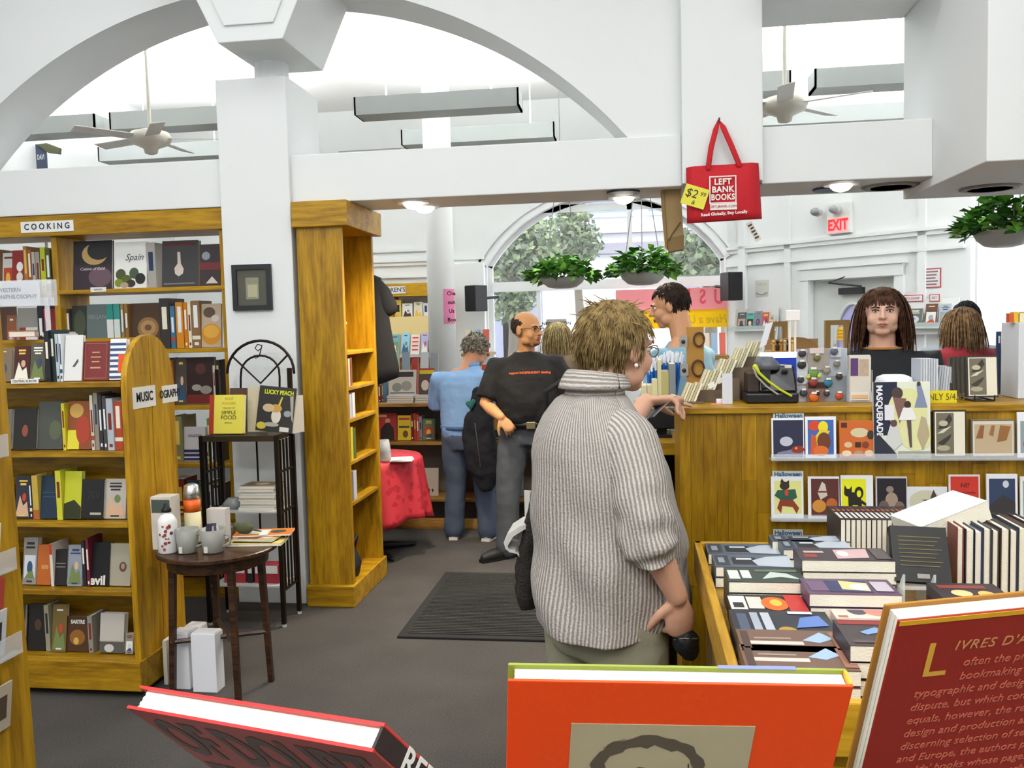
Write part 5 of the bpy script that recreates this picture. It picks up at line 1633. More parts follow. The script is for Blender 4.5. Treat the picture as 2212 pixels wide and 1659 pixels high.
shelf_row("children's case top shelf", KY + .06, kz[0], [(760, 775, 655, 's', '#e8e6e0'), (777, 792, 650, 's', '#d9c27a'), (795, 815, 650, 'f', '#e6e2d6'), (818, 840, 652, 'f', '#e9e7e2'), (852, 866, 648, 's', '#e2c25a'), (868, 890, 655, 'f', '#ece9e0'), (893, 912, 652, 'f', '#e8dcc0'), (914, 925, 655, 's', '#e6e6e6')], .2, "children's picture books", 41, lean=6)
shelf_row("children's case middle shelf", KY + .06, kz[1], [(770, 790, 712, 'f', '#c9c23a'), (795, 812, 715, 's', '#9ab03a'), (815, 838, 712, 'f', '#c8c63a'), (856, 868, 722, 's', '#8ab0b8')], .2, "children's picture books", 42, lean=6)
RY = 9.2
t = thing('display_rack', 'low slanted rack of face out picture books before the round column', 'rack', at_z(890, 1000, 0) * 0 + Vector((at_y(890, 800, RY).x, RY, 0)))
x0, x1 = at_y(800, 770, RY).x, at_y(935, 770, RY).x
rz_ = at_y(880, 768, RY).z
MB().box(x0, RY, rz_ - .02, x1, RY + .25, rz_).build('ledge', mat('#d8d4cc', .5), t)
MB().prism([(x0, RY + .06, rz_), (x0, RY + .2, rz_ + .42), (x0, RY + .22, rz_ + .42), (x0, RY + .08, rz_)], (x1 - x0, 0, 0)).build('slant_back', mat('#c9b27a', .6), t)
MB().box(x0, RY + .05, 0, x1, RY + .25, rz_ - .02).build('cabinet', LO, t)
for i, (px0, px1, pt, c, d) in enumerate(((802, 826, 722, '#8a8a3a', 'olive'), (836, 862, 724, '#5f9aa0', 'teal'), (864, 884, 720, '#8fc0d8', 'light blue'), (885, 906, 724, '#e6dcd4', 'white and red'), (907, 924, 720, '#a9a6cc', 'lavender'), (925, 934, 735, '#2c3050', 'navy'))):
 a, b = at_y(px0, pt, RY + .04), at_y(px1, 766, RY + .04)
 book(Matrix.Translation((a.x, RY + .045, rz_ + .008)) @ Matrix.Rotation(-.3, 4, 'X'), b.x - a.x - .004, (a.z - rz_) * 1.03, .012, c, '%s picture book face out on the slanted rack, %s one' % (d, ORD[i]), [('r', .15, .2 + .2 * k, .85, .28 + .2 * k, '#c0383a') for k in range(4)] if i == 3 else rand_print(random.Random(i + 60), c), None, group='picture books on the slanted rack', name='picture_book')
# more front room furniture near the window, mostly hidden by people
for (px0, px1, pt, Y, c, lab) in ((1000, 1055, 770, 8.9, '#d8d6d2', 'white display unit beside the window pilaster'), (1225, 1290, 790, 9.4, '#c9c4bc', 'pale display table in front of the arched window'), (1520, 1572, 775, 9.6, '#b9b6b0', 'grey display unit below the window banners')):
 a, b = at_y(px0, pt, Y), at_y(px1, pt, Y)
 t = thing('display_unit', lab, 'display', ((a.x + b.x) / 2, Y, 0))
 MB().box(a.x, Y, .08, b.x, Y + .4, a.z).build('cabinet', mat(c, .6), t, bevel=.01)
 MB().box(a.x + .03, Y + .03, 0, b.x - .03, Y + .37, .08).build('plinth', BLACK, t)
 MB().box(a.x - .015, Y - .015, a.z, b.x + .015, Y + .415, a.z + .03).build('top_board', LO, t)
 for k in range(3):
  w_ = (b.x - a.x) / 3
  book(Matrix.Translation((a.x + w_ * k + .01, Y + .1, a.z + .037)) @ Matrix.Rotation(-.2, 4, 'X'), w_ - .02, .24, .02, ['#d8c8b0', '#8fa6c0', '#c05a4a'][k], '%s book standing on the %s' % (['cream', 'blue', 'red'][k], lab), None, None, True)
placard('white NEW FICTION sign standing before the arched window', 'NEW FICTION', 1180, 690, 1224, 708, 8.8, .045, ink='#2c2c30', bold=.001, nm='sign_card')
sg_ = [o for o in COL.objects if o.name.startswith('sign_card')][-1]
MB().tube([(sg_.location.x, 8.81, .01), (sg_.location.x, 8.81, sg_.location.z)], .01, 6).lathe([(.1, 0), (.1, .012)], (sg_.location.x, 8.81, 0), 16).build('post', mat('#8a8a88', .4), sg_)
# pink notice on the round column
Yc = 8.2 - .13
a, b = at_y(957, 624, Yc), at_y(982, 699, Yc)
t = thing('paper_notice', 'pink paper notice with bold black words taped to the round column', 'notice', (a.x, Yc, b.z))
rc = Vector((cc_.x, 8.2, 0))
angs = [math.asin(max(-.99, min(.99, (x - rc.x) / .131))) for x in (a.x, (a.x * 2 + b.x) / 3, (a.x + 2 * b.x) / 3, b.x)]
MB().add([(rc.x + .1325 * math.sin(q), rc.y - .1325 * math.cos(q), z) for q in angs for z in (b.z, a.z)], [(0, 2, 3, 1), (2, 4, 5, 3), (4, 6, 7, 5)]).build('paper', mat('#e88ab0', .8), t, smooth=True)
for k, l in enumerate(('Che', 'out', 'Us', 'Boo')):
 z = a.z - (a.z - b.z) * (.14 + .25 * k)
 text(l, .05, mat('#3a2030', .7), t, Matrix.Translation((a.x + .075, rc.y - .128, z)) @ Matrix.Rotation(.55, 4, 'Z') @ Matrix.Rotation(PI / 2, 4, 'X'), bold=.0015)

# ------------------------------------------------------------------ speakers
def speaker(label, px0, py0, px1, py1, Y, turn):
 a, b = at_y(px0, py0, Y), at_y(px1, py1, Y)
 c = (a + b) / 2
 w, h = (b.x - a.x) * .72, a.z - b.z
 t = thing('loudspeaker', label, 'speaker', c)
 M = Matrix.Translation(c) @ Matrix.Rotation(turn, 4, 'Z')
 MB().box(-w / 2, -.02, -h / 2, w / 2, .2, h / 2, M=M).build('cabinet', mat('#2b2b2e', .5), t, bevel=.008)
 MB().box(-w / 2 + .01, -.03, -h / 2 + .01, w / 2 - .01, -.02, h / 2 - .01, M=M).build('grille', mat('#161618', .8, bump=.4, scale=300), t)
 MB().tube([M @ Vector((0, .2, 0)), M @ Vector((0, .5, .02))], .018, 8).build('bracket', mat('#333333', .4, .6), t)

speaker('black wall speaker beside the arched window, on the white pilaster', 996, 617, 1040, 672, 10.55, -.55)
speaker('black wall speaker at the corner above the yellow banner', 1563, 588, 1612, 648, 10.45, .35)

# ------------------------------------------------------------------ hanging planters
def planter(label, px, py_rim, py_bot, half, Y, seed, spread=1.42, tall=.22, n=460):
 rnd = random.Random(seed)
 c = at_y(px, py_rim, Y)
 bz_ = at_y(px, py_bot, Y).z
 R = at_y(px + half, py_rim, Y).x - c.x
 t = thing('hanging_planter', label, 'planter', (c.x, Y, bz_))
 h = c.z - bz_
 MB().lathe([(R * .35, 0), (R * .62, h * .12), (R * .86, h * .5), (R, h), (R * .95, h), (R * .8, h * .55)], (c.x, Y, bz_), 28).build('bowl', mat('#b9b6b2', .5), t, smooth=True)
 for k in range(3):
  a = k * 2 * PI / 3 + .5
  MB().tube([(c.x + R * .95 * math.cos(a), Y + R * .95 * math.sin(a), c.z), (c.x, Y, c.z + 1.2), (c.x, Y, CEIL)], .004, 5).build('hanging_wire', mat('#8a8a88', .4), t)
 lf = MB()
 for i in range(n):
  a = rnd.uniform(0, 2 * PI)
  rr = R * spread * math.sqrt(rnd.random())
  z = c.z + .02 + tall * (1 - (rr / (R * spread)) ** 2) * rnd.uniform(0, 1) - (rnd.uniform(-.02, .05) if rr > R else 0)
  p = Vector((c.x + rr * math.cos(a), Y + rr * math.sin(a), z))
  d = Vector((math.cos(a) + rnd.gauss(0, .5), math.sin(a) + rnd.gauss(0, .5), rnd.uniform(-.7, .6))).normalized()
  s = d.cross(Vector((rnd.gauss(0, .3), rnd.gauss(0, .3), 1))).normalized()
  up = s.cross(d)
  L_ = rnd.uniform(.06, .11)
  w_ = L_ * .4
  lf.add([p, p + d * L_ * .4 + s * w_ + up * .008, p + d * L_, p + d * L_ * .4 - s * w_ + up * .008, p + d * L_ * .45 - up * .006], [(0, 1, 4), (1, 2, 4), (2, 3, 4), (3, 0, 4)], rnd.randrange(4))
 o = lf.build('foliage', [mat('#3a7424', .45), mat('#5a9a32', .45), mat('#2c5a20', .45), mat('#7fb548', .45)], t)
 o['kind'] = 'stuff'
 st = MB()
 for i in range(16):
  a = i * 2 * PI / 16
  st.tube([(c.x + R * .5 * math.cos(a), Y + R * .5 * math.sin(a), c.z - .03), (c.x + R * .9 * math.cos(a), Y + R * .9 * math.sin(a), c.z + .08), (c.x + R * 1.3 * math.cos(a), Y + R * 1.3 * math.sin(a), c.z)], .004, 4)
 o = st.build('stems', mat('#3a5a20', .6), t)
 o['kind'] = 'stuff'

planter('hanging bowl of trailing green plants beyond the bald man', 1215, 600, 623, 50, 8.4, 1)
planter('hanging bowl of trailing green plants above the young man in light blue', 1388, 588, 616, 52, 8.2, 2)
planter('hanging bowl of dark leafy plants below the white bulkhead', 2168, 500, 534, 66, 6.3, 3, 1.4, .28, 560)

# ------------------------------------------------------------------ window banners, seen from behind
Yb = 10.93
RX_ = Matrix.Rotation(PI / 2, 4, 'X')
MIR = Matrix.Diagonal((-1, 1, 1, 1))
a, b = at_y(1330, 632, Yb), at_y(1570, 670, Yb)
t = thing('window_banner', 'pink banner reading USED reversed in the arched window', 'banner', ((a.x + b.x) / 2, Yb, b.z))
MB().box(a.x, Yb, b.z, b.x, Yb + .003, a.z + .03).build('cloth', sheer('#f0b4b8', .6), t)
for l, px in (('U', 1553), ('S', 1518), ('E', 1485), ('D', 1450)):
 p = at_y(px, 642, Yb - .004)
 text(l, .24, mat('#d4525c', .7), t, Matrix.Translation((p.x, Yb - .002, p.z)) @ RX_ @ MIR, bold=.006, squeeze=.7)
a, b = at_y(1375, 672, Yb), at_y(1571, 706, Yb)
t = thing('window_banner', 'yellow banner with reversed handwriting below the pink one', 'banner', ((a.x + b.x) / 2, Yb, b.z))
MB().box(a.x, Yb - .01, b.z, b.x, Yb - .007, a.z).build('cloth', sheer('#f4d63a', .6), t)
p = at_y(1515, 690, Yb - .012)
text('Have a Used', .15, mat('#c9a81e', .7), t, Matrix.Translation((p.x, Yb - .012, p.z)) @ RX_ @ MIR, bold=.002, shear=.2, squeeze=.8)

# ------------------------------------------------------------------ exit sign and wall notices on the corner wall
def wall_board(name, label, cat, px0, py0, px1, py1, o, th, colr, parts=None):
 s0, z1 = ch_px(px0, py0, o)
 s1, z0 = ch_px(px1, py1, o)
 t = thing(name, label, cat, ch((s0 + s1) / 2, o, z0))
 chbox(MB(), s0, s1, o, o + th, z0, z1).build('board', mat(colr, .6), t)
 return t, s0, s1, z0, z1

def ch_text(body, size, m, parent, s, o, z, **k):
 return text(body, size, m, parent, frame(ch(s, o, z), U, (0, 0, 1)), **k)

t, s0, s1, z0, z1 = wall_board('exit_sign', 'white EXIT sign with red letters and emergency lamps on the corner wall', 'sign', 1793, 443, 1842, 502, .002, .06, '#e8e8e4')
chbox(MB(), s0 + .015, s1 - .02, .062, .066, z0 + .01, z0 + (z1 - z0) * .52).build('red_face', mat('#ff9a9a', .5, emit=.6), t)
ch_text('EXIT', (z1 - z0) * .5, mat('#e02a30', .5, emit=.6), t, (s0 + s1) / 2, .069, z0 + (z1 - z0) * .27, bold=.006, squeeze=.72)
for sx in (s0 - .09, (s0 + s1) / 2):
 c = ch(sx, .1, z0 + (z1 - z0) * .78)
 MB().ball(c, (.055, .055, .05)).build('lamp_head', mat('#b9bab8', .3), t, smooth=True)
 MB().tube([c + NRM * .03, c + NRM * .065], [.045, .04], 12).build('lens', mat('#8d8f92', .15), t, smooth=True)
t, s0, s1, z0, z1 = wall_board('wall_notice', 'white notice with a red border on the corner wall', 'notice', 1988, 581, 2033, 621, .002, .004, '#b04a50')
chbox(MB(), s0 + .012, s1 - .012, .006, .0075, z0 + .012, z1 - .012).build('paper', mat('#e8e6e4', .7), t)
for k in range(5):
 zz = z1 - (z1 - z0) * (.18 + .16 * k)
 chbox(MB(), s0 + .03 + .01 * (k % 2), s1 - .03 - .012 * (k % 3), .0078, .009, zz - .007, zz + .007).build('text_line', mat('#8a6a70', .7), t)
t, s0, s1, z0, z1 = wall_board('wall_notice', 'pale cut out lettering with a smile beside the corner speaker', 'notice', 1632, 606, 1660, 640, .002, .002, '#d2d2ca')
ch_text('THANK YOU', .05, mat('#b4b2a6', .7), t, (s0 + s1) / 2, .005, z1 - .05, squeeze=.5)
MB().tube([ch(s0 + .02 + (s1 - s0 - .04) * k / 6, .008, z0 + .05 - .025 * math.sin(k * PI / 6)) for k in range(7)], .006, 6).build('smile', mat('#b4b2a6', .7), t)

def wall_rack(label, px0, py0, px1, py1, ledge_py, cards, group, rows=1):
 o = .12
 s0, z1 = ch_px(px0, py0, o)
 s1, z0 = ch_px(px1, py1, o)
 t = thing('card_rack', label, 'rack', ch((s0 + s1) / 2, o, z0))
 MB().prism([ch(s0, .04, z1), ch(s1, .04, z1), ch(s1, .1, z0), ch(s0, .1, z0)], NRM * -.02).build('back_panel', mat('#e6e6e2', .5), t)
 lz_ = ch_px(px0, ledge_py, o)[1]
 chbox(MB(), s0, s1, .08, .16, lz_ - .02, lz_).build('ledge', mat('#c9d6d2', .4), t)
 chbox(MB(), s0, s1, .155, .16, lz_, lz_ + .04).build('front_lip', clear('#e8f4f0', .6, .05), t)
 for k in (s0 + .02, s1 - .04):
  chbox(MB(), k, k + .02, .002, .08, z0 - .02, z0 + .05).build('bracket', mat('#bbbbbb', .4), t)
 for i, (cx0, cx1, ct, c, d) in enumerate(cards):
  a, zt = ch_px(cx0, ct, .12)
  b, _ = ch_px(cx1, ct, .12)
  w, h = b - a, zt - lz_ - .004
  cd_ = book(frame(ch(a, .135, lz_ + .006), U, -NRM) @ Matrix.Identity(4) @ Matrix.Rotation(-.18, 4, 'X'), w, h, .012, c, '%s on the %s, %s one' % (d, group, ORD[i]), rand_print(random.Random(i * 7 + int(px0)), c), None, name='boxed_notecards', cat='card box', group=group)
 return t

wall_rack('white card rack on the corner wall left of the door', 1580, 668, 1672, 770, 712, [(1592, 1611, 675, '#5a5e66', 'grey card box'), (1612, 1628, 676, '#58b0a4', 'teal card box'), (1629, 1645, 672, '#7a7e88', 'slate card box'), (1646, 1660, 675, '#b0403c', 'red card box'), (1661, 1672, 682, '#c9c2aa', 'cream card box')], 'corner rack beside the door')
wall_rack('white card rack on the corner wall below the red bordered notice', 1928, 648, 2062, 722, 706, [(1930, 1958, 655, '#8e3a40', 'red card box'), (1960, 1992, 667, '#5a6058', 'dark green card box'), (1998, 2024, 656, '#5a3a36', 'brown card box'), (2028, 2054, 656, '#aab2b8', 'pale card box')], 'corner rack below the notice')
for px0, px1, py0, py1, l in ((1950, 1994, 638, 651, 'MOLESKINE'), (2008, 2030, 636, 651, 'ART')):
 t, s0, s1, z0, z1 = wall_board('rack_sign', 'small red bordered rack topper reading %s' % l, 'sign', px0, py0, px1, py1, .05, .004, '#b8555a')
 chbox(MB(), s0 + .008, s1 - .008, .054, .0555, z0 + .008, z1 - .008).build('paper', mat('#ece6e4', .7), t)
 ch_text(l, (z1 - z0) * .5, mat('#9a5a62', .7), t, (s0 + s1) / 2, .0565, (z0 + z1) / 2, squeeze=.8)
# hanging banner high up by the left end of the arch
a, b = at_y(76, 312, 8.3), at_y(101, 368, 8.3)
t = thing('hanging_sign', 'dark poster panel with pale letters high beyond the arch end', 'sign', (a.x, 8.3, b.z))
MB().box(a.x, 8.3, 2.75, b.x, 8.32, a.z).build('panel', mat('#3a4258', .6), t)
MB().box(a.x, 8.295, b.z - .05, b.x, 8.299, b.z + .02).build('red_band', mat('#b03a48', .6), t)
text('DAVI', .07, mat('#c9d4de', .6), t, Matrix.Translation(((a.x + b.x) / 2, 8.297, at_y(88, 340, 8.3).z)) @ RX_, squeeze=.5, bold=.002)
MB().prism([at_y(80, 312, 8.28), at_y(100, 309, 8.28), at_y(129, 320, 8.28), at_y(128, 333, 8.28), at_y(104, 330, 8.28)], (0, .03, 0)).build('roof_flap', mat('#4a4c32', .6), t)
MB().box(a.x + .04, 8.3, 0, a.x + .06, 8.32, 2.75).build('pole', mat('#777777', .4), t)
# ------------------------------------------------------------------ sales counter
KF = 2.90
KZ = 1.316
KX0_, KX1_ = .14, 2.6
t = thing('sales_counter', 'tall butcher block sales counter with ledges of cards on its front', 'counter', (KX0_, KF, 0))
STV = wood('#845e08', '#ae8416', 'Z', 1.2, .35, 4.0, .24)
MB().box(KX0_ - .004, KF - .012, KZ - .022, KX1_, KF + .42, KZ).build('countertop', OAK_X, t, bevel=.003)
MB().box(KX0_ + .001, KF + .014, .06, KX1_, KF + .05, KZ - .022).build('core_panel', OAK_Z, t)
MB().box(KX0_ + .001, KF + .05, .06, KX0_ + .04, KF + .4, KZ - .022).build('end_panel', OAK_Z, t)
MB().box(KX0_ + .03, KF + .03, 0, KX1_, KF + .38, .06).build('toe_kick', mat('#1a1a24', .8), t)
rnd = random.Random(91)
x = KX0_
while x < 1.65:
 w_ = rnd.uniform(.034, .05)
 z = .06
 while z < KZ - .03:
  h_ = min(rnd.uniform(.25, .75), KZ - .022 - z)
  if KZ - .022 - (z + h_) < .12:
   h_ = KZ - .022 - z
  MB().box(x + .0004, KF - rnd.uniform(0, .0008), z + .0004, x + w_ - .0004, KF + .014, z + h_ - .0004).build('stave', STV, t)
  z += h_
 x += w_
lez = [at_y(1700, 991, KF - .03).z, at_y(1700, 1121, KF - .03).z, at_y(1700, 1240, KF - .03).z]
lx0 = at_y(1664, 991, KF - .03).x
ACR = clear('#eef3f6', .72, .04)
for z in lez:
 MB().box(lx0, KF - .052, z - .004, KX1_, KF - .002, z).box(lx0, KF - .052, z, KX1_, KF - .049, z + .018).build('card_ledge', ACR, t)

# desk behind the open end of the counter
t = thing('service_desk', 'lower wooden service desk behind the open end of the counter', 'desk', (0, 3.5, 0))
dz_ = at_y(1430, 957, 3.32).z
MB().box(-.04, 3.34, dz_ - .05, 1.9, 3.9, dz_).build('desk_top', OAK_X, t, bevel=.004)
for x in (-.02, 1.84):
 MB().box(x, 3.4, 0, x + .04, 3.86, dz_ - .05).build('desk_side', OAK_Z, t)
MB().box(.02, 3.8, .1, 1.84, 3.82, dz_ - .05).build('modesty_panel', mat('#3a2a18', .6), t)
m_t = thing('flat_monitor', 'black back of a monitor on the desk beside the reaching hand', 'monitor', (.02, 3.5, dz_))
a, b = at_y(1398, 884, 3.5), at_y(1462, 948, 3.5)
MB().box(a.x, 3.5, dz_ + .03, b.x, 3.54, a.z).build('screen_back', mat('#131316', .4), m_t, bevel=.006)
MB().box((a.x + b.x) / 2 - .02, 3.53, dz_ + .001, (a.x + b.x) / 2 + .02, 3.56, dz_ + .1).box(a.x + .02, 3.46, dz_ + .001, b.x - .02, 3.62, dz_ + .012).build('stand', mat('#101012', .4), m_t)

# greeting cards on the ledges
def ledge_card(label, px0, px1, pt, row, border, shapes, title=None, nm='greeting_card', cat='card', t_=.006, dx=0.0):
 y = KF - .03 - dx
 a, b = at_y(px0, pt, y), at_y(px1, pt, y)
 z = lez[row] + .001
 return book(Matrix.Translation((a.x, y, z + t_ * .1)) @ Matrix.Rotation(-.06, 4, 'X'), b.x - a.x - .002, a.z - z - .001, t_, border, label, shapes, title, name=nm, cat=cat, group='greeting cards on the counter ledges')

Wt = '#e4e4e8'
ledge_card('white bordered card with a ghostly kitten and pumpkin', 1667, 1739, 903, 0, Wt, [('r', .05, .02, .97, .95, '#2a2b44'), ('p', [(.05, .02), (.97, .02), (.97, .3), (.5, .2), (.2, .15)], '#7a7c92'), ('e', .45, .42, .2, .12, '#b9bac8'), ('e', .8, .22, .2, .09, '#8e2f22'), ('e', .75, .25, .04, .03, '#d8a04a')])
ledge_card('card with an orange and yellow owl and pumpkin on blue', 1740, 1808, 900, 0, Wt, [('r', .08, .08, .92, .92, '#3f62a8'), ('e', .3, .78, .2, .12, '#c9442a'), ('e', .58, .75, .16, .14, '#e0d02c'), ('p', [(.2, .3), (.5, .3), (.8, .65), (.5, .7), (.3, .5)], '#d9c02a'), ('e', .6, .4, .22, .22, '#6a3a22'), ('p', [(.15, .08), (.4, .08), (.35, .5), (.2, .6)], '#c4552a'), ('e', .5, .18, .25, .12, '#d06a2c')])
c = ledge_card('orange boxed card set with a cream oval label', 1814, 1890, 910, 0, '#c4642a', [('e', .58, .68, .26, .13, '#cdbf9a'), ('r', .05, .82, .22, .95, '#4a2c1c'), ('e', .25, .35, .12, .08, '#d9b48a'), ('r', .45, .28, .62, .42, '#3a2a22'), ('e', .75, .35, .1, .09, '#7a3a2a'), ('e', .9, .62, .1, .12, '#3a3230'), ('e', .2, .12, .14, .08, '#e0c9a0'), ('e', .55, .12, .14, .08, '#b08a6a'), ('e', .85, .12, .13, .09, '#d8c0a0')], nm='card_box', cat='card box', t_=.02)
ledge_card('large MASQUERADE picture book with costumed figures', 1889, 2014, 826, 0, '#d9dccb', [('p', [(0, .3), (0, 1), (.42, 1), (.42, .88), (.25, .3)], '#23253a'), ('e', .6, .62, .35, .3, '#d6d49a'), ('e', .75, .3, .3, .2, '#d8d8a0'),
 ('e', .42, .85, .1, .08, '#4a3a38'), ('p', [(.34, .8), (.58, .78), (.52, .6), (.46, .45), (.4, .62)], '#7a5a50'), ('p', [(.76, .96), (.84, .96), (.9, .8), (.95, .66), (.72, .66), (.78, .82)], '#7c86a0'), ('e', .8, .97, .035, .03, '#4a3430'),
 ('e', .6, .7, .06, .05, '#3a2c2a'), ('p', [(.52, .66), (.68, .66), (.76, .5), (.44, .5)], '#e0e0dc'), ('p', [(.58, .5), (.66, .5), (.67, .14), (.63, .14)], '#5a4a4a'), ('p', [(.84, .55), (.92, .52), (.98, .3), (.86, .1), (.76, .3)], '#b0a080'),
 ('p', [(.2, .22), (.28, .42), (.42, .42), (.5, .2), (.35, .1)], '#c9cac6'), ('e', .35, .46, .06, .05, '#5a4440'), ('r', .19, .5, .36, .7, '#d8d8dc'), ('p', [(0, 0), (.4, 0), (.4, .05), (.1, .3), (0, .3)], '#2c2f3a'), ('r', .42, .02, 1, .09, '#9a9a8a')],
 [('MASQUERADE', .105, .1, .62, '#e6e6ea', {'rot': -PI / 2, 'bold': .0008})], nm='picture_book', cat='book', t_=.014, dx=.008)
bird = [('r', .04, .04, .96, .96, '#ded8c4'), ('r', .08, .06, .62, .94, '#6e6858'), ('p', [(.12, .6), (.5, .92), (.58, .8), (.4, .62)], '#38352e'), ('p', [(.1, .3), (.55, .5), (.5, .4), (.3, .25)], '#3a372f'), ('e', .3, .72, .14, .06, '#b8b098'), ('e', .3, .2, .2, .06, '#a89f86'), ('p', [(.1, .5), (.3, .6), (.55, .66), (.3, .52)], '#cfc7ae')]
ledge_card('boxed notecards with brown bird print on the counter ledge', 2018, 2090, 886, 0, '#3a362f', bird, nm='card_box', cat='card box', t_=.014)
ledge_card('landscape boxed notecards with brown autumn leaves', 2100, 2196, 908, 0, '#6a6358', [('r', .03, .04, .97, .96, '#cfc6b2'), ('r', .07, .1, .93, .88, '#b7a284'), ('p', [(.1, .5), (.2, .85), (.3, .85), (.26, .5)], '#8a5a34'), ('p', [(.4, .6), (.46, .85), (.54, .85), (.5, .55)], '#94683c'), ('p', [(.58, .4), (.66, .85), (.9, .82), (.8, .45)], '#8f6236')], nm='card_box', cat='card box', t_=.02)
ledge_card('white card cut off by the right picture edge, upper ledge', 2200, 2262, 890, 0, Wt, [('r', .1, .1, .9, .8, '#8a9a9a'), ('e', .4, .3, .2, .15, '#b0402c')])
ledge_card('white card with a dancing cat in a green jacket', 1666, 1738, 1030, 1, Wt, [('r', .1, .12, .94, .9, '#d9d98c'), ('e', .42, .78, .15, .1, '#3a2c28'), ('p', [(.28, .86), (.34, .96), (.42, .86)], '#2c2422'), ('p', [(.46, .86), (.56, .92), (.56, .82)], '#2c2422'), ('p', [(.2, .68), (.75, .7), (.8, .5), (.6, .42), (.28, .45), (.1, .55)], '#2f5a48'), ('p', [(.28, .46), (.68, .44), (.86, .25), (.78, .12), (.66, .28), (.34, .3), (.3, .12), (.18, .25)], '#8a3a2a'), ('e', .48, .62, .06, .08, '#c9452c')])
ledge_card('maroon card with a ghost and pumpkins', 1746, 1815, 1030, 1, Wt, [('r', .1, .06, .98, .95, '#5c302c'), ('p', [(.3, .62), (.45, .88), (.55, .82), (.62, .55), (.4, .45)], '#c9c2b4'), ('e', .35, .3, .22, .15, '#c98a3a'), ('e', .75, .35, .18, .14, '#b5642c'), ('r', .3, .62, .6, .66, '#8a3a30')])
ledge_card('yellow card with an arched black cat', 1817, 1888, 1028, 1, Wt, [('r', .03, .03, .78, .92, '#dfe01e'), ('e', .22, .6, .12, .09, '#2b2420'), ('p', [(.1, .64), (.12, .78), (.2, .68)], '#2b2420'), ('p', [(.26, .68), (.34, .76), (.34, .62)], '#2b2420'), ('p', [(.22, .55), (.3, .62), (.5, .6), (.62, .5), (.66, .2), (.56, .2), (.52, .32), (.36, .32), (.34, .16), (.24, .16)], '#2b2420'), ('e', .56, .6, .14, .14, '#2b2420'), ('e', .56, .58, .07, .08, '#dfe01e'), ('p', [(.62, .36), (.78, .3), (.78, .36), (.64, .44)], '#2b2420')])
ledge_card('black card with a group of dressed up cats', 1893, 1962, 1030, 1, '#c9c6c8', [('r', .04, .03, .97, .96, '#26222a'), ('e', .45, .7, .12, .08, '#8a7a72'), ('e', .5, .45, .2, .18, '#a08a7a'), ('e', .25, .3, .16, .14, '#6a5a58'), ('e', .75, .28, .16, .14, '#7a6458'), ('e', .5, .18, .2, .1, '#c9b8a8')])
ledge_card('landscape white card with a witch and long nose', 1961, 2048, 1052, 1, '#d6d6da', [('e', .45, .55, .4, .35, '#c4c0a4'), ('p', [(.3, .05), (.8, .05), (.82, .5), (.66, .92), (.56, .6), (.4, .5)], '#4a3a40'), ('p', [(.35, .6), (.6, .5), (.58, .62)], '#5a4a48')])
ledge_card('red card with HI! and a small white cat', 2051, 2121, 1026, 1, '#d8cfc8', [('r', .06, .04, .95, .96, '#c4362a'), ('e', .5, .2, .24, .14, '#e0d8cc'), ('e', .55, .24, .16, .1, '#3a4a54'), ('p', [(.38, .3), (.42, .42), (.5, .32)], '#2c2a2c'), ('p', [(.58, .32), (.68, .42), (.7, .28)], '#2c2a2c'), ('e', .2, .08, .12, .06, '#d8c8b8'), ('e', .8, .1, .12, .06, '#d8c8b8')], [('HI!', .15, .5, .76, '#3a2420', {'shear': .2}), ('HAPPY HALLOWEEN', .05, .5, .6, '#5a2a20')])
ledge_card('night blue card with a full moon', 2133, 2202, 1025, 1, Wt, [('r', .08, .08, .92, .9, '#33405c'), ('e', .62, .78, .1, .08, '#c9ccd2'), ('p', [(.08, .08), (.92, .08), (.92, .4), (.5, .55), (.08, .3)], '#3a3638')])
ledge_card('white card cut off by the right picture edge, lower ledge', 2206, 2265, 1030, 1, Wt, [('r', .1, .1, .9, .9, '#8aa08a')])
for i, (px0, px1, py0, py1) in enumerate(((1670, 1736, 889, 906), (1668, 1735, 1017, 1031), (1670, 1734, 1143, 1158))):
 placard('Halloween ledge label above the %s' % ('kitten and pumpkin card', 'dancing cat card', 'bottom card ledge')[i], 'Halloween', px0, py0, px1, py1, KF - .004, .02, bg_='#c9cfca', ink='#3a5a7a', bold=.0006, nm='ledge_label')

# ------------------------------------------------------------------ things on the counter top
def ctop(px, py=876):
 return at_z(px, py, KZ)

t = thing('bookmark_rack', 'stepped brown rack holding slanted bookmark bundles on the counter end', 'rack', (.2, 3.05, KZ))
BR = mat('#6b5a4a', .6)
steps_ = [((1470, 1520), 3.02, 0.0), ((1508, 1560), 3.07, .035), ((1540, 1598), 3.12, .07), ((1575, 1628), 3.17, .105), ((1608, 1662), 3.22, .14)]
for (p0, p1), y, h in steps_:
 a, b = at_y(p0, 870, y), at_y(p1, 870, y)
 MB().box(a.x, y, KZ + .001, b.x, y + .05, KZ + h + .006).build('step', BR, t)
MB().box(at_y(1560, 860, 2.99).x, 2.985, KZ + .001, at_y(1582, 860, 2.99).x, 2.99, at_y(1575, 806, 2.99).z).build('price_strip', mat('#c9cbd2', .5), t)
MB().prism([at_y(1640, 752, 3.2), at_y(1655, 745, 3.2), at_y(1670, 695, 3.2), at_y(1655, 700, 3.2)], (0, .006, 0)).build('price_strip', mat('#d4d6dc', .5), t)
for px, py in ((1532, 840), (1552, 830)):
 c = at_y(px, py, 3.02)
 MB().prism([c, c + Vector((.02, 0, .008)), c + Vector((.016, 0, .026)), c + Vector((-.006, 0, .016))], (0, .003, 0)).build('paper_tab', mat('#dedcd2', .6), t)
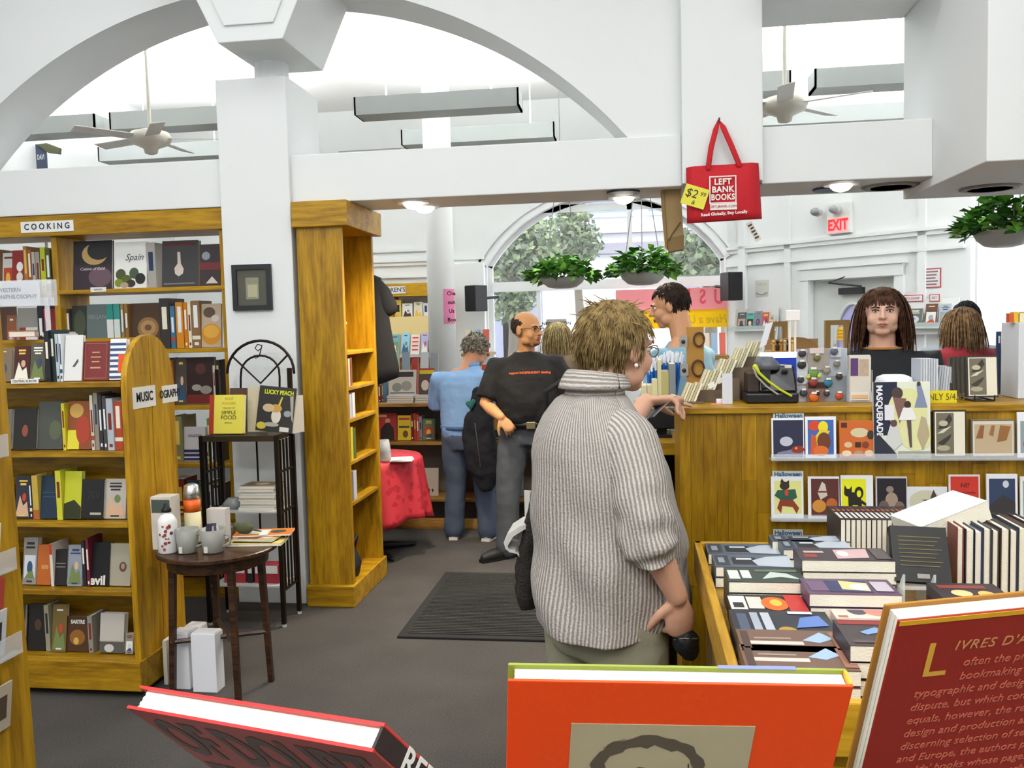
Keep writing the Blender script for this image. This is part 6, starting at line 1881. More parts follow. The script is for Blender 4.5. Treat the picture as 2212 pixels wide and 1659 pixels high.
bnd = [((1468, 1504), 877, 828, 3.02), ((1506, 1546), 862, 800, 3.07), ((1540, 1578), 848, 776, 3.12), ((1574, 1606), 832, 752, 3.17), ((1604, 1640), 806, 738, 3.22)]
for i, ((p0, p1), pb, pt, y) in enumerate(bnd):
 z0 = KZ + steps_[i][2] + .007
 bt = thing('bookmark_bundle', 'bundle of cream bookmarks slanted in the counter rack, %s step up' % ORD[i], 'bookmarks', (at_y(p0, pb, y).x, y, z0), group='bookmark bundles on the counter')
 a, b = at_y(p0, pb, y).x, at_y(p1, pb, y).x
 h_ = at_y(p0, pt, y).z - z0
 n = 6
 for k in range(n):
  x0 = a + (b - a) * k / n
  M = Matrix.Translation((x0, y + .004, z0)) @ Matrix(((1, 0, .42, 0), (0, 1, .1, 0), (0, 0, 1, 0), (0, 0, 0, 1)))
  MB().box(0, 0, 0, (b - a) / n * .82, .038, h_ * (1 - .03 * (k % 3)), M=M).build('bookmark', mat(['#c9bf9c', '#d8cfae', '#b5b08c', '#cfc3a0', '#a8a684', '#ddd6bc'][k], .7), bt)
pf_ = thing('paper_flag', 'small coral paper slip lying on the counter below the bookmark rack', 'paper', ctop(1545))
a = ctop(1535, 874)
MB().prism([a, a + Vector((.05, 0, 0)), a + Vector((.045, .03, 0)), a + Vector((.01, .03, 0))], (0, 0, .002)).build('slip', mat('#d88a7a', .7), pf_)
sl_ = thing('white_pen_case', 'small white case lying on the counter by the bookmark rack', 'case', ctop(1560))
a, b = at_y(1548, 866, 3.0), at_y(1572, 858, 3.0)
MB().box(a.x, 3.0, KZ + .001, b.x, 3.03, KZ + .016).build('case_body', mat('#dcdce0', .4), sl_, bevel=.003)

# register / display unit seen from behind
t = thing('cash_register', 'black cash register back with yellow and grey cables on the counter', 'register', ctop(1670))
y = 2.99
a, b = at_y(1612, 872, y), at_y(1726, 872, y)
MB().box(a.x, y, KZ + .001, b.x, y + .14, KZ + .035).build('base', mat('#1a1a1d', .35), t, bevel=.006)
a, b = at_y(1640, 858, y + .02), at_y(1724, 792, y + .02)
MB().prism([(a.x, y + .02, KZ + .035), (b.x, y + .02, KZ + .035), (b.x - .006, y + .05, b.z), (a.x + .008, y + .05, b.z + .012)], (0, .09, 0)).build('housing', mat('#101013', .25), t, bevel=.008)
a2, b2 = at_y(1634, 800, y + .01), at_y(1690, 772, y + .01)
MB().loft([(a2.z, (a2.x + b2.x) / 2, y + .08, (b2.x - a2.x) / 2, .07), (a2.z + .02, (a2.x + b2.x) / 2, y + .08, (b2.x - a2.x) / 2 * .95, .066), (b2.z, (a2.x + b2.x) / 2 - .005, y + .08, (b2.x - a2.x) / 2 * .6, .05)], 20, p=3).build('hood', mat('#55585f', .35), t, smooth=True)
MB().box(at_y(1642, 0, y).x, y + .015, KZ + .05, at_y(1662, 0, y).x, y + .03, KZ + .11).build('side_plate', mat('#2c2d33', .35), t)
MB().box(at_y(1694, 0, y).x, y + .0, at_y(1694, 795, y).z, at_y(1708, 0, y).x, y + .02, at_y(1694, 789, y).z).build('label', mat('#c9c6b4', .5), t)
MB().tube([at_y(x_, y_, y - .005) for x_, y_ in ((1631, 792), (1640, 806), (1660, 824), (1685, 842), (1709, 855))], [.009, .005, .0045, .004, .004], 8).build('yellow_cable', mat('#b9c22c', .4), t, smooth=True)
MB().tube([at_y(x_, y_, y - .008) for x_, y_ in ((1628, 796), (1634, 812), (1655, 834), (1680, 852))], .0035, 8).build('grey_cable', mat('#9a968c', .4), t, smooth=True)
MB().box(at_y(1612, 0, y).x, y + .03, KZ + .035, at_y(1640, 0, y).x, y + .13, at_y(1620, 806, y).z).build('receipt_printer', mat('#3a2f28', .5), t, bevel=.005)
t = thing('display_screen', 'bright blue lit screen edge behind the cash register', 'screen', at_y(1680, 775, 3.42))
a, b = at_y(1643, 762, 3.42), at_y(1722, 772, 3.42)
MB().box(a.x, 3.42, b.z, b.x, 3.45, a.z).build('lit_strip', mat('#cfe0ff', .4, emit=1.6), t)
MB().box(a.x, 3.425, dz_ + .02, b.x, 3.46, b.z - .001).build('casing', mat('#2540b0', .4), t)
MB().box(a.x + .03, 3.42, dz_ + .001, b.x - .03, 3.55, dz_ + .02).build('foot', BLACK, t)

# acrylic stand of novelty magnets
t = thing('magnet_stand', 'clear acrylic stand covered with small novelty magnets and pins', 'stand', ctop(1780))
y = 3.04
a, b = at_y(1722, 872, y), at_y(1832, 752, y)
MB().box(a.x, y + .012, KZ + .001, b.x, y + .016, b.z).build('back_sheet', clear('#c9d0d8', .45, .05), t)
for (p0, p1, pt, pb, c) in ((1742, 1782, 825, 872, '#8a6a62'), (1783, 1832, 812, 872, '#8a949c'), (1722, 1745, 785, 830, '#d8dce4'), (1745, 1790, 752, 800, '#a8a096'), (1795, 1818, 750, 772, '#d0d2d8'), (1746, 1790, 826, 840, '#7a4a44')):
 q0, q1 = at_y(p0, pb, y), at_y(p1, pt, y)
 MB().box(q0.x, y + .004, max(q0.z, KZ + .001), q1.x, y + .008, q1.z).build('backing_card', clear(c, .3, .2), t)
for i, (px, py, r, c) in enumerate(((1733, 764, 9, '#3a3440'), (1765, 773, 8, '#6a6a3a'), (1802, 759, 9, '#5a6070'), (1732, 788, 10, '#2a3230'), (1757, 806, 12, '#6a8a4a'), (1786, 800, 9, '#8a8478'), (1808, 786, 8, '#7a7468'), (1730, 820, 8, '#3a4048'), (1757, 826, 10, '#8a3a30'), (1789, 827, 10, '#2f6f88'), (1813, 813, 8, '#3a3a34'), (1736, 849, 9, '#38404a'), (1758, 858, 11, '#d0652a'), (1786, 850, 7, '#3c3c3c'), (1813, 855, 9, '#c4502c'), (1765, 850, 6, '#22201e'), (1746, 814, 5, '#c9d02c'), (1770, 812, 5, '#c9d02c'))):
 c0 = at_y(px, py, y - .002)
 R = at_y(px + r, py, y - .002).x - c0.x
 MB().ball((c0.x, y - .001, c0.z), (R, .006, R * .95), 12, 6).build('magnet', mat(c, .35), t, smooth=True)
 MB().box(c0.x - R * .5, y - .009, c0.z + R * .7, c0.x + R * .5, y - .006, c0.z + R * 1.15).build('price_dot', mat('#d8d8cc', .6), t)
MB().box(at_y(1748, 0, y).x, y + .0, at_y(1748, 764, y).z, at_y(1780, 0, y).x, y + .003, at_y(1748, 752, y).z).build('header_card', mat('#c9b8b8', .6), t)

# brochure holder
y = 3.0
t = thing('brochure_holder', 'clear acrylic holder with purple and cream brochures on the counter', 'holder', ctop(1860))
a, b = at_y(1834, 872, y), at_y(1886, 768, y)
zb_ = KZ + .001
MB().box(a.x, y, zb_, b.x, y + .004, at_y(1860, 846, y).z).box(a.x, y + .03, zb_, b.x, y + .034, b.z).box(a.x, y + .004, zb_, a.x + .003, y + .03, at_y(1860, 800, y).z).box(b.x - .003, y + .004, zb_, b.x, y + .03, at_y(1860, 800, y).z).build('acrylic_pocket', ACR, t)
MB().box(a.x + .004, y - .002, zb_ + .006, b.x - .012, y - .001, at_y(1860, 846, y).z).build('front_label', mat('#d8d4cc', .6), t)
MB().box(a.x + .008, y - .0035, zb_ + .012, b.x - .016, y - .0025, zb_ + .024).build('label_stripe', mat('#d8b080', .6), t)
for k in range(3):
 br = thing('folded_brochure', 'folded brochure with purple panel in the acrylic holder, %s one' % ORD[k], 'brochure', (a.x + .005, y + .007 + k * .007, zb_ + .002), group='brochures in the holder')
 yy = y + .006 + k * .007
 MB().box(a.x + .004, yy, zb_ + .002, b.x - .005, yy + .005, b.z - .004 + k * .003).build('sheet', mat('#cfc8bc', .6), br)
 MB().box(a.x + .006, yy - .0008, at_y(1860, 812, y).z, a.x + .03, yy - .0002, b.z - .008).build('purple_panel', mat('#5a3a6a', .6), br)
 MB().box(a.x + .032, yy - .0008, at_y(1860, 812, y).z, b.x - .012, yy - .0002, b.z - .012).build('photo_panel', mat('#b3a08a', .6, var=.2, scale=80), br)

# white parcel behind MASQUERADE, envelopes, sign, bird box, tall white carton
y = 3.15
t = thing('white_parcel', 'rounded white paper parcel behind the masquerade book', 'parcel', ctop(1930))
a, b = at_y(1892, 872, y), at_y(1970, 809, y)
MB().loft([(KZ + .001, (a.x + b.x) / 2, y, (b.x - a.x) / 2, .06), (b.z - .03, (a.x + b.x) / 2, y, (b.x - a.x) / 2, .06), (b.z - .008, (a.x + b.x) / 2, y, (b.x - a.x) / 2 * .9, .055), (b.z, (a.x + b.x) / 2, y, (b.x - a.x) / 2 * .6, .04)], 24, p=3).build('wrapping', mat('#e6e6ea', .6), t, smooth=True)
y = 3.08
for i in range(13):
 p0 = 1988 + i * 5.6
 a = at_y(p0, 872, y)
 top = at_y(p0, 775 if i < 7 else 792, y).z
 e = thing('envelope', 'white envelope standing in the counter row, %s from left' % ORD[i], 'envelope', (a.x, y, KZ), group='envelopes standing on the counter')
 MB().box(0, 0, 0, .0065, .1, top - KZ - .002, M=Matrix.Translation((a.x, y + (.0 if i < 7 else .02), KZ + .001)) @ Matrix.Rotation(.0 if i < 7 else .09, 4, 'Y')).build('paper_sleeve', mat(['#b9c0ca', '#c6ccd4', '#d0d4da', '#bfc5cd'][i % 4], .6), e)
y = 2.96
placard('yellow handwritten price card on the counter edge', 'ONLY 5/4.95', 2009, 844, 2066, 871, y, .03, bg_='#d8c824', ink='#6a5a1e', nm='price_card', squeeze=.8)
y = 3.0
for i in range(5):
 off = 4 - i
 a, b = at_y(2090 - off * 9, 858 - off * 3, y + off * .022), at_y(2158 - off * 9, 766 + off * 1, y + off * .022)
 M = Matrix.Translation((a.x, y + off * .024, KZ + .012)) @ Matrix.Rotation(-.1, 4, 'X')
 book(M, b.x - a.x, b.z - KZ - .014, .018, '#4a443c' if i < 4 else '#3a362f', 'boxed bird notecards propped on the counter easel, front box' if i == 4 else 'boxed notecards behind the front bird box, %s from the back' % ORD[i], bird if i == 4 else None, None, name='card_box', cat='card box', group='bird notecards on the counter')
es = thing('wire_easel', 'small black wire easel under the bird notecards', 'easel', ctop(2120))
c = at_y(2122, 862, 2.985)
for sx in (-.03, .03):
 MB().tube([(c.x + sx, 2.965, KZ + .02), (c.x + sx, 2.968, KZ + .005), (c.x + sx, 3.0, KZ + .004), (c.x + sx, 3.1, KZ + .004)], .0025, 6).build('wire_arm', BLACK, es, smooth=True)
MB().tube([(c.x - .03, 2.968, KZ + .004), (c.x + .03, 2.968, KZ + .004)], .0025, 6).build('wire_bar', BLACK, es, smooth=True)
y = 3.05
t = thing('tall_carton', 'tall plain white carton at the right end of the counter', 'box', ctop(2200))
a, b = at_y(2199, 866, y), at_y(2290, 695, y)
MB().box(a.x, y, KZ + .001, b.x, y + .14, b.z).build('carton_body', mat('#cfd3d8', .5), t, bevel=.002)
for k, (px, c) in enumerate(((2180, '#c9562c'), (2190, '#d8b02c'), (2203, '#e0d8b0'), (2212, '#d0a84a'))):
 a = at_y(px, 695, y + .03)
 j = thing('spice_packet', 'small %s packet on top of the tall white carton' % ('orange', 'yellow', 'cream', 'tan')[k], 'packet', (a.x, y + .04, b.z), group='packets on the tall carton')
 MB().box(0, 0, 0, .014, .03, .03 + .004 * (k % 2), M=Matrix.Translation((a.x, y + .03, b.z + .001)) @ Matrix.Rotation(.06 * (k - 1), 4, 'Z')).build('wrapper', mat(c, .5), j)
t = thing('phone_card', 'small dark blue card standing beside the tall white carton', 'card', ctop(2155))
a, b = at_y(2152, 866, 3.25), at_y(2163, 716, 3.25)
MB().box(a.x, 3.25, KZ + .001, b.x, 3.26, b.z).build('card_front', mat('#2c3a5c', .5), t)
MB().box(a.x + .004, 3.2485, b.z - .04, b.x - .004, 3.2495, b.z - .015).build('card_patch', mat('#cfd6e0', .5), t)

# things on the far desk: book row, blue wrapped sticks, bracelet board
y = 3.55
for i, (p0, p1, pt, c) in enumerate(((1385, 1398, 838, '#cfc79c'), (1399, 1410, 838, '#c9c192'), (1410, 1422, 826, '#d8cf9a'), (1423, 1430, 780, '#cfc79a'), (1431, 1447, 806, '#b8b070'), (1448, 1462, 790, '#8d9494'))):
 a, b = at_y(p0, 900, y), at_y(p1, pt, y)
 M = Matrix(((0, -1, 0, b.x), (1, 0, 0, y + .12), (0, 0, 1, dz_ + .001), (0, 0, 0, 1)))
 book(M, .15, b.z - dz_, b.x - a.x - .001, c, '%s book upright on the desk by the reaching hand, %s from left' % (cname(c), ORD[i]), None, None, False, True, group='books on the service desk')
t = thing('pen_bucket', 'dark bucket of blue wrapped sticks with white tips on the desk', 'bucket', (at_y(1435, 850, 3.86).x, 3.86, dz_))
bc = Vector((at_y(1428, 850, 3.84).x, 3.84, dz_))
MB().lathe([(.05, .001), (.07, .1), (.066, .1)], bc, 18).build('bucket_body', mat('#1d2030', .5), t, smooth=True)
rnd = random.Random(8)
for k in range(26):
 px = 1398 + k * 3.1
 tip = at_y(px, 800 - 36 * math.sin(min(1, (k + 4) / 26) * PI * .62) + rnd.uniform(-6, 6), 3.81 + (k % 3) * .035)
 st = thing('wrapped_stick', 'blue wrapped stick with a white tip in the desk bucket', 'stick', bc, group='blue wrapped sticks in the bucket')
 b0 = bc + Vector(((k / 25 - .5) * .09, ((k % 3) - 1) * .016, .03))
 MB().tube([b0, b0.lerp(tip, .85)], .005, 6).build('blue_wrap', mat(['#1f64b8', '#2a78cc', '#184f98'][k % 3], .35), st)
 MB().tube([b0.lerp(tip, .86), tip], [.0055, .004], 6).build('white_tip', mat('#dfe4ec', .5), st)
t = thing('bracelet_board', 'brown board with hanging bracelets on the service desk', 'stand', (at_y(1505, 800, 3.45).x, 3.45, dz_))
a, b = at_y(1484, 830, 3.45), at_y(1520, 706, 3.45)
MB().box(a.x, 3.45, dz_ + .012, b.x, 3.465, b.z).build('board', mat('#a87a34', .5), t)
MB().box(a.x - .03, 3.42, dz_ + .001, b.x + .03, 3.5, dz_ + .012).build('foot', mat('#7a5a2a', .5), t)
for px, py, r in ((1510, 733, .026), (1508, 795, .03)):
 c = at_y(px, py, 3.44)
 MB().tube([(c.x + r * .75 * math.cos(q * PI / 10), 3.44, c.z + r * math.sin(q * PI / 10)) for q in range(21)], .004, 6, caps=False).build('bracelet', mat('#4a3628', .4), t, smooth=True)
for px, py in ((1478, 738), (1480, 800)):
 c = at_y(px, py, 3.44)
 MB().box(c.x - .018, 3.438, c.z - .02, c.x + .012, 3.446, c.z + .024).build('charm_card', mat('#9a948c', .4), t)
 MB().ball((c.x - .004, 3.436, c.z), .008, 8, 6).build('charm', mat('#2a2624', .3), t, smooth=True)

# behind the clerk: wooden frames, white sign on posts, carton, door notice
y = 6.4
for i, (p0, p1, pt, pb) in enumerate(((1662, 1702, 695, 755), (1783, 1836, 692, 760))):
 a, b = at_y(p0, pt, y), at_y(p1, pb, y)
 t = thing('wooden_frame', 'open tan wooden display frame behind the counter, %s' % ('beside the white sign', 'beside the clerk'), 'frame', ((a.x + b.x) / 2, y, 0)) if False else thing('wooden_frame', 'open tan wooden display frame behind the counter %s' % ('beside the white sign', 'beside the clerk')[i], 'display', ((a.x + b.x) / 2, y, 0))
 f_ = .035
 TW = mat('#a08048', .5)
 MB().box(a.x, y, b.z - .25, a.x + f_, y + .05, a.z).build('stile', TW, t)
 MB().box(b.x - f_, y, b.z - .25, b.x, y + .05, a.z).build('stile', TW, t)
 MB().box(a.x + f_, y, a.z - f_, b.x - f_, y + .05, a.z).build('rail', TW, t)
 MB().box(a.x - .02, y - .1, 0, b.x + .02, y + .15, b.z - .25).build('pedestal', LO, t)
 t2 = None
y = 5.7
a, b = at_y(1697, 670, y), at_y(1729, 693, y)
t = thing('post_sign', 'small white sign on two thin posts behind the counter', 'sign', ((a.x + b.x) / 2, y, 0))
MB().box(a.x, y, b.z, b.x, y + .02, a.z).build('panel', mat('#e8e8ee', .5), t, bevel=.006)
for px in (1706, 1718):
 x = at_y(px, 700, y).x
 MB().box(x - .006, y + .004, 0, x + .006, y + .016, b.z).build('post', mat('#d9d4c8', .5), t)
MB().box(a.x - .02, y - .08, 0, b.x + .02, y + .1, .03).build('foot', BLACK, t)
y = 5.9
a, b = at_y(1665, 760, y), at_y(1785, 733, y)
t = thing('gift_display', 'low tan cardboard display with small figurines behind the counter', 'display', ((a.x + b.x) / 2, y, 0))
MB().box(a.x, y, 0, b.x, y + .3, b.z - .07).build('cabinet', LO, t)
MB().box(a.x, y + .26, b.z - .07, b.x, y + .28, b.z).build('back_card', mat('#a08058', .6), t)
MB().prism([(at_y(1726, 750, y).x + .18 * math.cos(k * PI / 10) * .8, y + .1, b.z - .068 + .085 * math.sin(k * PI / 10)) for k in range(11)], (0, .05, 0)).build('arched_box', mat('#8a6a40', .6), t)
for k in range(6):
 p = at_y(1672 + k * 8, 745, y + .03)
 g = thing('small_figurine', 'tiny carved figurine on the tan display, %s from left' % ORD[k], 'figurine', (p.x, y + .04, b.z - .07), group='carved figurines behind the counter')
 z0 = b.z - .069
 MB().tube([(p.x, y + .04, z0), (p.x, y + .04, z0 + .04)], [.011, .008], 8).ball((p.x, y + .04, z0 + .058), .012, 8, 6).build('body', mat(['#d8a858', '#3a2c22', '#c98a3a', '#e0d0a8', '#2c2420', '#d0b070'][k], .5), g, smooth=True)
 MB().tube([(p.x - .016, y + .04, z0 + .05), (p.x, y + .04, z0 + .03), (p.x + .016, y + .04, z0 + .05)], .004, 6).build('arms', mat('#c9a868', .5), g, smooth=True)
t, s0, s1, z0, z1 = wall_board('door_notice', 'bright yellow notice taped to the street door glass', 'notice', 1806, 706, 1828, 735, -.068, .003, '#f0c02c')
for k in range(3):
 zz = z1 - (z1 - z0) * (.25 + .25 * k)
 chbox(MB(), s0 + .02, s1 - .02, -.064, -.0635, zz - .012, zz + .004).build('text_line', mat('#c9902a', .7), t)

# ------------------------------------------------------------------ table of paperbacks in front of the counter
BZ = .955
BX0, BX1, BY0, BY1 = .155, 1.75, 1.42, 2.455
t = thing('book_table', 'wooden table with a raised rim piled with paperbacks before the counter', 'table', (BX0, BY0, 0))
MB().box(BX0 + .02, BY0 + .02, BZ - .03, BX1, BY1 - .02, BZ).build('table_bed', OAK_X, t)
YW = wood('#a57a14', '#d0a02c', 'X', 1.2)
for nm, m_, bxs in (('rim', wood('#a57a14', '#d0a02c', 'Y', 1.2), (BX0, BY0 + .02, BZ - .06, BX0 + .02, BY1, .986)), ('rim', YW, (BX0, BY1 - .02, BZ - .06, BX1, BY1, .986)), ('rim', YW, (BX0, BY0, BZ - .06, BX1, BY0 + .02, .986))):
 MB().box(*bxs).build(nm, m_, t, bevel=.003)
MB().box(BX0 + .03, BY0 + .03, .06, BX0 + .055, BY1 - .03, BZ - .03).build('side_panel', OAK_Z, t)
MB().box(BX0 + .055, BY0 + .03, .06, BX1, BY0 + .055, BZ - .03).build('front_panel', YW, t)
MB().box(BX0 + .06, BY0 + .08, 0, BX1, BY1 - .08, .06).build('toe_kick', BLACK, t)
GT = 'paperbacks piled on the book table'

def stack(x0, x1, yn, yf, n, th, color, desc, shapes, title=None, rz=0.0, depth=None):
 zt = BZ + n * th + .002
 a, b = at_z(x0, yn, zt), at_z(x1, yn, zt)
 far = at_z((x0 + x1) / 2, yf, zt)
 dpt = depth or max(.11, min(.16, far.y - a.y))
 w_ = b.x - a.x
 rnd = random.Random(int(x0 * 7 + yn))
 for k in range(n):
  z = BZ + .001 + k * th
  jx, jy = (rnd.uniform(-.003, .003), rnd.uniform(-.003, .003)) if k < n - 1 else (0, 0)
  M = Matrix.Translation((a.x + jx, a.y + jy, z)) @ Matrix.Rotation(rz, 4, 'Z') @ Matrix(((1, 0, 0, 0), (0, 0, 1, 0), (0, -1, 0, th * .97), (0, 0, 0, 1)))
  top = k == n - 1
  book(M, w_, dpt, th * .96, color, desc if top else '%s book up in the pile below the %s' % (ORD[k], ' '.join(desc.split()[:8]).rstrip(',')), shapes if top else None, title if top else None, group=GT)

gb = [('r', 0, 0, 1, 1, '#59626e'), ('r', .02, .1, .2, .9, '#39404a'), ('r', .24, .2, .55, .75, '#2c3038'), ('p', [(.55, .1), (1, 0), (1, .9), (.7, .8), (.5, .5)], '#b4bcc6'), ('r', .3, .55, .5, .68, '#d0d4d8'), ('r', .06, .3, .14, .7, '#8d939c')]
stack(1530, 1700, 1195, 1173, 1, .03, '#4c545e', 'grey blue paperback with snowy scene at the far left table corner', gb)
stack(1546, 1716, 1223, 1197, 2, .026, '#4c545e', 'grey blue paperback with snowy scene, second from the far left corner', gb)
stack(1574, 1742, 1255, 1226, 3, .026, '#37423c', 'dark green paperback with white print boxes lying at the left rim', [('r', 0, 0, 1, 1, '#39443c'), ('r', .03, .2, .17, .8, '#c9ccc8'), ('r', .2, .25, .32, .8, '#d4d6d2'), ('p', [(.45, .2), (.7, .35), (.95, .2), (.8, .6), (.6, .7)], '#b9c4bc'), ('r', .4, .7, .95, .85, '#5f6d62')])
stack(1582, 1748, 1318, 1294, 2, .026, '#2b2422', 'black paperback with fire red picture and white title lying at the left rim', [('r', .0, .1, .22, .9, '#d8d4cc'), ('r', .04, .2, .18, .5, '#2b2422'), ('r', .24, .15, .44, .85, '#c9c4bc'), ('e', .6, .45, .18, .4, '#d8641e'), ('e', .62, .5, .08, .2, '#f0b040'), ('r', .76, 0, 1, 1, '#b8302a')])
stack(1592, 1814, 1370, 1318, 2, .027, '#232832', 'dark navy paperback with gold seal lying nearest the left rim', [('r', .06, .15, .16, .85, '#4a5468'), ('r', .2, .1, .28, .9, '#9aa2ae'), ('r', .31, .1, .4, .9, '#b0b6be'), ('e', .52, .2, .09, .14, '#a8853a'), ('p', [(.62, .3), (.95, .4), (.9, .8), (.7, .7)], '#5a7ab8'), ('r', .6, .85, .85, .95, '#c9d0da')])
bl = [('r', 0, 0, 1, 1, '#6e5548'), ('r', .1, .3, .6, .45, '#c9c0b4'), ('r', .15, .55, .5, .62, '#9a8a7a'), ('p', [(.6, .5), (.8, .9), (.9, .6), (.75, .4)], '#9ab4cc'), ('r', .03, .1, .1, .9, '#4a3830'), ('r', .88, .1, 1, .9, '#a0705c')]
stack(1604, 1838, 1403, 1372, 2, .028, '#5a463c', 'brown paperback with blue white blur picture, second from the near table end', bl)
stack(1612, 1856, 1441, 1404, 2, .028, '#5a463c', 'brown paperback with blue white blur picture at the near table end', bl)
stack(1668, 1836, 1168, 1150, 2, .026, '#4c545e', 'grey blue paperback lying against the counter ledge label', gb, depth=.07)
stack(1692, 1842, 1186, 1169, 2, .026, '#4c545e', 'grey blue paperback lying behind the tall dark pile', gb)
stack(1732, 1932, 1208, 1184, 4, .027, '#3a3238', 'dark paperback with a pink white picture on the tall pile', [('r', .06, .2, .2, .5, '#8a3a34'), ('r', .08, .55, .3, .7, '#b0a8a0'), ('p', [(.4, .1), (.75, .2), (.8, .9), (.42, .8)], '#c9a8a8'), ('e', .5, .5, .06, .2, '#e8e2dc'), ('r', .82, .1, .98, .9, '#57504e')])
stack(1748, 1946, 1281, 1254, 3, .028, '#584058', 'purple paperback with a gold and white picture', [('r', .05, .2, .25, .8, '#6c5470'), ('r', .25, .15, .72, .85, '#34385c'), ('p', [(.4, .3), (.7, .2), (.72, .7), (.42, .85)], '#d8c48a'), ('e', .6, .45, .1, .2, '#e0dcd0'), ('r', .76, .2, .95, .8, '#b9aeb8')])
stack(1808, 1950, 1336, 1308, 2, .026, '#c9b0a4', 'pale pink paperback with line drawn figures', [('r', .0, .05, 1, .95, '#d8c8bc'), ('e', .4, .5, .15, .25, '#5a5460'), ('e', .7, .5, .2, .3, '#c98a7a'), ('r', .05, .1, .2, .2, '#b0705a')])
stack(1836, 1975, 1392, 1338, 3, .03, '#3a2e30', 'dark paperback with red title and blue flash', [('r', .04, .8, .95, .95, '#8e2f2c'), ('p', [(.3, .5), (.6, .7), (.7, .55), (.4, .4)], '#7a9ac8'), ('r', .1, .1, .9, .2, '#57484a')])
stack(2040, 2190, 1292, 1266, 3, .026, '#3a3034', 'dark paperback with red lettering beside the upright hardcovers', [('r', .1, .65, .8, .85, '#8a4038'), ('e', .35, .35, .15, .2, '#e0c890'), ('e', .7, .3, .12, .2, '#d8b868')])
# row of spine up paperbacks at the back of the table
yb0 = at_z(1900, 1165, BZ + .06).y
for i in range(16):
 p0 = 1816 + i * 11.2
 a, b = at_y(p0, 1150, yb0), at_y(p0 + 11.2, 1150, yb0)
 M = Matrix(((0, 1, 0, a.x), (0, 0, 1, yb0), (-1, 0, 0, BZ + .112), (0, 0, 0, 1)))
 M = Matrix(((0, -1, 0, b.x - .001), (0, 0, 1, yb0), (-1, 0, 0, BZ + .112), (0, 0, 0, 1)))
 book(M, .11, .17, (b.x - a.x) - .001, ['#2c2a30', '#3a3438', '#26262c'][i % 3], 'slim black paperback in the spine up row, %s from left' % ORD[i], [('r', .2, .1, .8, .5, '#d8d4cc'), ('r', .2, .6, .8, .75, '#b05a3a')], None, False, True, group=GT)
yb1 = at_z(1970, 1175, BZ + .05).y - .1
for i in range(6):
 p0 = 1938 + i * 12.5
 a, b = at_y(p0, 1150, yb1), at_y(p0 + 12.5, 1150, yb1)
 M = Matrix(((0, -1, 0, b.x - .001), (0, 0, 1, yb1), (-1, 0, 0, BZ + .1), (0, 0, 0, 1)))
 book(M, .098, .08, (b.x - a.x) - .001, ['#34303a', '#4a3a34', '#2c2c34'][i % 3], 'small dark paperback in the short spine up row, %s from left' % ORD[i], [('r', .2, .1, .8, .6, '#c9c4bc')], None, False, True, group=GT)
# upright hardcovers with page edges to the shopper
yh = at_z(2150, 1300, BZ).y - .02
for i in range(10):
 p0 = 2066 + i * 19
 w_ = 17 + (i * 7 % 4)
 a, b = at_y(p0, 1200, yh), at_y(p0 + w_, 1200, yh)
 hh = at_y(p0, 1140 + (i * 13 % 9), yh).z - BZ
 M = Matrix(((0, 1, 0, a.x), (-1, 0, 0, yh + .15), (0, 0, 1, BZ + .001), (0, 0, 0, 1)))
 book(M, .15, hh, b.x - a.x, ['#6a2a22', '#2c2f3c', '#1f2f58', '#3a3c40', '#2c2c30', '#4a3a2c', '#22304a', '#33302e', '#5c2c2c', '#2a2a34'][i], '%s hardcover upright with page edges outward, %s from left' % (('dark red', 'charcoal', 'blue', 'grey', 'black', 'brown', 'navy', 'dark grey', 'maroon', 'slate')[i], ORD[i]), None, None, True, group=GT)
# big white paged book lying tilted across the rows
a = at_z(2062, 1185, BZ + .14)
M = Matrix.Translation((at_y(2012, 1180, 2.05).x, 2.08, BZ + .115)) @ Matrix.Rotation(.25, 4, 'Z') @ Matrix.Rotation(-.32, 4, 'Y') @ Matrix(((1, 0, 0, 0), (0, 0, 1, 0), (0, -1, 0, .05), (0, 0, 0, 1)))
book(M, .17, .13, .045, '#d8d6d0', 'thick white book lying tilted across the spine up row', None, None, False, group=GT)
a, b = at_y(2150, 1130, 2.3), at_y(2225, 1075, 2.3)
for k in range(4):
 book(Matrix.Translation((a.x - .004 * k, 2.22, BZ + .003 + k * .029)) @ Matrix(((1, 0, 0, 0), (0, 0, 1, 0), (0, -1, 0, .027), (0, 0, 0, 1))), .2, .14, .027, ['#8d9a8a', '#c9c9c0', '#6f7f70', '#aab8a0'][k], '%s book lying in the pile at the far table end, %s up' % (('sage', 'cream', 'grey green', 'pale green')[k], ORD[k]), None, None, group=GT)
# black book on a clear stand
ys = at_z(1990, 1265, BZ + .06).y
t = thing('book_easel', 'clear acrylic book easel on the book table', 'easel', (at_y(1990, 1265, ys).x, ys, BZ))
xa, xb_ = at_y(1944, 1250, ys).x, at_y(2010, 1250, ys).x
for x in (xa, xb_):
 MB().prism([(x, ys - .02, BZ + .001), (x, ys + .1, BZ + .001), (x, ys + .09, BZ + .05), (x, ys + .01, BZ + .055), (x, ys - .02, BZ + .09)], (.005, 0, 0)).build('side_arm', clear('#e9f0f2', .5, .04), t)
MB().box(xa, ys + .0, BZ + .05, xb_ + .005, ys + .06, BZ + .054).build('rest', clear('#e9f0f2', .6, .04), t)
a, b = at_y(1934, 1258, ys + .01), at_y(2062, 1180, ys + .06)
M = Matrix.Translation((a.x, ys + .014, BZ + .066)) @ Matrix.Rotation(-.5, 4, 'X') @ Matrix.Rotation(.04, 4, 'Y')
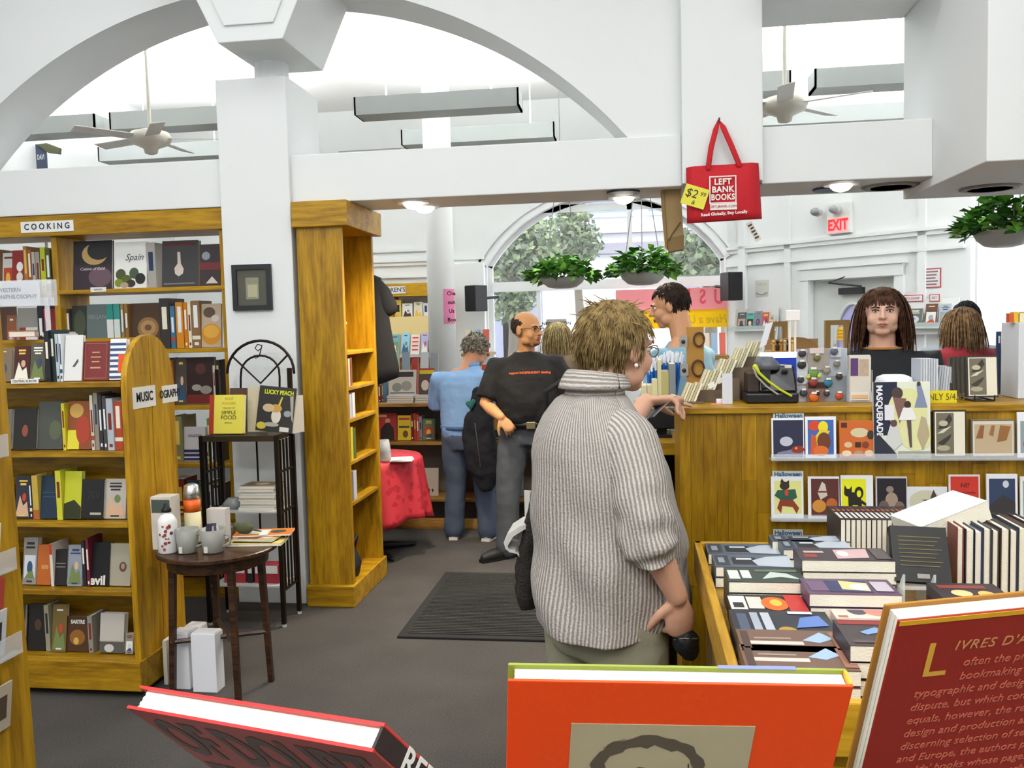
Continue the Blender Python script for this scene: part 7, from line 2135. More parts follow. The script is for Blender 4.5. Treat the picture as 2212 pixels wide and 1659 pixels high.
book(M, b.x - a.x - .02, .125, .02, '#191817', 'black book with faint gold blurb propped on the clear easel', [('r', .12, .8 - .075 * k, .88 - .06 * (k % 3), .815 - .075 * k, '#6a5c34') for k in range(8)] + [('r', .4, .06, .62, .14, '#8d8a82')], None, True)

# ------------------------------------------------------------------ three big books in the foreground
def cam_vec(x, y, z):
 return RIGHT * x - UP * y + FWD * z

def big_book(name, label, TL, TR, ab, tilt, H, T, front, back, spine_c, spine_side, page='#f0eee6'):
 """TL,TR: front top corners; ab: image slope of the side edges; tilt: away-lean of the side edges."""
 w = TR - TL
 W = w.length
 wc = Vector((w.dot(RIGHT), -w.dot(UP), w.dot(FWD)))
 if tilt is None:
  c = -(wc.x * ab + wc.y) / wc.z
  d = cam_vec(ab, 1, c)
 else:
  a_ = -(wc.y + wc.z * tilt) / wc.x
  d = cam_vec(a_, 1, tilt)
 d.normalize()
 M = frame(TL + d * H, w, (-d).cross(w))
 x, z = w.normalized(), -d
 yv = z.cross(x)
 M = Matrix((x, yv, z)).transposed().to_4x4()
 M.translation = TL + d * H
 t = thing(name, label, 'book', TL + d * H)
 MB().box(0, 0, 0, W, .003, H, M=M).build('front_cover', mat(front, .4, bump=.05, scale=400), t, bevel=.001)
 MB().box(0, T - .003, 0, W, T, H, M=M).build('back_cover', mat(back, .4), t, bevel=.001)
 sx = (W - .003, W) if spine_side > 0 else (0, .003)
 MB().box(sx[0], .003, 0, sx[1], T - .003, H, M=M).build('spine', mat(spine_c, .4), t)
 x0, x1 = (.006, W - .004) if spine_side > 0 else (.004, W - .006)
 pg = MB()
 nl = 7
 for k in range(nl):
  y0 = .003 + (T - .006) * k / nl
  pg.box(x0 + .0006 * (k % 2), y0, .004, x1, .003 + (T - .006) * (k + 1) / nl, H - .005 - .0004 * (k % 2), M=M)
 o = pg.build('pages', mat(page, .85), t)
 o['kind'] = 'stuff'
 return t, M, W

def btext(body, size, c, t, M, x, z, **k):
 kw = dict(align='LEFT', extrude=.0002)
 kw.update(k)
 return text(body, size, mat(c, .45), t, M @ Matrix.Translation((x, -.0004, z)) @ Matrix.Rotation(PI / 2, 4, 'X'), **kw)

t, M, W = big_book('art_book', 'big orange art book with a sketched portrait standing nearest the camera', at_d(1097, 1470, .77), at_d(1845, 1483, .77), 0, .5, .34, .022, '#ea4a12', '#8a9a3a', '#d9a02a', 1)
pc_ = mat('#b0a484', .6, var=.06, scale=40)
px0, px1, pz1 = W * .191, W * .738, .34 - .05
MB().box(px0, -.0008, .04, px1, -.0001, pz1, M=M).build('portrait_panel', pc_, t)
pm = (px0 + px1) / 2 - .012
hz = pz1 - .014
INKB = mat('#4a4136', .6)

def stroke(pts, r, nm='drawn_line', mm=None):
 MB().tube([M @ Vector((x, -.0009, z)) for x, z in pts], r, 6, flat=((M.to_3x3() @ Vector((0, 1, 0))).normalized(), .08)).build(nm, mm or INKB, t)

_o, _i = [], []
rp_ = random.Random(3)
for k in range(25):
 a = -.35 + k * (PI + .5) / 24
 _o.append((pm + .002 + .052 * math.cos(a) + rp_.uniform(-.002, .002), hz - .04 + .04 * math.sin(a) + rp_.uniform(-.002, .002)))
 _i.append((pm + .002 + (.041 + rp_.uniform(-.004, .002)) * math.cos(a), hz - .04 + (.028 + rp_.uniform(-.005, .002)) * math.sin(a)))
_b = MB()
for k in range(24):
 _b.poly([M @ Vector((x, -.0012, z)) for x, z in (_o[k], _o[k + 1], _i[k + 1], _i[k])])
_b.build('drawn_hair', mat('#5a5042', .7), t)
for k in range(18):
 a, r = rp_.uniform(-.4, 3.2), rp_.uniform(.74, 1.06)
 stroke([(pm + .002 + .05 * r * math.cos(a + q * .12), hz - .04 + .038 * r * math.sin(a + q * .12)) for q in range(5)], .0007, 'drawn_line', mat('#3a3228' if k % 2 else '#8d8068', .7))
stroke([(pm - .02, hz - .05), (pm - .005, hz - .044), (pm + .01, hz - .047), (pm + .03, hz - .052)], .004, 'drawn_brow')
stroke([(pm - .05, hz - .05), (pm - .05, hz - .1), (pm - .03, hz - .15), (pm + .01, hz - .17), (pm + .045, hz - .14), (pm + .055, hz - .08)], .0018)
stroke([(pm, hz - .06), (pm + .006, hz - .09), (pm - .004, hz - .1)], .0018)
MB().box(W * .62, .0185, .3395, W * .85, .0225, .3405, M=M).build('cover_edge_blue', mat('#7a84b0', .5), t)

TL = at_d(1942, 1342, .80)
wv = cam_vec(math.cos(.155), -.048, math.sin(.155)).normalized()
t, M, W = big_book('art_book', 'big red art book with gold initial L blurb at the lower right', TL, TL + wv * .26, 0, .44, .36, .026, '#8f2418', '#a8742a', '#a83020', 1, '#d9d6cc')
btext('L', .058, '#d2a23a', t, M, .034, .36 - .052)
btext("IVRES D'ARTISTES", .0155, '#c98a5a', t, M, .064, .36 - .036, shear=.25, space=1.15)
LN = ['often the primary record of', 'bookmaking contain new', 'typographic and design excellence', 'dispute, but which contain no art', 'equals, however, the resulting book', 'design and production as for the', 'discerning selection of seventy from', 'and Europe, the authors present an', "worlds' books whose pages reveal", 'of book arts, from the early 20th century', 'images by distinguished artists, more', 'Clemente, and Kosuth among them']
for k, l in enumerate(LN):
 x0 = .078 if k < 2 else .034
 btext(l, .0135, '#c46a52', t, M, x0 + (.0 if k != 11 else .05), .36 - .057 - .0168 * k, shear=.2)
MB().box(.001, -.0006, .3545, W, -.0001, .3596, M=M).build('gold_edge_band', mat('#d8a21e', .45), t)

TL, TR = at_d(275, 1530, .86), at_d(805, 1625, .69)
t, M, W = big_book('art_book', 'big red hardcover with huge dark letters at the lower left foreground', TL, TR, .62, None, .24, .024, '#8e3a34', '#c4362e', '#2c2422', 1)
btext('OF DOUBT', .098, '#463a33', t, M, W * .03, .24 - .056, bold=.0035, squeeze=.58, extrude=.0001)
btext('THE PRICE', .098, '#463a33', t, M, W * .03, .24 - .15, bold=.0035, squeeze=.58, extrude=.0001)
text('REF', .03, mat('#d8d4cc', .5), t, M @ Matrix.Translation((W + .0006, .012, .24 - .06)) @ Matrix(((0, 0, 1, 0), (1, 0, 0, 0), (0, 1, 0, 0), (0, 0, 0, 1))) @ Matrix.Rotation(-PI / 2, 4, 'Z'), bold=.0005, extrude=.0002)
for yy in (.0, .021):
 MB().box(-.001, yy, .2385, W, yy + .003, .2405, M=M).build('red_edge', mat('#c9302e', .4), t)
# display shelf that carries the foreground books
t = thing('display_stand', 'dark display stand carrying the three foreground books', 'stand', (0, .85, 0))
MB().box(-.72, .68, .3, .95, 1.12, .93).build('plinth', mat('#5a5552', .7), t)
MB().box(-.7, .7, 0, .93, 1.1, .3).build('base', mat('#3a3634', .7), t)
# ------------------------------------------------------------------ people
def skin_mat(h):
 m = mat(h, .5, bump=.04, scale=120, spec=.3)
 b = m.node_tree.nodes['Principled BSDF']
 b.inputs['Sheen Weight'].default_value = .05
 return m

def hair_mat(a, b):
 key = ('hair', a, b)
 if key in _mats:
  return _mats[key]
 m = bpy.data.materials.new('hair')
 m.use_nodes = True
 N, L = m.node_tree.nodes, m.node_tree.links
 bs = N['Principled BSDF']
 bs.inputs['Roughness'].default_value = .7
 bs.inputs['Specular IOR Level'].default_value = .2
 tc = N.new('ShaderNodeTexCoord')
 n = N.new('ShaderNodeTexNoise')
 n.inputs['Scale'].default_value = 45
 n.inputs['Detail'].default_value = 4
 L.new(tc.outputs['Object'], n.inputs['Vector'])
 rp = N.new('ShaderNodeValToRGB')
 rp.color_ramp.elements[0].position = .35
 rp.color_ramp.elements[0].color = lin(a)
 rp.color_ramp.elements[1].position = .65
 rp.color_ramp.elements[1].color = lin(b)
 L.new(n.outputs['Fac'], rp.inputs[0])
 L.new(rp.outputs[0], bs.inputs['Base Color'])
 _mats[key] = m
 return m

def soften(o, voxel, smooth=6, wrinkle=0.0, size=.09):
 r = o.modifiers.new('surface', 'REMESH')
 r.mode = 'VOXEL'
 r.voxel_size = voxel
 r.use_smooth_shade = True
 if smooth:
  s = o.modifiers.new('smooth', 'SMOOTH')
  s.factor = .5
  s.iterations = smooth
 if wrinkle:
  tx = bpy.data.textures.new('cloth_folds', 'CLOUDS')
  tx.noise_scale = size
  tx.noise_depth = 2
  d = o.modifiers.new('folds', 'DISPLACE')
  d.texture = tx
  d.strength = wrinkle
  d.mid_level = .5
  d.texture_coords = 'GLOBAL'
 return o

def rot_to(th, loc):
 return Matrix.Translation(loc) @ Matrix.Rotation(th, 4, 'Z')

def hand(mb, M, wrist, fdir, pnorm, side, curl=(.35, .4, .3), spread=.10, s=1.0, curls=None):
 """Palm and five separate fingers. pnorm: where the palm faces; side +1 puts the thumb on fdir x pnorm."""
 f = Vector(fdir).normalized()
 p = Vector(pnorm)
 p = (p - f * p.dot(f)).normalized()
 l = f.cross(p) * side
 w = Vector(wrist)
 mb.tube([w - f * .02 * s, w + f * .02 * s, w + f * .055 * s, w + f * .082 * s], [.026 * s, .031 * s, .041 * s, .040 * s], 12, flat=(p, .42), M=M)
 for i, (off, L_) in enumerate(((.031, .068), (.0105, .077), (-.0105, .071), (-.031, .056))):
  d = (f + l * spread * (1.5 - i) * 1.0).normalized()
  q = w + f * .078 * s + l * off * s
  c = (curls[i] if curls else curl)
  pts = [q - f * .012 * s, q]
  for k in range(3):
   ax = d.cross(p).normalized()
   d = (Matrix.Rotation(c[k], 3, ax) @ d).normalized()
   q = q + d * L_ * s * (.45, .31, .24)[k]
   pts.append(q)
  mb.tube(pts, [.0095 * s, .0095 * s, .0088 * s, .008 * s, .0065 * s], 8, M=M)
 d = (f * .62 + l * .72 + p * .25).normalized()
 q = w + f * .022 * s + l * .026 * s
 pts = [q]
 for k in range(3):
  q = q + d * (.034, .03, .024)[k] * s
  pts.append(q)
  d = (d * .85 + f * .35 + p * .15).normalized()
 mb.tube(pts, [.014 * s, .0125 * s, .0105 * s, .008 * s], 8, M=M)

def head_solid(mb, H, jaw=1.0, nose=1.0, wide=1.0):
 """Head in its own frame: chin at z=0, crown at .225, face along +y."""
 mb.ball((0, -.014, .136), (.075 * wide, .096, .09), 20, 14, M=H)
 mb.ball((0, .028, .08), (.058 * wide * (1 + (jaw - 1) * .5), .062, .08), 18, 12, M=H)
 mb.ball((0, .058, .022), (.03 * jaw, .026, .022), 12, 8, M=H)
 for sx in (-1, 1):
  mb.ball((sx * .037 * wide, .052, .078), (.026, .03, .032), 12, 8, M=H)
  mb.ball((sx * .077 * wide, -.008, .104), (.009, .021, .033), 12, 8, M=H)
  mb.ball((sx * .04 * wide, .02, .042), (.024, .04, .03), 12, 8, M=H)
 mb.ball((0, .072, .132), (.05 * wide, .02, .013), 14, 8, M=H)
 mb.tube([(0, .085, .124), (0, .098, .104), (0, .111 * nose, .086)], [.008, .0105, .0125], 8, M=H)
 for sx in (-1, 1):
  mb.ball((sx * .011, .098, .083), (.009, .011, .008), 8, 6, M=H)
 mb.ball((0, .083, .058), (.026, .016, .012), 12, 8, M=H)
 mb.ball((0, .08, .046), (.024, .015, .011), 12, 8, M=H)

def face_parts(root, H, iris='#4a3628', brow='#3a2a1e', lip='#9a5a50', glasses=None, open_=1.0):
 for sx in (-1, 1):
  MB().ball((sx * .0315, .0745, .1145), (.0128, .0115, .0075 * open_), 12, 8, M=H).build('eye', mat('#e6e2dc', .25), root, smooth=True)
  MB().ball((sx * .0315, .0828, .1145), (.0058, .0042, .0058 * open_), 10, 6, M=H).build('iris', mat(iris, .2), root, smooth=True)
  MB().tube([(sx * .0455, .079, .117), (sx * .0315, .0862, .1225), (sx * .017, .084, .1175)], .0022, 5, M=H).build('eyelid', mat(brow, .6), root, smooth=True)
  MB().tube([(sx * .05, .079, .131), (sx * .034, .0905, .1365), (sx * .015, .0925, .132)], [.002, .0036, .0034], 6, M=H, flat=(H.to_3x3() @ Vector((0, 0, 1)), 1)).build('eyebrow', mat(brow, .8), root, smooth=True)
 MB().tube([(-.022, .0875, .0525), (-.008, .0975, .0555), (0, .0975, .0545), (.008, .0975, .0555), (.022, .0875, .0525)], [.0015, .0045, .004, .0045, .0015], 8, M=H).tube([(-.02, .087, .0505), (0, .0965, .046), (.02, .087, .0505)], [.0015, .0058, .0015], 8, M=H).build('lips', mat(lip, .45), root, smooth=True)
 if glasses:
  gm = mat(glasses, .35, .4)
  for sx in (-1, 1):
   pts = [(sx * .033 + .0215 * math.cos(q * PI / 8), .1035 - abs(sx * .033 + .0215 * math.cos(q * PI / 8)) * .16, .112 + .0155 * math.sin(q * PI / 8)) for q in range(17)]
   MB().tube(pts, .0016, 5, caps=False, M=H).build('lens_rim', gm, root, smooth=True)
   MB().tube([(sx * .055, .094, .116), (sx * .079, .06, .118), (sx * .083, .0, .114), (sx * .081, -.018, .1)], .0018, 5, M=H).build('temple_arm', gm, root, smooth=True)
  MB().tube([(-.011, .102, .115), (0, .106, .118), (.011, .102, .115)], .0016, 5, M=H).build('bridge', gm, root, smooth=True)

def hair(root, H, m, L=.06, n=220, rad=.006, hl=.42, wild=.25, cap=1.06, bald=False, seed=1, low=-.55, fringe=False, gravity=.3, wide=1.0, curl=0.0, nm='hair', face_y=.30):
 rnd = random.Random(seed)
 C = Vector((0, -.014, .136))
 R = Vector((.075 * wide, .096, .09))

 def allowed(d):
  if d.y > face_y and d.z < hl:
   return False
  if d.y > face_y - .45 and d.z < -.28 and d.y > -.1:
   return False
  if d.z < low:
   return False
  if bald and d.z > .42 - .25 * d.y:
   return False
  return True
 mb = MB()
 nu, nv = 36, 22
 rings_ = []
 for j in range(nv + 1):
  a = PI * j / nv
  q = max(math.sin(a), .01)
  r = []
  for k in range(nu):
   d = Vector((q * math.cos(2 * PI * k / nu), q * math.sin(2 * PI * k / nu), -math.cos(a)))
   s = cap if allowed(d) else .84
   s += rnd.uniform(-.01, .02) if s > 1 else 0
   r.append(C + Vector((R.x * d.x, R.y * d.y, R.z * d.z)) * s)
  rings_.append(r)
 mb.rings(rings_, 0, H)
 made = 0
 tries = 0
 while made < n and tries < n * 40:
  tries += 1
  d = Vector((rnd.gauss(0, 1), rnd.gauss(0, 1), rnd.gauss(0, 1))).normalized()
  if not allowed(d):
   continue
  made += 1
  p = C + Vector((R.x * d.x, R.y * d.y, R.z * d.z)) * (cap - .03)
  t = Vector((d.x, d.y, 0)) * .8 + Vector((0, 0, -1)) * (.4 + .6 * (1 - d.z))
  if fringe and d.y > .15 and d.z > .2:
   t = Vector((d.x * .8, .55, -.6))
  t = t - d * t.dot(d) * .9
  v_ = (t.normalized() + Vector((rnd.gauss(0, wild), rnd.gauss(0, wild), rnd.gauss(0, wild)))).normalized()
  ll = L * rnd.uniform(.6, 1.15)
  if fringe and d.y > .15 and d.z > .2:
   ll = fringe
  st = 7 if L > .12 else 5
  pts = [p]
  for k in range(st):
   p = p + v_ * ll / st
   v_ = (v_ + Vector((0, 0, -gravity)) + Vector((rnd.gauss(0, curl), rnd.gauss(0, curl), rnd.gauss(0, curl)))).normalized()
   e = p - C
   f_ = math.sqrt((e.x / R.x) ** 2 + (e.y / R.y) ** 2 + (e.z / R.z) ** 2)
   if f_ < cap:
    p = C + e * (cap / f_)
   if p.z < .05 and L > .12:
    w_ = .075 + .03 * min(1, (.05 - p.z) / .1)
    h_ = math.hypot(p.x, p.y + .02)
    if h_ < w_ and p.y < .03:
     p = Vector((p.x / max(h_, .01) * w_, (p.y + .02) / max(h_, .01) * w_ - .02, p.z))
   pts.append(p)
  rr = [rad * (1 - .75 * k / st) for k in range(st + 1)]
  mb.tube(pts, rr, 5, caps=False, M=H)
 return mb.build(nm, m, root, smooth=True)

def shoe(root, M, heel, toe, c, sole='#d8d4cc', nm='shoe', h=.075):
 hv, tv = Vector(heel), Vector(toe)
 d = (tv - hv).normalized()
 up = Vector((0, 0, 1))
 o = MB()
 o.tube([hv + up * .035, hv + d * .06 + up * .04, hv + d * .14 + up * .036, tv + up * .028], [.034, .042, .045, .033], 12, M=M).tube([hv + d * .03 + up * .03, hv + d * .03 + up * (h + .03)], [.04, .036], 12, M=M)
 s = o.build(nm, mat(c, .5), root, smooth=True)
 soften(s, .008, 3)
 MB().prism([hv - d * .035 + d.cross(up) * .032, hv - d * .035 - d.cross(up) * .032, hv + d * .12 - d.cross(up) * .042, tv + d * .03 - d.cross(up) * .025, tv + d * .03 + d.cross(up) * .025, hv + d * .12 + d.cross(up) * .042], up * .02, M=M).build('sole', mat(sole, .6), s)

def figure(label, loc, th, o):
 """o: dictionary of joints in the figure's own frame (x = its right, y = the way it faces, z up)."""
 M = rot_to(th, loc)
 root = thing('person', label, 'person', loc, th)
 g = o.get
 b = MB()
 vox = g('voxel', .007)
 k = g('bulk', 1.0)
 ss = o['shoulder_z']
 hz_ = o['hip_z']
 # trunk, neck
 b.loft([(hz_ - .1, 0, 0, .13 * k, .09 * k), (hz_, 0, .0, .145 * k, .1 * k), (hz_ + .18, 0, .0, .13 * k, .095 * k), (ss - .14, 0, 0, .15 * k, .1 * k), (ss - .03, 0, -.01, .15 * k, .075), (ss + .03, 0, -.01, .08, .05)], 18, M=M)
 hp = Vector(o['head'])
 b.tube([(0, -.015, ss - .02), hp + Vector((0, -.02, .06))], [.062, .056], 12, M=M)
 for sd, nm in ((1, 'r'), (-1, 'l')):
  s_, e, w = Vector(o['sh_' + nm]), Vector(o['el_' + nm]), Vector(o['wr_' + nm])
  ak = g('arm', 1.0)
  b.tube([s_ * .9 + Vector((0, 0, s_.z * .1)), s_, s_.lerp(e, .5), e, e.lerp(w, .35), w], [.05 * ak, .05 * ak, .046 * ak, .04 * ak, .039 * ak, .027 * ak], 12, M=M)
  if g('hand_' + nm):
   hd = o['hand_' + nm]
   hand(b, M, w, hd[0], hd[1], hd[2], **(hd[3] if len(hd) > 3 else {}))
  h_, kn, an = Vector(o['hi_' + nm]), Vector(o['kn_' + nm]), Vector(o['an_' + nm])
  b.tube([h_, h_.lerp(kn, .5), kn, kn.lerp(an, .35), an], [.08, .068, .052, .05, .036], 12, M=M)
 H = M @ Matrix.Translation(hp) @ Matrix.Rotation(g('head_turn', 0), 4, 'Z') @ Matrix.Rotation(g('head_nod', 0), 4, 'X') @ Matrix.Rotation(g('head_roll', 0), 4, 'Y') @ Matrix.Diagonal((g('head_s', 1.0),) * 3 + (1,))
 head_solid(b, H, g('jaw', 1.0), g('nose', 1.0), g('head_wide', 1.0))
 bo = b.build('body', skin_mat(o['skin']), root, smooth=True)
 soften(bo, vox, 3)
 # shirt
 if g('shirt'):
  t_ = MB()
  t_.loft(o['shirt_loft'], 26, M=M, p=2.2)
  for sd, nm in ((1, 'r'), (-1, 'l')):
   s_, e, w = Vector(o['sh_' + nm]), Vector(o['el_' + nm]), Vector(o['wr_' + nm])
   f = g('sleeve', .8)
   sr = g('sleeve_r', .062)
   inn = Vector((s_.x * .55, s_.y, s_.z - .015))
   if f <= 1:
    pts = [inn, s_, s_.lerp(e, f * .5), s_.lerp(e, f)]
    rr = [sr * 1.1, sr * 1.05, sr * 1.03, sr]
   else:
    pts = [inn, s_, s_.lerp(e, .5), e, e.lerp(w, f - 1)]
    rr = [sr * 1.1, sr * 1.05, sr, sr * .95, sr * .75]
   t_.tube(pts, rr, 14, M=M, caps=False)
  so = t_.build('shirt', mat(o['shirt'], .85, bump=.1, scale=300), root, smooth=True)
  soften(so, .011, 4, g('wrinkle', .016), .1)
 # trousers
 p_ = MB()
 hk = g('hip_k', 1.0)
 p_.loft([(hz_ - .12, 0, -.005, .155 * hk, .115 * hk), (hz_ - .03, 0, -.01, .172 * hk, .13 * hk), (hz_ + .07, 0, 0, .16 * hk, .12 * hk), (hz_ + .1, 0, 0, .155 * hk, .115 * hk)], 22, M=M)
 lk = g('leg', 1.0)
 for nm in ('r', 'l'):
  h_, kn, an = Vector(o['hi_' + nm]), Vector(o['kn_' + nm]), Vector(o['an_' + nm])
  p_.tube([h_ + Vector((0, 0, .02)), h_.lerp(kn, .45), kn, kn.lerp(an, .5), an + Vector((0, 0, -.022))], [.098 * lk, .09 * lk, .075 * lk, .07 * lk, .07 * lk], 14, M=M)
 po = p_.build('trousers', mat(o['trousers'], .9, bump=.15, scale=250, var=g('denim', .08)), root, smooth=True)
 soften(po, .012, 4, .018, .12)
 for nm in ('r', 'l'):
  an = Vector(o['an_' + nm])
  d = Vector(o.get('toe_' + nm, (0, 1, 0)))
  shoe(root, M, (an.x - d.x * .03, an.y - d.y * .03, 0.001), (an.x + d.x * .19, an.y + d.y * .19, 0.001), o['shoes'], g('sole', '#d8d4cc'))
 return root, M, H

# ---- bald man with glasses, black T-shirt
BM = (-.735, 5.98, 0)
root, M, H = figure('bald man with glasses in a black T-shirt and grey jeans facing the counter', BM, PI + .22, dict(
 shoulder_z=1.38, hip_z=.90, head=(0, .03, 1.445), head_turn=.85, head_nod=-.05, skin='#b8865a', bulk=1.2, arm=1.12, voxel=.006, jaw=1.12, head_wide=1.06, head_s=1.05,
 sh_r=(.205, -.01, 1.31), el_r=(.29, .03, 1.06), wr_r=(.2, .2, .985), hand_r=((-.55, .25, -.75), (.2, -.9, -.1), -1, {'curl': (.45, .5, .4)}),
 sh_l=(-.205, -.01, 1.31), el_l=(-.31, .06, 1.09), wr_l=(-.42, .25, 1.12), hand_l=((-.6, .75, -.1), (0, -.2, -1), 1, {'curl': (.5, .5, .4)}),
 hi_r=(.095, 0, .86), kn_r=(.15, .04, .47), an_r=(.17, .06, .09), toe_r=(.85, .5, 0), hi_l=(-.1, 0, .86), kn_l=(-.13, .02, .46), an_l=(-.16, -.06, .09), toe_l=(-.3, .95, 0),
 shirt='#141416', sleeve=.85, sleeve_r=.078, wrinkle=.022, shirt_loft=[(.935, 0, .015, .208, .165), (.98, 0, .02, .218, .172), (1.08, 0, .025, .222, .178), (1.2, 0, .015, .222, .162), (1.28, 0, 0, .215, .138), (1.335, 0, -.01, .178, .108), (1.38, 0, -.01, .125, .085), (1.41, 0, -.005, .082, .07)],
 trousers='#4a4d52', hip_k=1.2, leg=1.14, shoes='#1c1a19', sole='#141312', denim=.2))
face_parts(root, H, brow='#2a1e18', lip='#8d5348', glasses='#3a241c')
hair(root, H, hair_mat('#221a16', '#3a2e28'), .018, 130, .004, bald=True, cap=1.035, seed=4, wide=1.06, wild=.2, nm='hair_fringe')
MB().ball((0, .073, .028), (.034, .026, .02), M=H).ball((0, .09, .064), (.022, .009, .004), M=H).build('stubble', mat('#7d5238', .85), root, smooth=True)
MB().loft([(.9, 0, .008, .206, .165), (.94, 0, .012, .207, .167)], 26, M=M).build('belt', mat('#15110f', .4), root, smooth=True)
MB().box(-.03, .17, .897, .03, .188, .945, M=M).build('belt_buckle', mat('#b5aa84', .3, .9), root, bevel=.004)
yv_ = .192
text('support INDEPENDENT thinking', .0205, mat('#e0642a', .6), root, M @ Matrix.Translation((0, yv_, 1.275)) @ Matrix.Rotation(PI, 4, 'Z') @ Matrix.Rotation(PI / 2, 4, 'X'), bold=.0006, name='shirt_lettering')
MB().ball((.268, -.0, 1.225), (.03, .045, .05), M=M).build('sleeve_badge', mat('#e0702a', .7), root, smooth=True)

# ---- man in blue polo shirt from behind
BL = (-1.25, 6.40, 0)
root, M, H = figure('grey curly haired man in a light blue polo shirt browsing from behind', BL, -.05, dict(
 shoulder_z=1.255, hip_z=.80, head=(.05, .075, 1.305), head_turn=-.4, head_nod=-.35, skin='#c08a6c', voxel=.007, bulk=.92,
 sh_r=(.2, .0, 1.2), el_r=(.26, .08, .97), wr_r=(.17, .2, 1.08), hand_r=((-.6, .3, .5), (-.7, 0, -.4), 1), sh_l=(-.2, .0, 1.2), el_l=(-.25, .1, .98), wr_l=(-.12, .2, 1.1), hand_l=((.6, .3, .5), (.7, 0, -.4), -1),
 hi_r=(.09, 0, .78), kn_r=(.12, .02, .43), an_r=(.15, -.02, .09), toe_r=(.15, 1, 0), hi_l=(-.09, 0, .78), kn_l=(-.1, .02, .43), an_l=(-.12, -.0, .09), toe_l=(-.15, 1, 0),
 shirt='#7b9fca', sleeve=.95, sleeve_r=.072, wrinkle=.02, shirt_loft=[(.77, 0, .0, .185, .14), (.84, 0, .0, .19, .145), (.95, 0, .01, .195, .15), (1.08, 0, .0, .2, .14), (1.17, 0, -.01, .195, .12), (1.23, .01, -.01, .16, .095), (1.27, .02, .01, .1, .075), (1.30, .03, .03, .075, .068)],
 trousers='#4a5568', hip_k=1.06, leg=1.1, shoes='#b9b4aa', denim=.25))
hair(root, H, hair_mat('#5c564c', '#a49c8c'), .05, 330, .008, hl=.35, wild=.7, cap=1.12, seed=6, curl=.55, gravity=.15, low=-.5)
face_parts(root, H)
MB().loft([(1.285, .03, .02, .076, .07), (1.325, .035, .035, .07, .064)], 20, M=M).build('collar', mat('#6d90bc', .85), root, smooth=True)
MB().loft([(.835, 0, .0, .197, .152), (.86, 0, .002, .198, .153)], 26, M=M).build('waist_band', mat('#3c5a86', .85), root, smooth=True)
# dark jacket over his arm
jk = thing('dark_jacket', 'dark navy jacket with teal lining hanging over the blue shirted man arm', 'jacket', (-1.1, 6.38, .6))
j = MB()
jp = [((1032, 848), .05), ((1040, 880), .085), ((1036, 920), .105), ((1040, 970), .12), ((1048, 1020), .105), ((1052, 1045), .07)]
j.tube([at_y(x_, y_, 6.19) for (x_, y_), r in jp], [r for _, r in jp], 16, flat=(Vector((0, 1, 0)), .5))
j.tube([at_y(1018, 900, 6.17), at_y(1014, 950, 6.17), at_y(1022, 1010, 6.17)], [.05, .06, .045], 12, flat=(Vector((0, 1, 0)), .5))
soften(j.build('jacket_body', mat('#17181f', .85, bump=.2, scale=60), jk, smooth=True), .012, 3, .03, .08)
MB().tube([at_y(1012, 872, 6.15), at_y(1016, 880, 6.145), at_y(1022, 868, 6.145)], [.022, .03, .02], 8, flat=(Vector((0, 1, 0)), .5)).build('teal_lining', mat('#1f5a58', .8), jk, smooth=True)
MB().tube([at_y(1026, 915, 6.13), at_y(1032, 960, 6.125), at_y(1038, 1010, 6.13)], .004, 6).build('zip', mat('#6a6a6a', .4, .7), jk, smooth=True)

# ---- blonde woman beyond the bald man
root, M, H = figure('long haired blonde woman in a brown jacket standing beyond the bald man', (-.64, 7.45, 0), -.3, dict(
 shoulder_z=1.33, hip_z=.87, head=(0, .02, 1.375), head_turn=-.2, skin='#c89a80', voxel=.009,
 sh_r=(.18, 0, 1.28), el_r=(.22, .02, 1.02), wr_r=(.17, .18, .92), hand_r=((0, 1, 0), (-1, 0, 0), 1), sh_l=(-.18, 0, 1.28), el_l=(-.22, .02, 1.02), wr_l=(-.17, .18, .92), hand_l=((0, 1, 0), (1, 0, 0), -1),
 hi_r=(.09, 0, .84), kn_r=(.09, .02, .46), an_r=(.09, 0, .09), hi_l=(-.09, 0, .84), kn_l=(-.09, .02, .46), an_l=(-.09, 0, .09),
 shirt='#8d7a62', sleeve=1.85, sleeve_r=.066, shirt_loft=[(.8, 0, 0, .19, .14), (1.0, 0, 0, .17, .125), (1.15, 0, 0, .18, .125), (1.25, 0, -.01, .175, .11), (1.31, 0, -.01, .14, .085), (1.36, 0, 0, .075, .065)], trousers='#3a3d44', shoes='#2a2624'))
hair(root, H, hair_mat('#8d7a50', '#c4ae7c'), .26, 480, .005, hl=.4, wild=.12, cap=1.08, seed=9, gravity=.5)
face_parts(root, H)

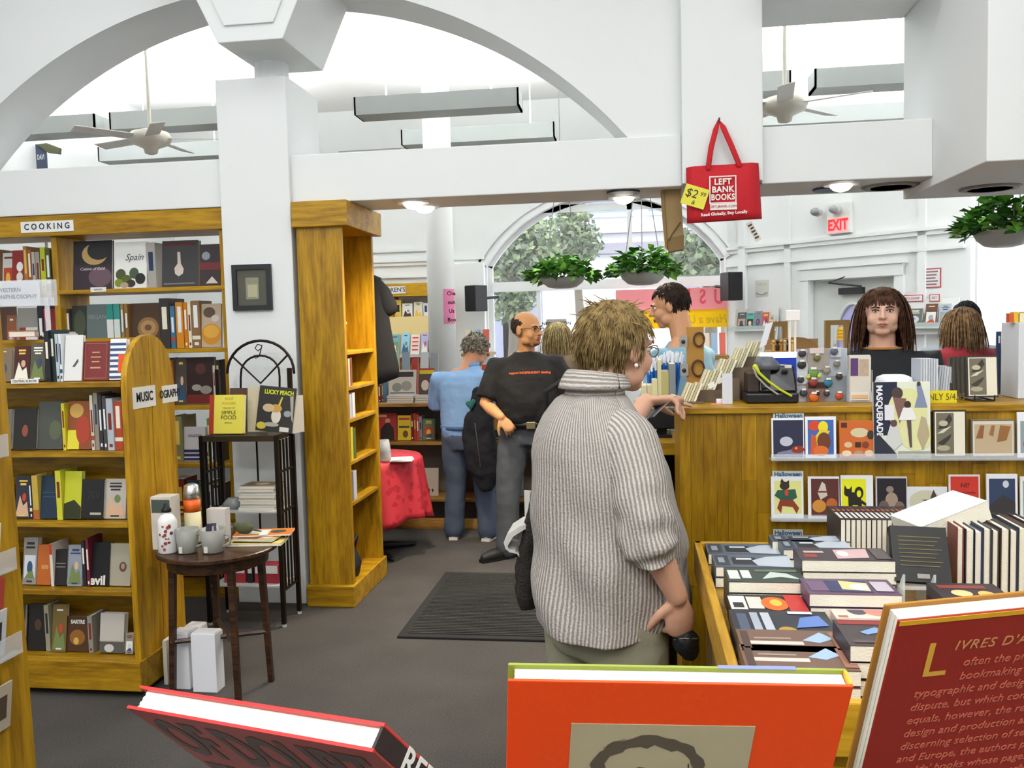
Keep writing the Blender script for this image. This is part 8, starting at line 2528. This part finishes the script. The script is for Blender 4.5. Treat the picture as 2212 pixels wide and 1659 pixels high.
# ---- young man in light blue T-shirt, looking down to the left
root, M, H = figure('young dark haired man in a light blue T-shirt looking down behind the counter end', (.245, 4.68, 0), 1.05, dict(
 shoulder_z=1.475, hip_z=.96, head=(0, .045, 1.57), head_turn=.35, head_nod=-.22, skin='#c9946e', bulk=1.08, voxel=.006, head_s=.97,
 sh_r=(.205, 0, 1.395), el_r=(.25, .05, 1.12), wr_r=(.16, .25, 1.06), hand_r=((-.4, .9, 0), (-.3, 0, -1), 1), sh_l=(-.205, 0, 1.395), el_l=(-.25, .05, 1.12), wr_l=(-.16, .25, 1.06), hand_l=((.4, .9, 0), (.3, 0, -1), -1),
 hi_r=(.09, 0, .92), kn_r=(.1, .02, .5), an_r=(.1, 0, .09), hi_l=(-.09, 0, .92), kn_l=(-.1, .02, .5), an_l=(-.1, 0, .09),
 shirt='#7fa2b4', sleeve=.9, sleeve_r=.08, wrinkle=.02, shirt_loft=[(.88, 0, 0, .19, .13), (1.05, 0, 0, .2, .14), (1.2, 0, 0, .21, .145), (1.33, 0, -.01, .215, .14), (1.42, 0, -.015, .185, .11), (1.47, 0, -.01, .12, .085), (1.495, 0, 0, .08, .07)], trousers='#3f4652', shoes='#2a2624'))
hair(root, H, hair_mat('#1c1512', '#33261f'), .035, 300, .0055, hl=.5, wild=.2, cap=1.07, seed=12, low=-.62)
face_parts(root, H, brow='#241a14')

# ---- clerk behind the counter
root, M, H = figure('young woman clerk with long brown hair and black T-shirt behind the counter', (1.155, 4.35, 0), PI - .26, dict(
 shoulder_z=1.42, hip_z=.92, head=(0, .03, 1.505), head_turn=.02, head_nod=.0, skin='#dcb09a', bulk=1.12, voxel=.0055, arm=1.12, jaw=1.16, head_wide=1.1, head_s=.98,
 sh_r=(.2, 0, 1.365), el_r=(.24, .02, 1.11), wr_r=(.17, .22, 1.1), hand_r=((-.3, .9, -.1), (-.3, 0, -1), 1), sh_l=(-.2, 0, 1.365), el_l=(-.25, .02, 1.12), wr_l=(-.2, .24, 1.1), hand_l=((.3, .9, -.1), (.3, 0, -1), -1),
 hi_r=(.09, 0, .88), kn_r=(.1, .02, .48), an_r=(.1, 0, .09), hi_l=(-.09, 0, .88), kn_l=(-.1, .02, .48), an_l=(-.1, 0, .09),
 shirt='#1f2226', sleeve=.75, sleeve_r=.078, wrinkle=.016, shirt_loft=[(.86, 0, 0, .2, .15), (1.0, 0, .01, .19, .145), (1.14, 0, .03, .2, .16), (1.24, 0, .03, .205, .155), (1.32, 0, .0, .215, .128), (1.38, 0, -.01, .19, .105), (1.415, 0, -.01, .14, .09), (1.435, 0, 0, .1, .08), (1.445, 0, 0, .09, .077)], trousers='#2c2f38', shoes='#2a2624'))
face_parts(root, H, iris='#5a4634', brow='#3a261c', lip='#b0685c')
hair(root, H, hair_mat('#2c1b14', '#5a3a28'), .29, 800, .0045, hl=.42, wild=.07, cap=1.06, seed=17, gravity=.6, fringe=.05, face_y=.34, wide=1.1)
MB().loft([(1.438, 0, .0, .092, .079), (1.449, 0, .002, .09, .078)], 24, M=M).build('neckline', mat('#a8763a', .7), root, smooth=True)
for k_, l in enumerate(('READ', 'YOUR', 'DIARY.')):
 text(l, .036, mat('#8d9296', .7), root, M @ Matrix.Translation((-.02, .196, 1.27 - .037 * k_)) @ Matrix.Rotation(PI, 4, 'Z') @ Matrix.Rotation(PI / 2, 4, 'X'), bold=.0005, name='shirt_lettering')
MB().box(-.075, .19, 1.175, -.073, .196, 1.29, M=M).build('print_rule', mat('#8d9296', .7), root)

# ---- two shoppers at the right
root, M, H = figure('brown haired woman in a maroon sweater seen from behind at the right', (1.86, 5.3, 0), .25, dict(
 shoulder_z=1.395, hip_z=.87, head=(0, .03, 1.4), head_turn=-.25, head_nod=-.1, skin='#c89a80', voxel=.009,
 sh_r=(.2, 0, 1.34), el_r=(.25, .03, 1.04), wr_r=(.17, .2, .98), hand_r=((0, 1, 0), (-1, 0, 0), 1), sh_l=(-.2, 0, 1.34), el_l=(-.25, .03, 1.04), wr_l=(-.17, .2, .98), hand_l=((0, 1, 0), (1, 0, 0), -1),
 hi_r=(.09, 0, .84), kn_r=(.09, .02, .46), an_r=(.09, 0, .09), hi_l=(-.09, 0, .84), kn_l=(-.09, .02, .46), an_l=(-.09, 0, .09),
 shirt='#7e1f2d', sleeve=1.85, sleeve_r=.07, shirt_loft=[(.8, 0, 0, .2, .15), (1.0, 0, 0, .19, .14), (1.18, 0, 0, .2, .14), (1.3, 0, -.01, .21, .12), (1.375, 0, -.01, .17, .095), (1.42, 0, 0, .09, .075)], trousers='#2f3238', shoes='#2a2624'))
hair(root, H, hair_mat('#4a3826', '#8a7050'), .2, 480, .0055, hl=.4, wild=.12, cap=1.1, seed=19, gravity=.5)
face_parts(root, H)
MB().tube([(-.14, .06, 1.33), (-.06, -.1, 1.3), (.05, -.15, 1.1)], .012, 6, M=M, flat=(Vector((0, 1, 0)), .5)).build('bag_strap', mat('#8d5a34', .6), root, smooth=True)
root, M, H = figure('dark haired shopper in a pale blue striped shirt beyond the maroon sweater', (2.03, 5.85, 0), .2, dict(
 shoulder_z=1.40, hip_z=.9, head=(.06, .06, 1.44), head_turn=-.5, head_nod=-.15, skin='#b98a6a', voxel=.009,
 sh_r=(.2, 0, 1.34), el_r=(.24, .03, 1.06), wr_r=(.17, .2, 1.0), hand_r=((0, 1, 0), (-1, 0, 0), 1), sh_l=(-.2, 0, 1.34), el_l=(-.25, .03, 1.06), wr_l=(-.17, .2, 1.0), hand_l=((0, 1, 0), (1, 0, 0), -1),
 hi_r=(.09, 0, .86), kn_r=(.09, .02, .47), an_r=(.09, 0, .09), hi_l=(-.09, 0, .86), kn_l=(-.09, .02, .47), an_l=(-.09, 0, .09),
 shirt='#a9b8c6', sleeve=1.8, sleeve_r=.072, shirt_loft=[(.84, 0, 0, .2, .15), (1.05, 0, 0, .19, .14), (1.2, 0, 0, .2, .14), (1.3, 0, -.01, .2, .12), (1.37, 0, -.01, .16, .09), (1.42, 0, 0, .085, .07)], trousers='#2f3238', shoes='#2a2624'))
hair(root, H, hair_mat('#101014', '#23242c'), .05, 240, .007, hl=.45, wild=.2, cap=1.09, seed=22)
face_parts(root, H)
# ------------------------------------------------------------------ woman in the striped shirt, nearest the camera
def stripe_mat():
 m = bpy.data.materials.new('seersucker_stripe')
 m.use_nodes = True
 N, L = m.node_tree.nodes, m.node_tree.links
 b = N['Principled BSDF']
 b.inputs['Roughness'].default_value = .85
 b.inputs['Specular IOR Level'].default_value = .15
 tc = N.new('ShaderNodeTexCoord')
 sp = N.new('ShaderNodeSeparateXYZ')
 L.new(tc.outputs['UV'], sp.inputs[0])
 nz = N.new('ShaderNodeTexNoise')
 nz.inputs['Scale'].default_value = 60
 L.new(tc.outputs['Object'], nz.inputs['Vector'])
 j = N.new('ShaderNodeMath')
 j.operation = 'MULTIPLY_ADD'
 j.inputs[1].default_value = .35
 L.new(nz.outputs['Fac'], j.inputs[0])
 L.new(sp.outputs['X'], j.inputs[2])
 m1 = N.new('ShaderNodeMath')
 m1.operation = 'MULTIPLY'
 m1.inputs[1].default_value = 2 * PI
 L.new(j.outputs[0], m1.inputs[0])
 sn = N.new('ShaderNodeMath')
 sn.operation = 'SINE'
 L.new(m1.outputs[0], sn.inputs[0])
 rp = N.new('ShaderNodeValToRGB')
 rp.color_ramp.elements[0].position = .38
 rp.color_ramp.elements[0].color = lin('#8a8179')
 rp.color_ramp.elements[1].position = .62
 rp.color_ramp.elements[1].color = lin('#b5b1ac')
 mr = N.new('ShaderNodeMapRange')
 mr.inputs['From Min'].default_value = -1
 L.new(sn.outputs[0], mr.inputs['Value'])
 L.new(mr.outputs[0], rp.inputs[0])
 L.new(rp.outputs[0], b.inputs['Base Color'])
 n2 = N.new('ShaderNodeTexNoise')
 n2.inputs['Scale'].default_value = 170
 L.new(tc.outputs['Object'], n2.inputs['Vector'])
 ad = N.new('ShaderNodeMath')
 ad.operation = 'MULTIPLY_ADD'
 ad.inputs[1].default_value = .25
 L.new(sn.outputs[0], ad.inputs[0])
 L.new(n2.outputs['Fac'], ad.inputs[2])
 bp = N.new('ShaderNodeBump')
 bp.inputs['Strength'].default_value = .55
 bp.inputs['Distance'].default_value = .006
 L.new(ad.outputs[0], bp.inputs['Height'])
 L.new(bp.outputs['Normal'], b.inputs['Normal'])
 return m

STR = stripe_mat()

def striped(name, rings_, stripes, root, along=False, parent=None):
 """Cloth tube from open rings (first column repeated) with striping in UV."""
 n = len(rings_[0])
 mb = MB()
 v, f = [], []
 for r in rings_:
  v += [tuple(p) for p in r] + [tuple(r[0])]
 m_ = n + 1
 for i in range(len(rings_) - 1):
  for k in range(n):
   f.append((i * m_ + k, i * m_ + k + 1, (i + 1) * m_ + k + 1, (i + 1) * m_ + k))
 mb.add(v, f)
 me = mb.mesh(name, STR, True)
 uv = me.uv_layers.new(name='uv')
 for li, lp in enumerate(me.loops):
  i, k = divmod(lp.vertex_index, m_)
  uv.data[li].uv = ((i / (len(rings_) - 1) if along else k / n) * stripes, i / len(rings_))
 o = bpy.data.objects.new(name, me)
 COL.objects.link(o)
 o.parent = parent or root
 o.matrix_parent_inverse = root_matrix(o.parent).inverted()
 s = o.modifiers.new('thickness', 'SOLIDIFY')
 s.thickness = .003
 s.offset = -1
 sb = o.modifiers.new('subdivision', 'SUBSURF')
 sb.levels = 1
 sb.render_levels = 1
 return o

WL, WTH = Vector((-.098, 2.34, 0)), math.radians(-47)
root, M, H = figure('short haired older woman in a striped shirt reaching toward the counter', WL, WTH, dict(
 shoulder_z=1.375, hip_z=.84, head=(.0, .055, 1.415), head_turn=-.06, head_nod=-.12, skin='#c99a80', voxel=.005, bulk=1.0, arm=1.0, head_wide=1.06, head_s=1.03, jaw=1.08,
 sh_r=(.15, -.02, 1.285), el_r=(.232, -.045, 1.075), wr_r=(.26, .02, .92), hand_r=((-.12, .25, -.95), (-.75, .3, 0), -1, {'curl': (.75, .8, .5)}),
 sh_l=(-.15, .02, 1.285), el_l=(-.25, .24, 1.18), wr_l=(-.26, .425, 1.345), hand_l=((.62, .76, .0), (.25, -.2, -.95), 1, {'curls': [(.05, .1, .1), (.55, .7, .4), (.8, .8, .5), (.95, .8, .5)], 'spread': .08}),
 hi_r=(.1, 0, .82), kn_r=(.11, .02, .45), an_r=(.11, 0, .09), hi_l=(-.1, 0, .82), kn_l=(-.11, .02, .45), an_l=(-.11, 0, .09),
 trousers='#8b8873', hip_k=1.0, leg=1.1, shoes='#4a4038', denim=.06))
face_parts(root, H, brow='#6a5638', glasses='#8d8478')
hair(root, H, hair_mat('#5f4d2c', '#947c50'), .05, 1500, .0026, hl=.45, wild=.17, cap=1.1, seed=31, gravity=.22, low=-.6, wide=1.06, face_y=.36, curl=.08)
hair(root, H, hair_mat('#6a5632', '#a08a5c'), .045, 160, .0028, hl=.6, wild=.55, cap=1.09, seed=33, gravity=-.02, low=.35, wide=1.06, face_y=.5, curl=.15, nm='hair_tufts')
MB().ball(H.inverted() @ (H @ Vector((.083, .0, .068))), .0055, 10, 8, M=H).build('pearl_earring', mat('#e8e2dc', .2), root, smooth=True)
rnd = random.Random(2)
NC = 120
secs = [(.806, 0, .02, .205, .185), (.81, 0, .02, .212, .192), (.835, 0, .025, .218, .198), (.88, 0, .03, .22, .203), (.94, 0, .03, .216, .198), (1.0, 0, .03, .218, .192), (1.07, 0, .02, .211, .18), (1.14, 0, .01, .206, .17), (1.21, 0, -.002, .203, .158), (1.26, 0, -.014, .192, .145), (1.305, 0, -.022, .176, .13), (1.345, 0, -.026, .15, .112), (1.375, 0, -.026, .125, .096), (1.4, 0, -.022, .103, .083), (1.412, 0, -.016, .082, .071)]
dense = []
for i in range(len(secs) - 1):
 for q in range(3):
  f_ = q / 3
  dense.append(tuple(a * (1 - f_) + b * f_ for a, b in zip(secs[i], secs[i + 1])))
dense.append(secs[-1])
rings_ = []
for z, cx, cy, rx, ry in dense:
 r = []
 for k in range(NC):
  a = 2 * PI * k / NC
  c, s = math.cos(a), math.sin(a)
  p2 = 2 / 2.25
  x = cx + rx * math.copysign(abs(c) ** p2, c)
  y = cy + ry * math.copysign(abs(s) ** p2, s)
  low = max(0, min(1, (1.25 - z) / .3))
  d = low * (.02 * noise.noise((c * 2.2 + z * 2.0, s * 2.2 - z * 1.5, z * 6.5)) + .007 * math.sin(a * 3 + z * 30)) + .004 * noise.noise((c * 5, s * 5, z * 9))
  zz = z
  if z < .95:
   zz += (.95 - z) / .14 * (.022 * math.sin(a) + .005 * math.sin(a * 3 + .6))
  r.append(M @ Vector((x + c * d, y + s * d, zz)))
 rings_.append(r)
shirt = striped('shirt', rings_, 118, root)
# collar
cr = []
for z, rr, oy in ((1.405, .086, -.014), (1.43, .08, -.01), (1.462, .077, -.004), (1.468, .08, -.004), (1.45, .09, -.008), (1.425, .1, -.014)):
 cr.append([M @ Vector((rr * math.cos(2 * PI * k / 48), oy + rr * .92 * math.sin(2 * PI * k / 48), z + .012 * math.sin(2 * PI * k / 48) * (-1 if z > 1.44 else 0))) for k in range(48)])
striped('collar', cr, 13, root, True)

def sleeve(pts, rad, nm, stripes, bunch):
 P = [Vector(p) for p in pts]
 dn, rd = [], []
 for i in range(len(P) - 1):
  for q in range(5):
   f_ = q / 5
   dn.append(P[i].lerp(P[i + 1], f_))
   rd.append(rad[i] * (1 - f_) + rad[i + 1] * f_)
 dn.append(P[-1])
 rd.append(rad[-1])
 out = []
 prev = None
 for i, p in enumerate(dn):
  t_ = (dn[min(i + 1, len(dn) - 1)] - dn[max(i - 1, 0)]).normalized()
  u = prev - t_ * prev.dot(t_) if prev else t_.cross(Vector((0, 1, 0)))
  u.normalize()
  prev = u
  w = t_.cross(u)
  r = []
  for k in range(44):
   a = 2 * PI * k / 44
   f_ = i / len(dn)
   d = bunch * max(0, f_ - .25) * (noise.noise((math.cos(a) * 1.6, math.sin(a) * 1.6, i * .42)) * 1.3 + .5 * math.sin(i * 1.5 + 2 * math.cos(a)))
   r.append(M @ (p + (u * math.cos(a) + w * math.sin(a)) * (rd[i] + d)))
  out.append(r)
 return striped(nm, out, stripes, root)

sleeve([(.09, -.02, 1.31), (.135, -.02, 1.29), (.178, -.03, 1.22), (.21, -.042, 1.14), (.23, -.045, 1.06), (.236, -.034, 1.012)], [.078, .08, .075, .073, .07, .052], 'sleeve', 40, .018)
sleeve([(-.09, -.0, 1.31), (-.145, .01, 1.3), (-.225, .1, 1.26), (-.265, .2, 1.2), (-.265, .29, 1.2)], [.085, .086, .078, .07, .05], 'sleeve', 44, .012)
# black camera case in her hanging hand
wr = M @ Vector((.26, .02, .92))
cs = thing('camera_case', 'small crumpled black case held in the striped shirt woman hand', 'case', M @ Vector((.18, .15, .7)))
c_ = M @ Vector((.25, .06, .79))
soften(MB().ball(c_, (.036, .036, .036), 14, 10).ball(c_ + Vector((.006, .004, -.016)), (.03, .03, .03)).build('case_body', mat('#141416', .6, bump=.5, scale=60), cs, smooth=True), .006, 2, .014, .03)
MB().tube([c_ + Vector((-.03, -.012, .012)), c_ + Vector((-.008, -.036, .024)), c_ + Vector((.028, -.018, .018))], .0018, 6).build('zip', mat('#77736c', .4, .6), cs, smooth=True)
# cards in her reaching hand
hw = M @ Vector((-.26, .425, 1.345))
for k_ in range(3):
 cdk = thing('gift_card', 'dark postcard held in the reaching hand, %s one' % ORD[k_], 'card', hw, group='postcards in the reaching hand')
 a_, b_2 = at_y(1400 + k_ * 6, 905 - k_ * 2, 2.80 - k_ * .006), at_y(1452 + k_ * 4, 858 - k_ * 2, 2.80 - k_ * .006)
 d_ = (b_2 - a_)
 e_ = Vector((-.012, .05, .0))
 MB().prism([a_, b_2, b_2 + e_, a_ + e_], Vector((.0012, 0, .0014))).build('card_sheet', mat(['#4c4a50', '#8d8a8c', '#b9b6b2'][k_], .4), cdk)
# shoulder bag with newspapers on her far side
bg = thing('mesh_tote', 'black mesh shoulder bag stuffed with newspapers on the woman far side', 'bag', M @ Vector((-.3, -.03, .78)))
bm_ = MB()
BYY = 2.63
prof = [((1120, 1306), (1166, 1310)), ((1112, 1270), (1170, 1270)), ((1118, 1200), (1172, 1200)), ((1132, 1140), (1172, 1140)), ((1146, 1075), (1172, 1075)), ((1156, 1000), (1172, 1000))]
rr_ = []
for (l_, r_) in prof:
 a_, b_2 = at_y(*l_, BYY), at_y(*r_, BYY)
 cx, hx = (a_.x + b_2.x) / 2, (b_2.x - a_.x) / 2
 rr_.append([(cx + hx * math.cos(2 * PI * k / 18), BYY + .07 * math.sin(2 * PI * k / 18), a_.z) for k in range(18)])
bm_.rings(rr_)
soften(bm_.build('bag_body', mat('#26221e', .8, bump=.8, scale=140, var=.5), bg, smooth=True), .01, 2, .02, .05)
MB().tube([at_y(1176, 1010, BYY), at_y(1186, 930, BYY - .02), M @ Vector((-.165, -.05, 1.41)), M @ Vector((-.15, .0, 1.44))], .008, 6, flat=(Vector((0, 1, 0)), .5)).build('strap', mat('#1c1a18', .7), bg, smooth=True)
npz = thing('newspaper', 'folded newspaper curling out of the black mesh bag', 'newspaper', at_y(1110, 1180, BYY - .02))
nl = []
for x_, y_ in ((1148, 1128), (1122, 1138), (1100, 1152), (1088, 1172), (1092, 1186), (1112, 1190), (1130, 1215), (1140, 1260)):
 nl.append(at_y(x_, y_, BYY - .05))
nm_ = MB()
for dy0, dy1, off in ((0, .09, 0.0),):
 a_ = [p + Vector((0, dy0, 0)) for p in nl]
 b_2 = [p + Vector((0, dy1, .01)) for p in nl]
 nm_.strip(a_, b_2, [p + Vector((.012, 0, -.010)) for p in b_2], [p + Vector((.012, 0, -.010)) for p in a_])
nm_.build('folded_pages', mat('#c9c6c0', .8, var=.2, scale=120), npz, smooth=False)
n2_ = thing('newspaper', 'upright white paper edge standing in the black mesh bag', 'newspaper', at_y(1140, 1100, BYY))
MB().prism([at_y(1132, 1060, BYY + .01), at_y(1152, 1062, BYY + .01), at_y(1150, 1180, BYY + .01), at_y(1136, 1200, BYY + .01)], (0, .012, 0)).build('page_stack', mat('#d6d3cc', .8), n2_)
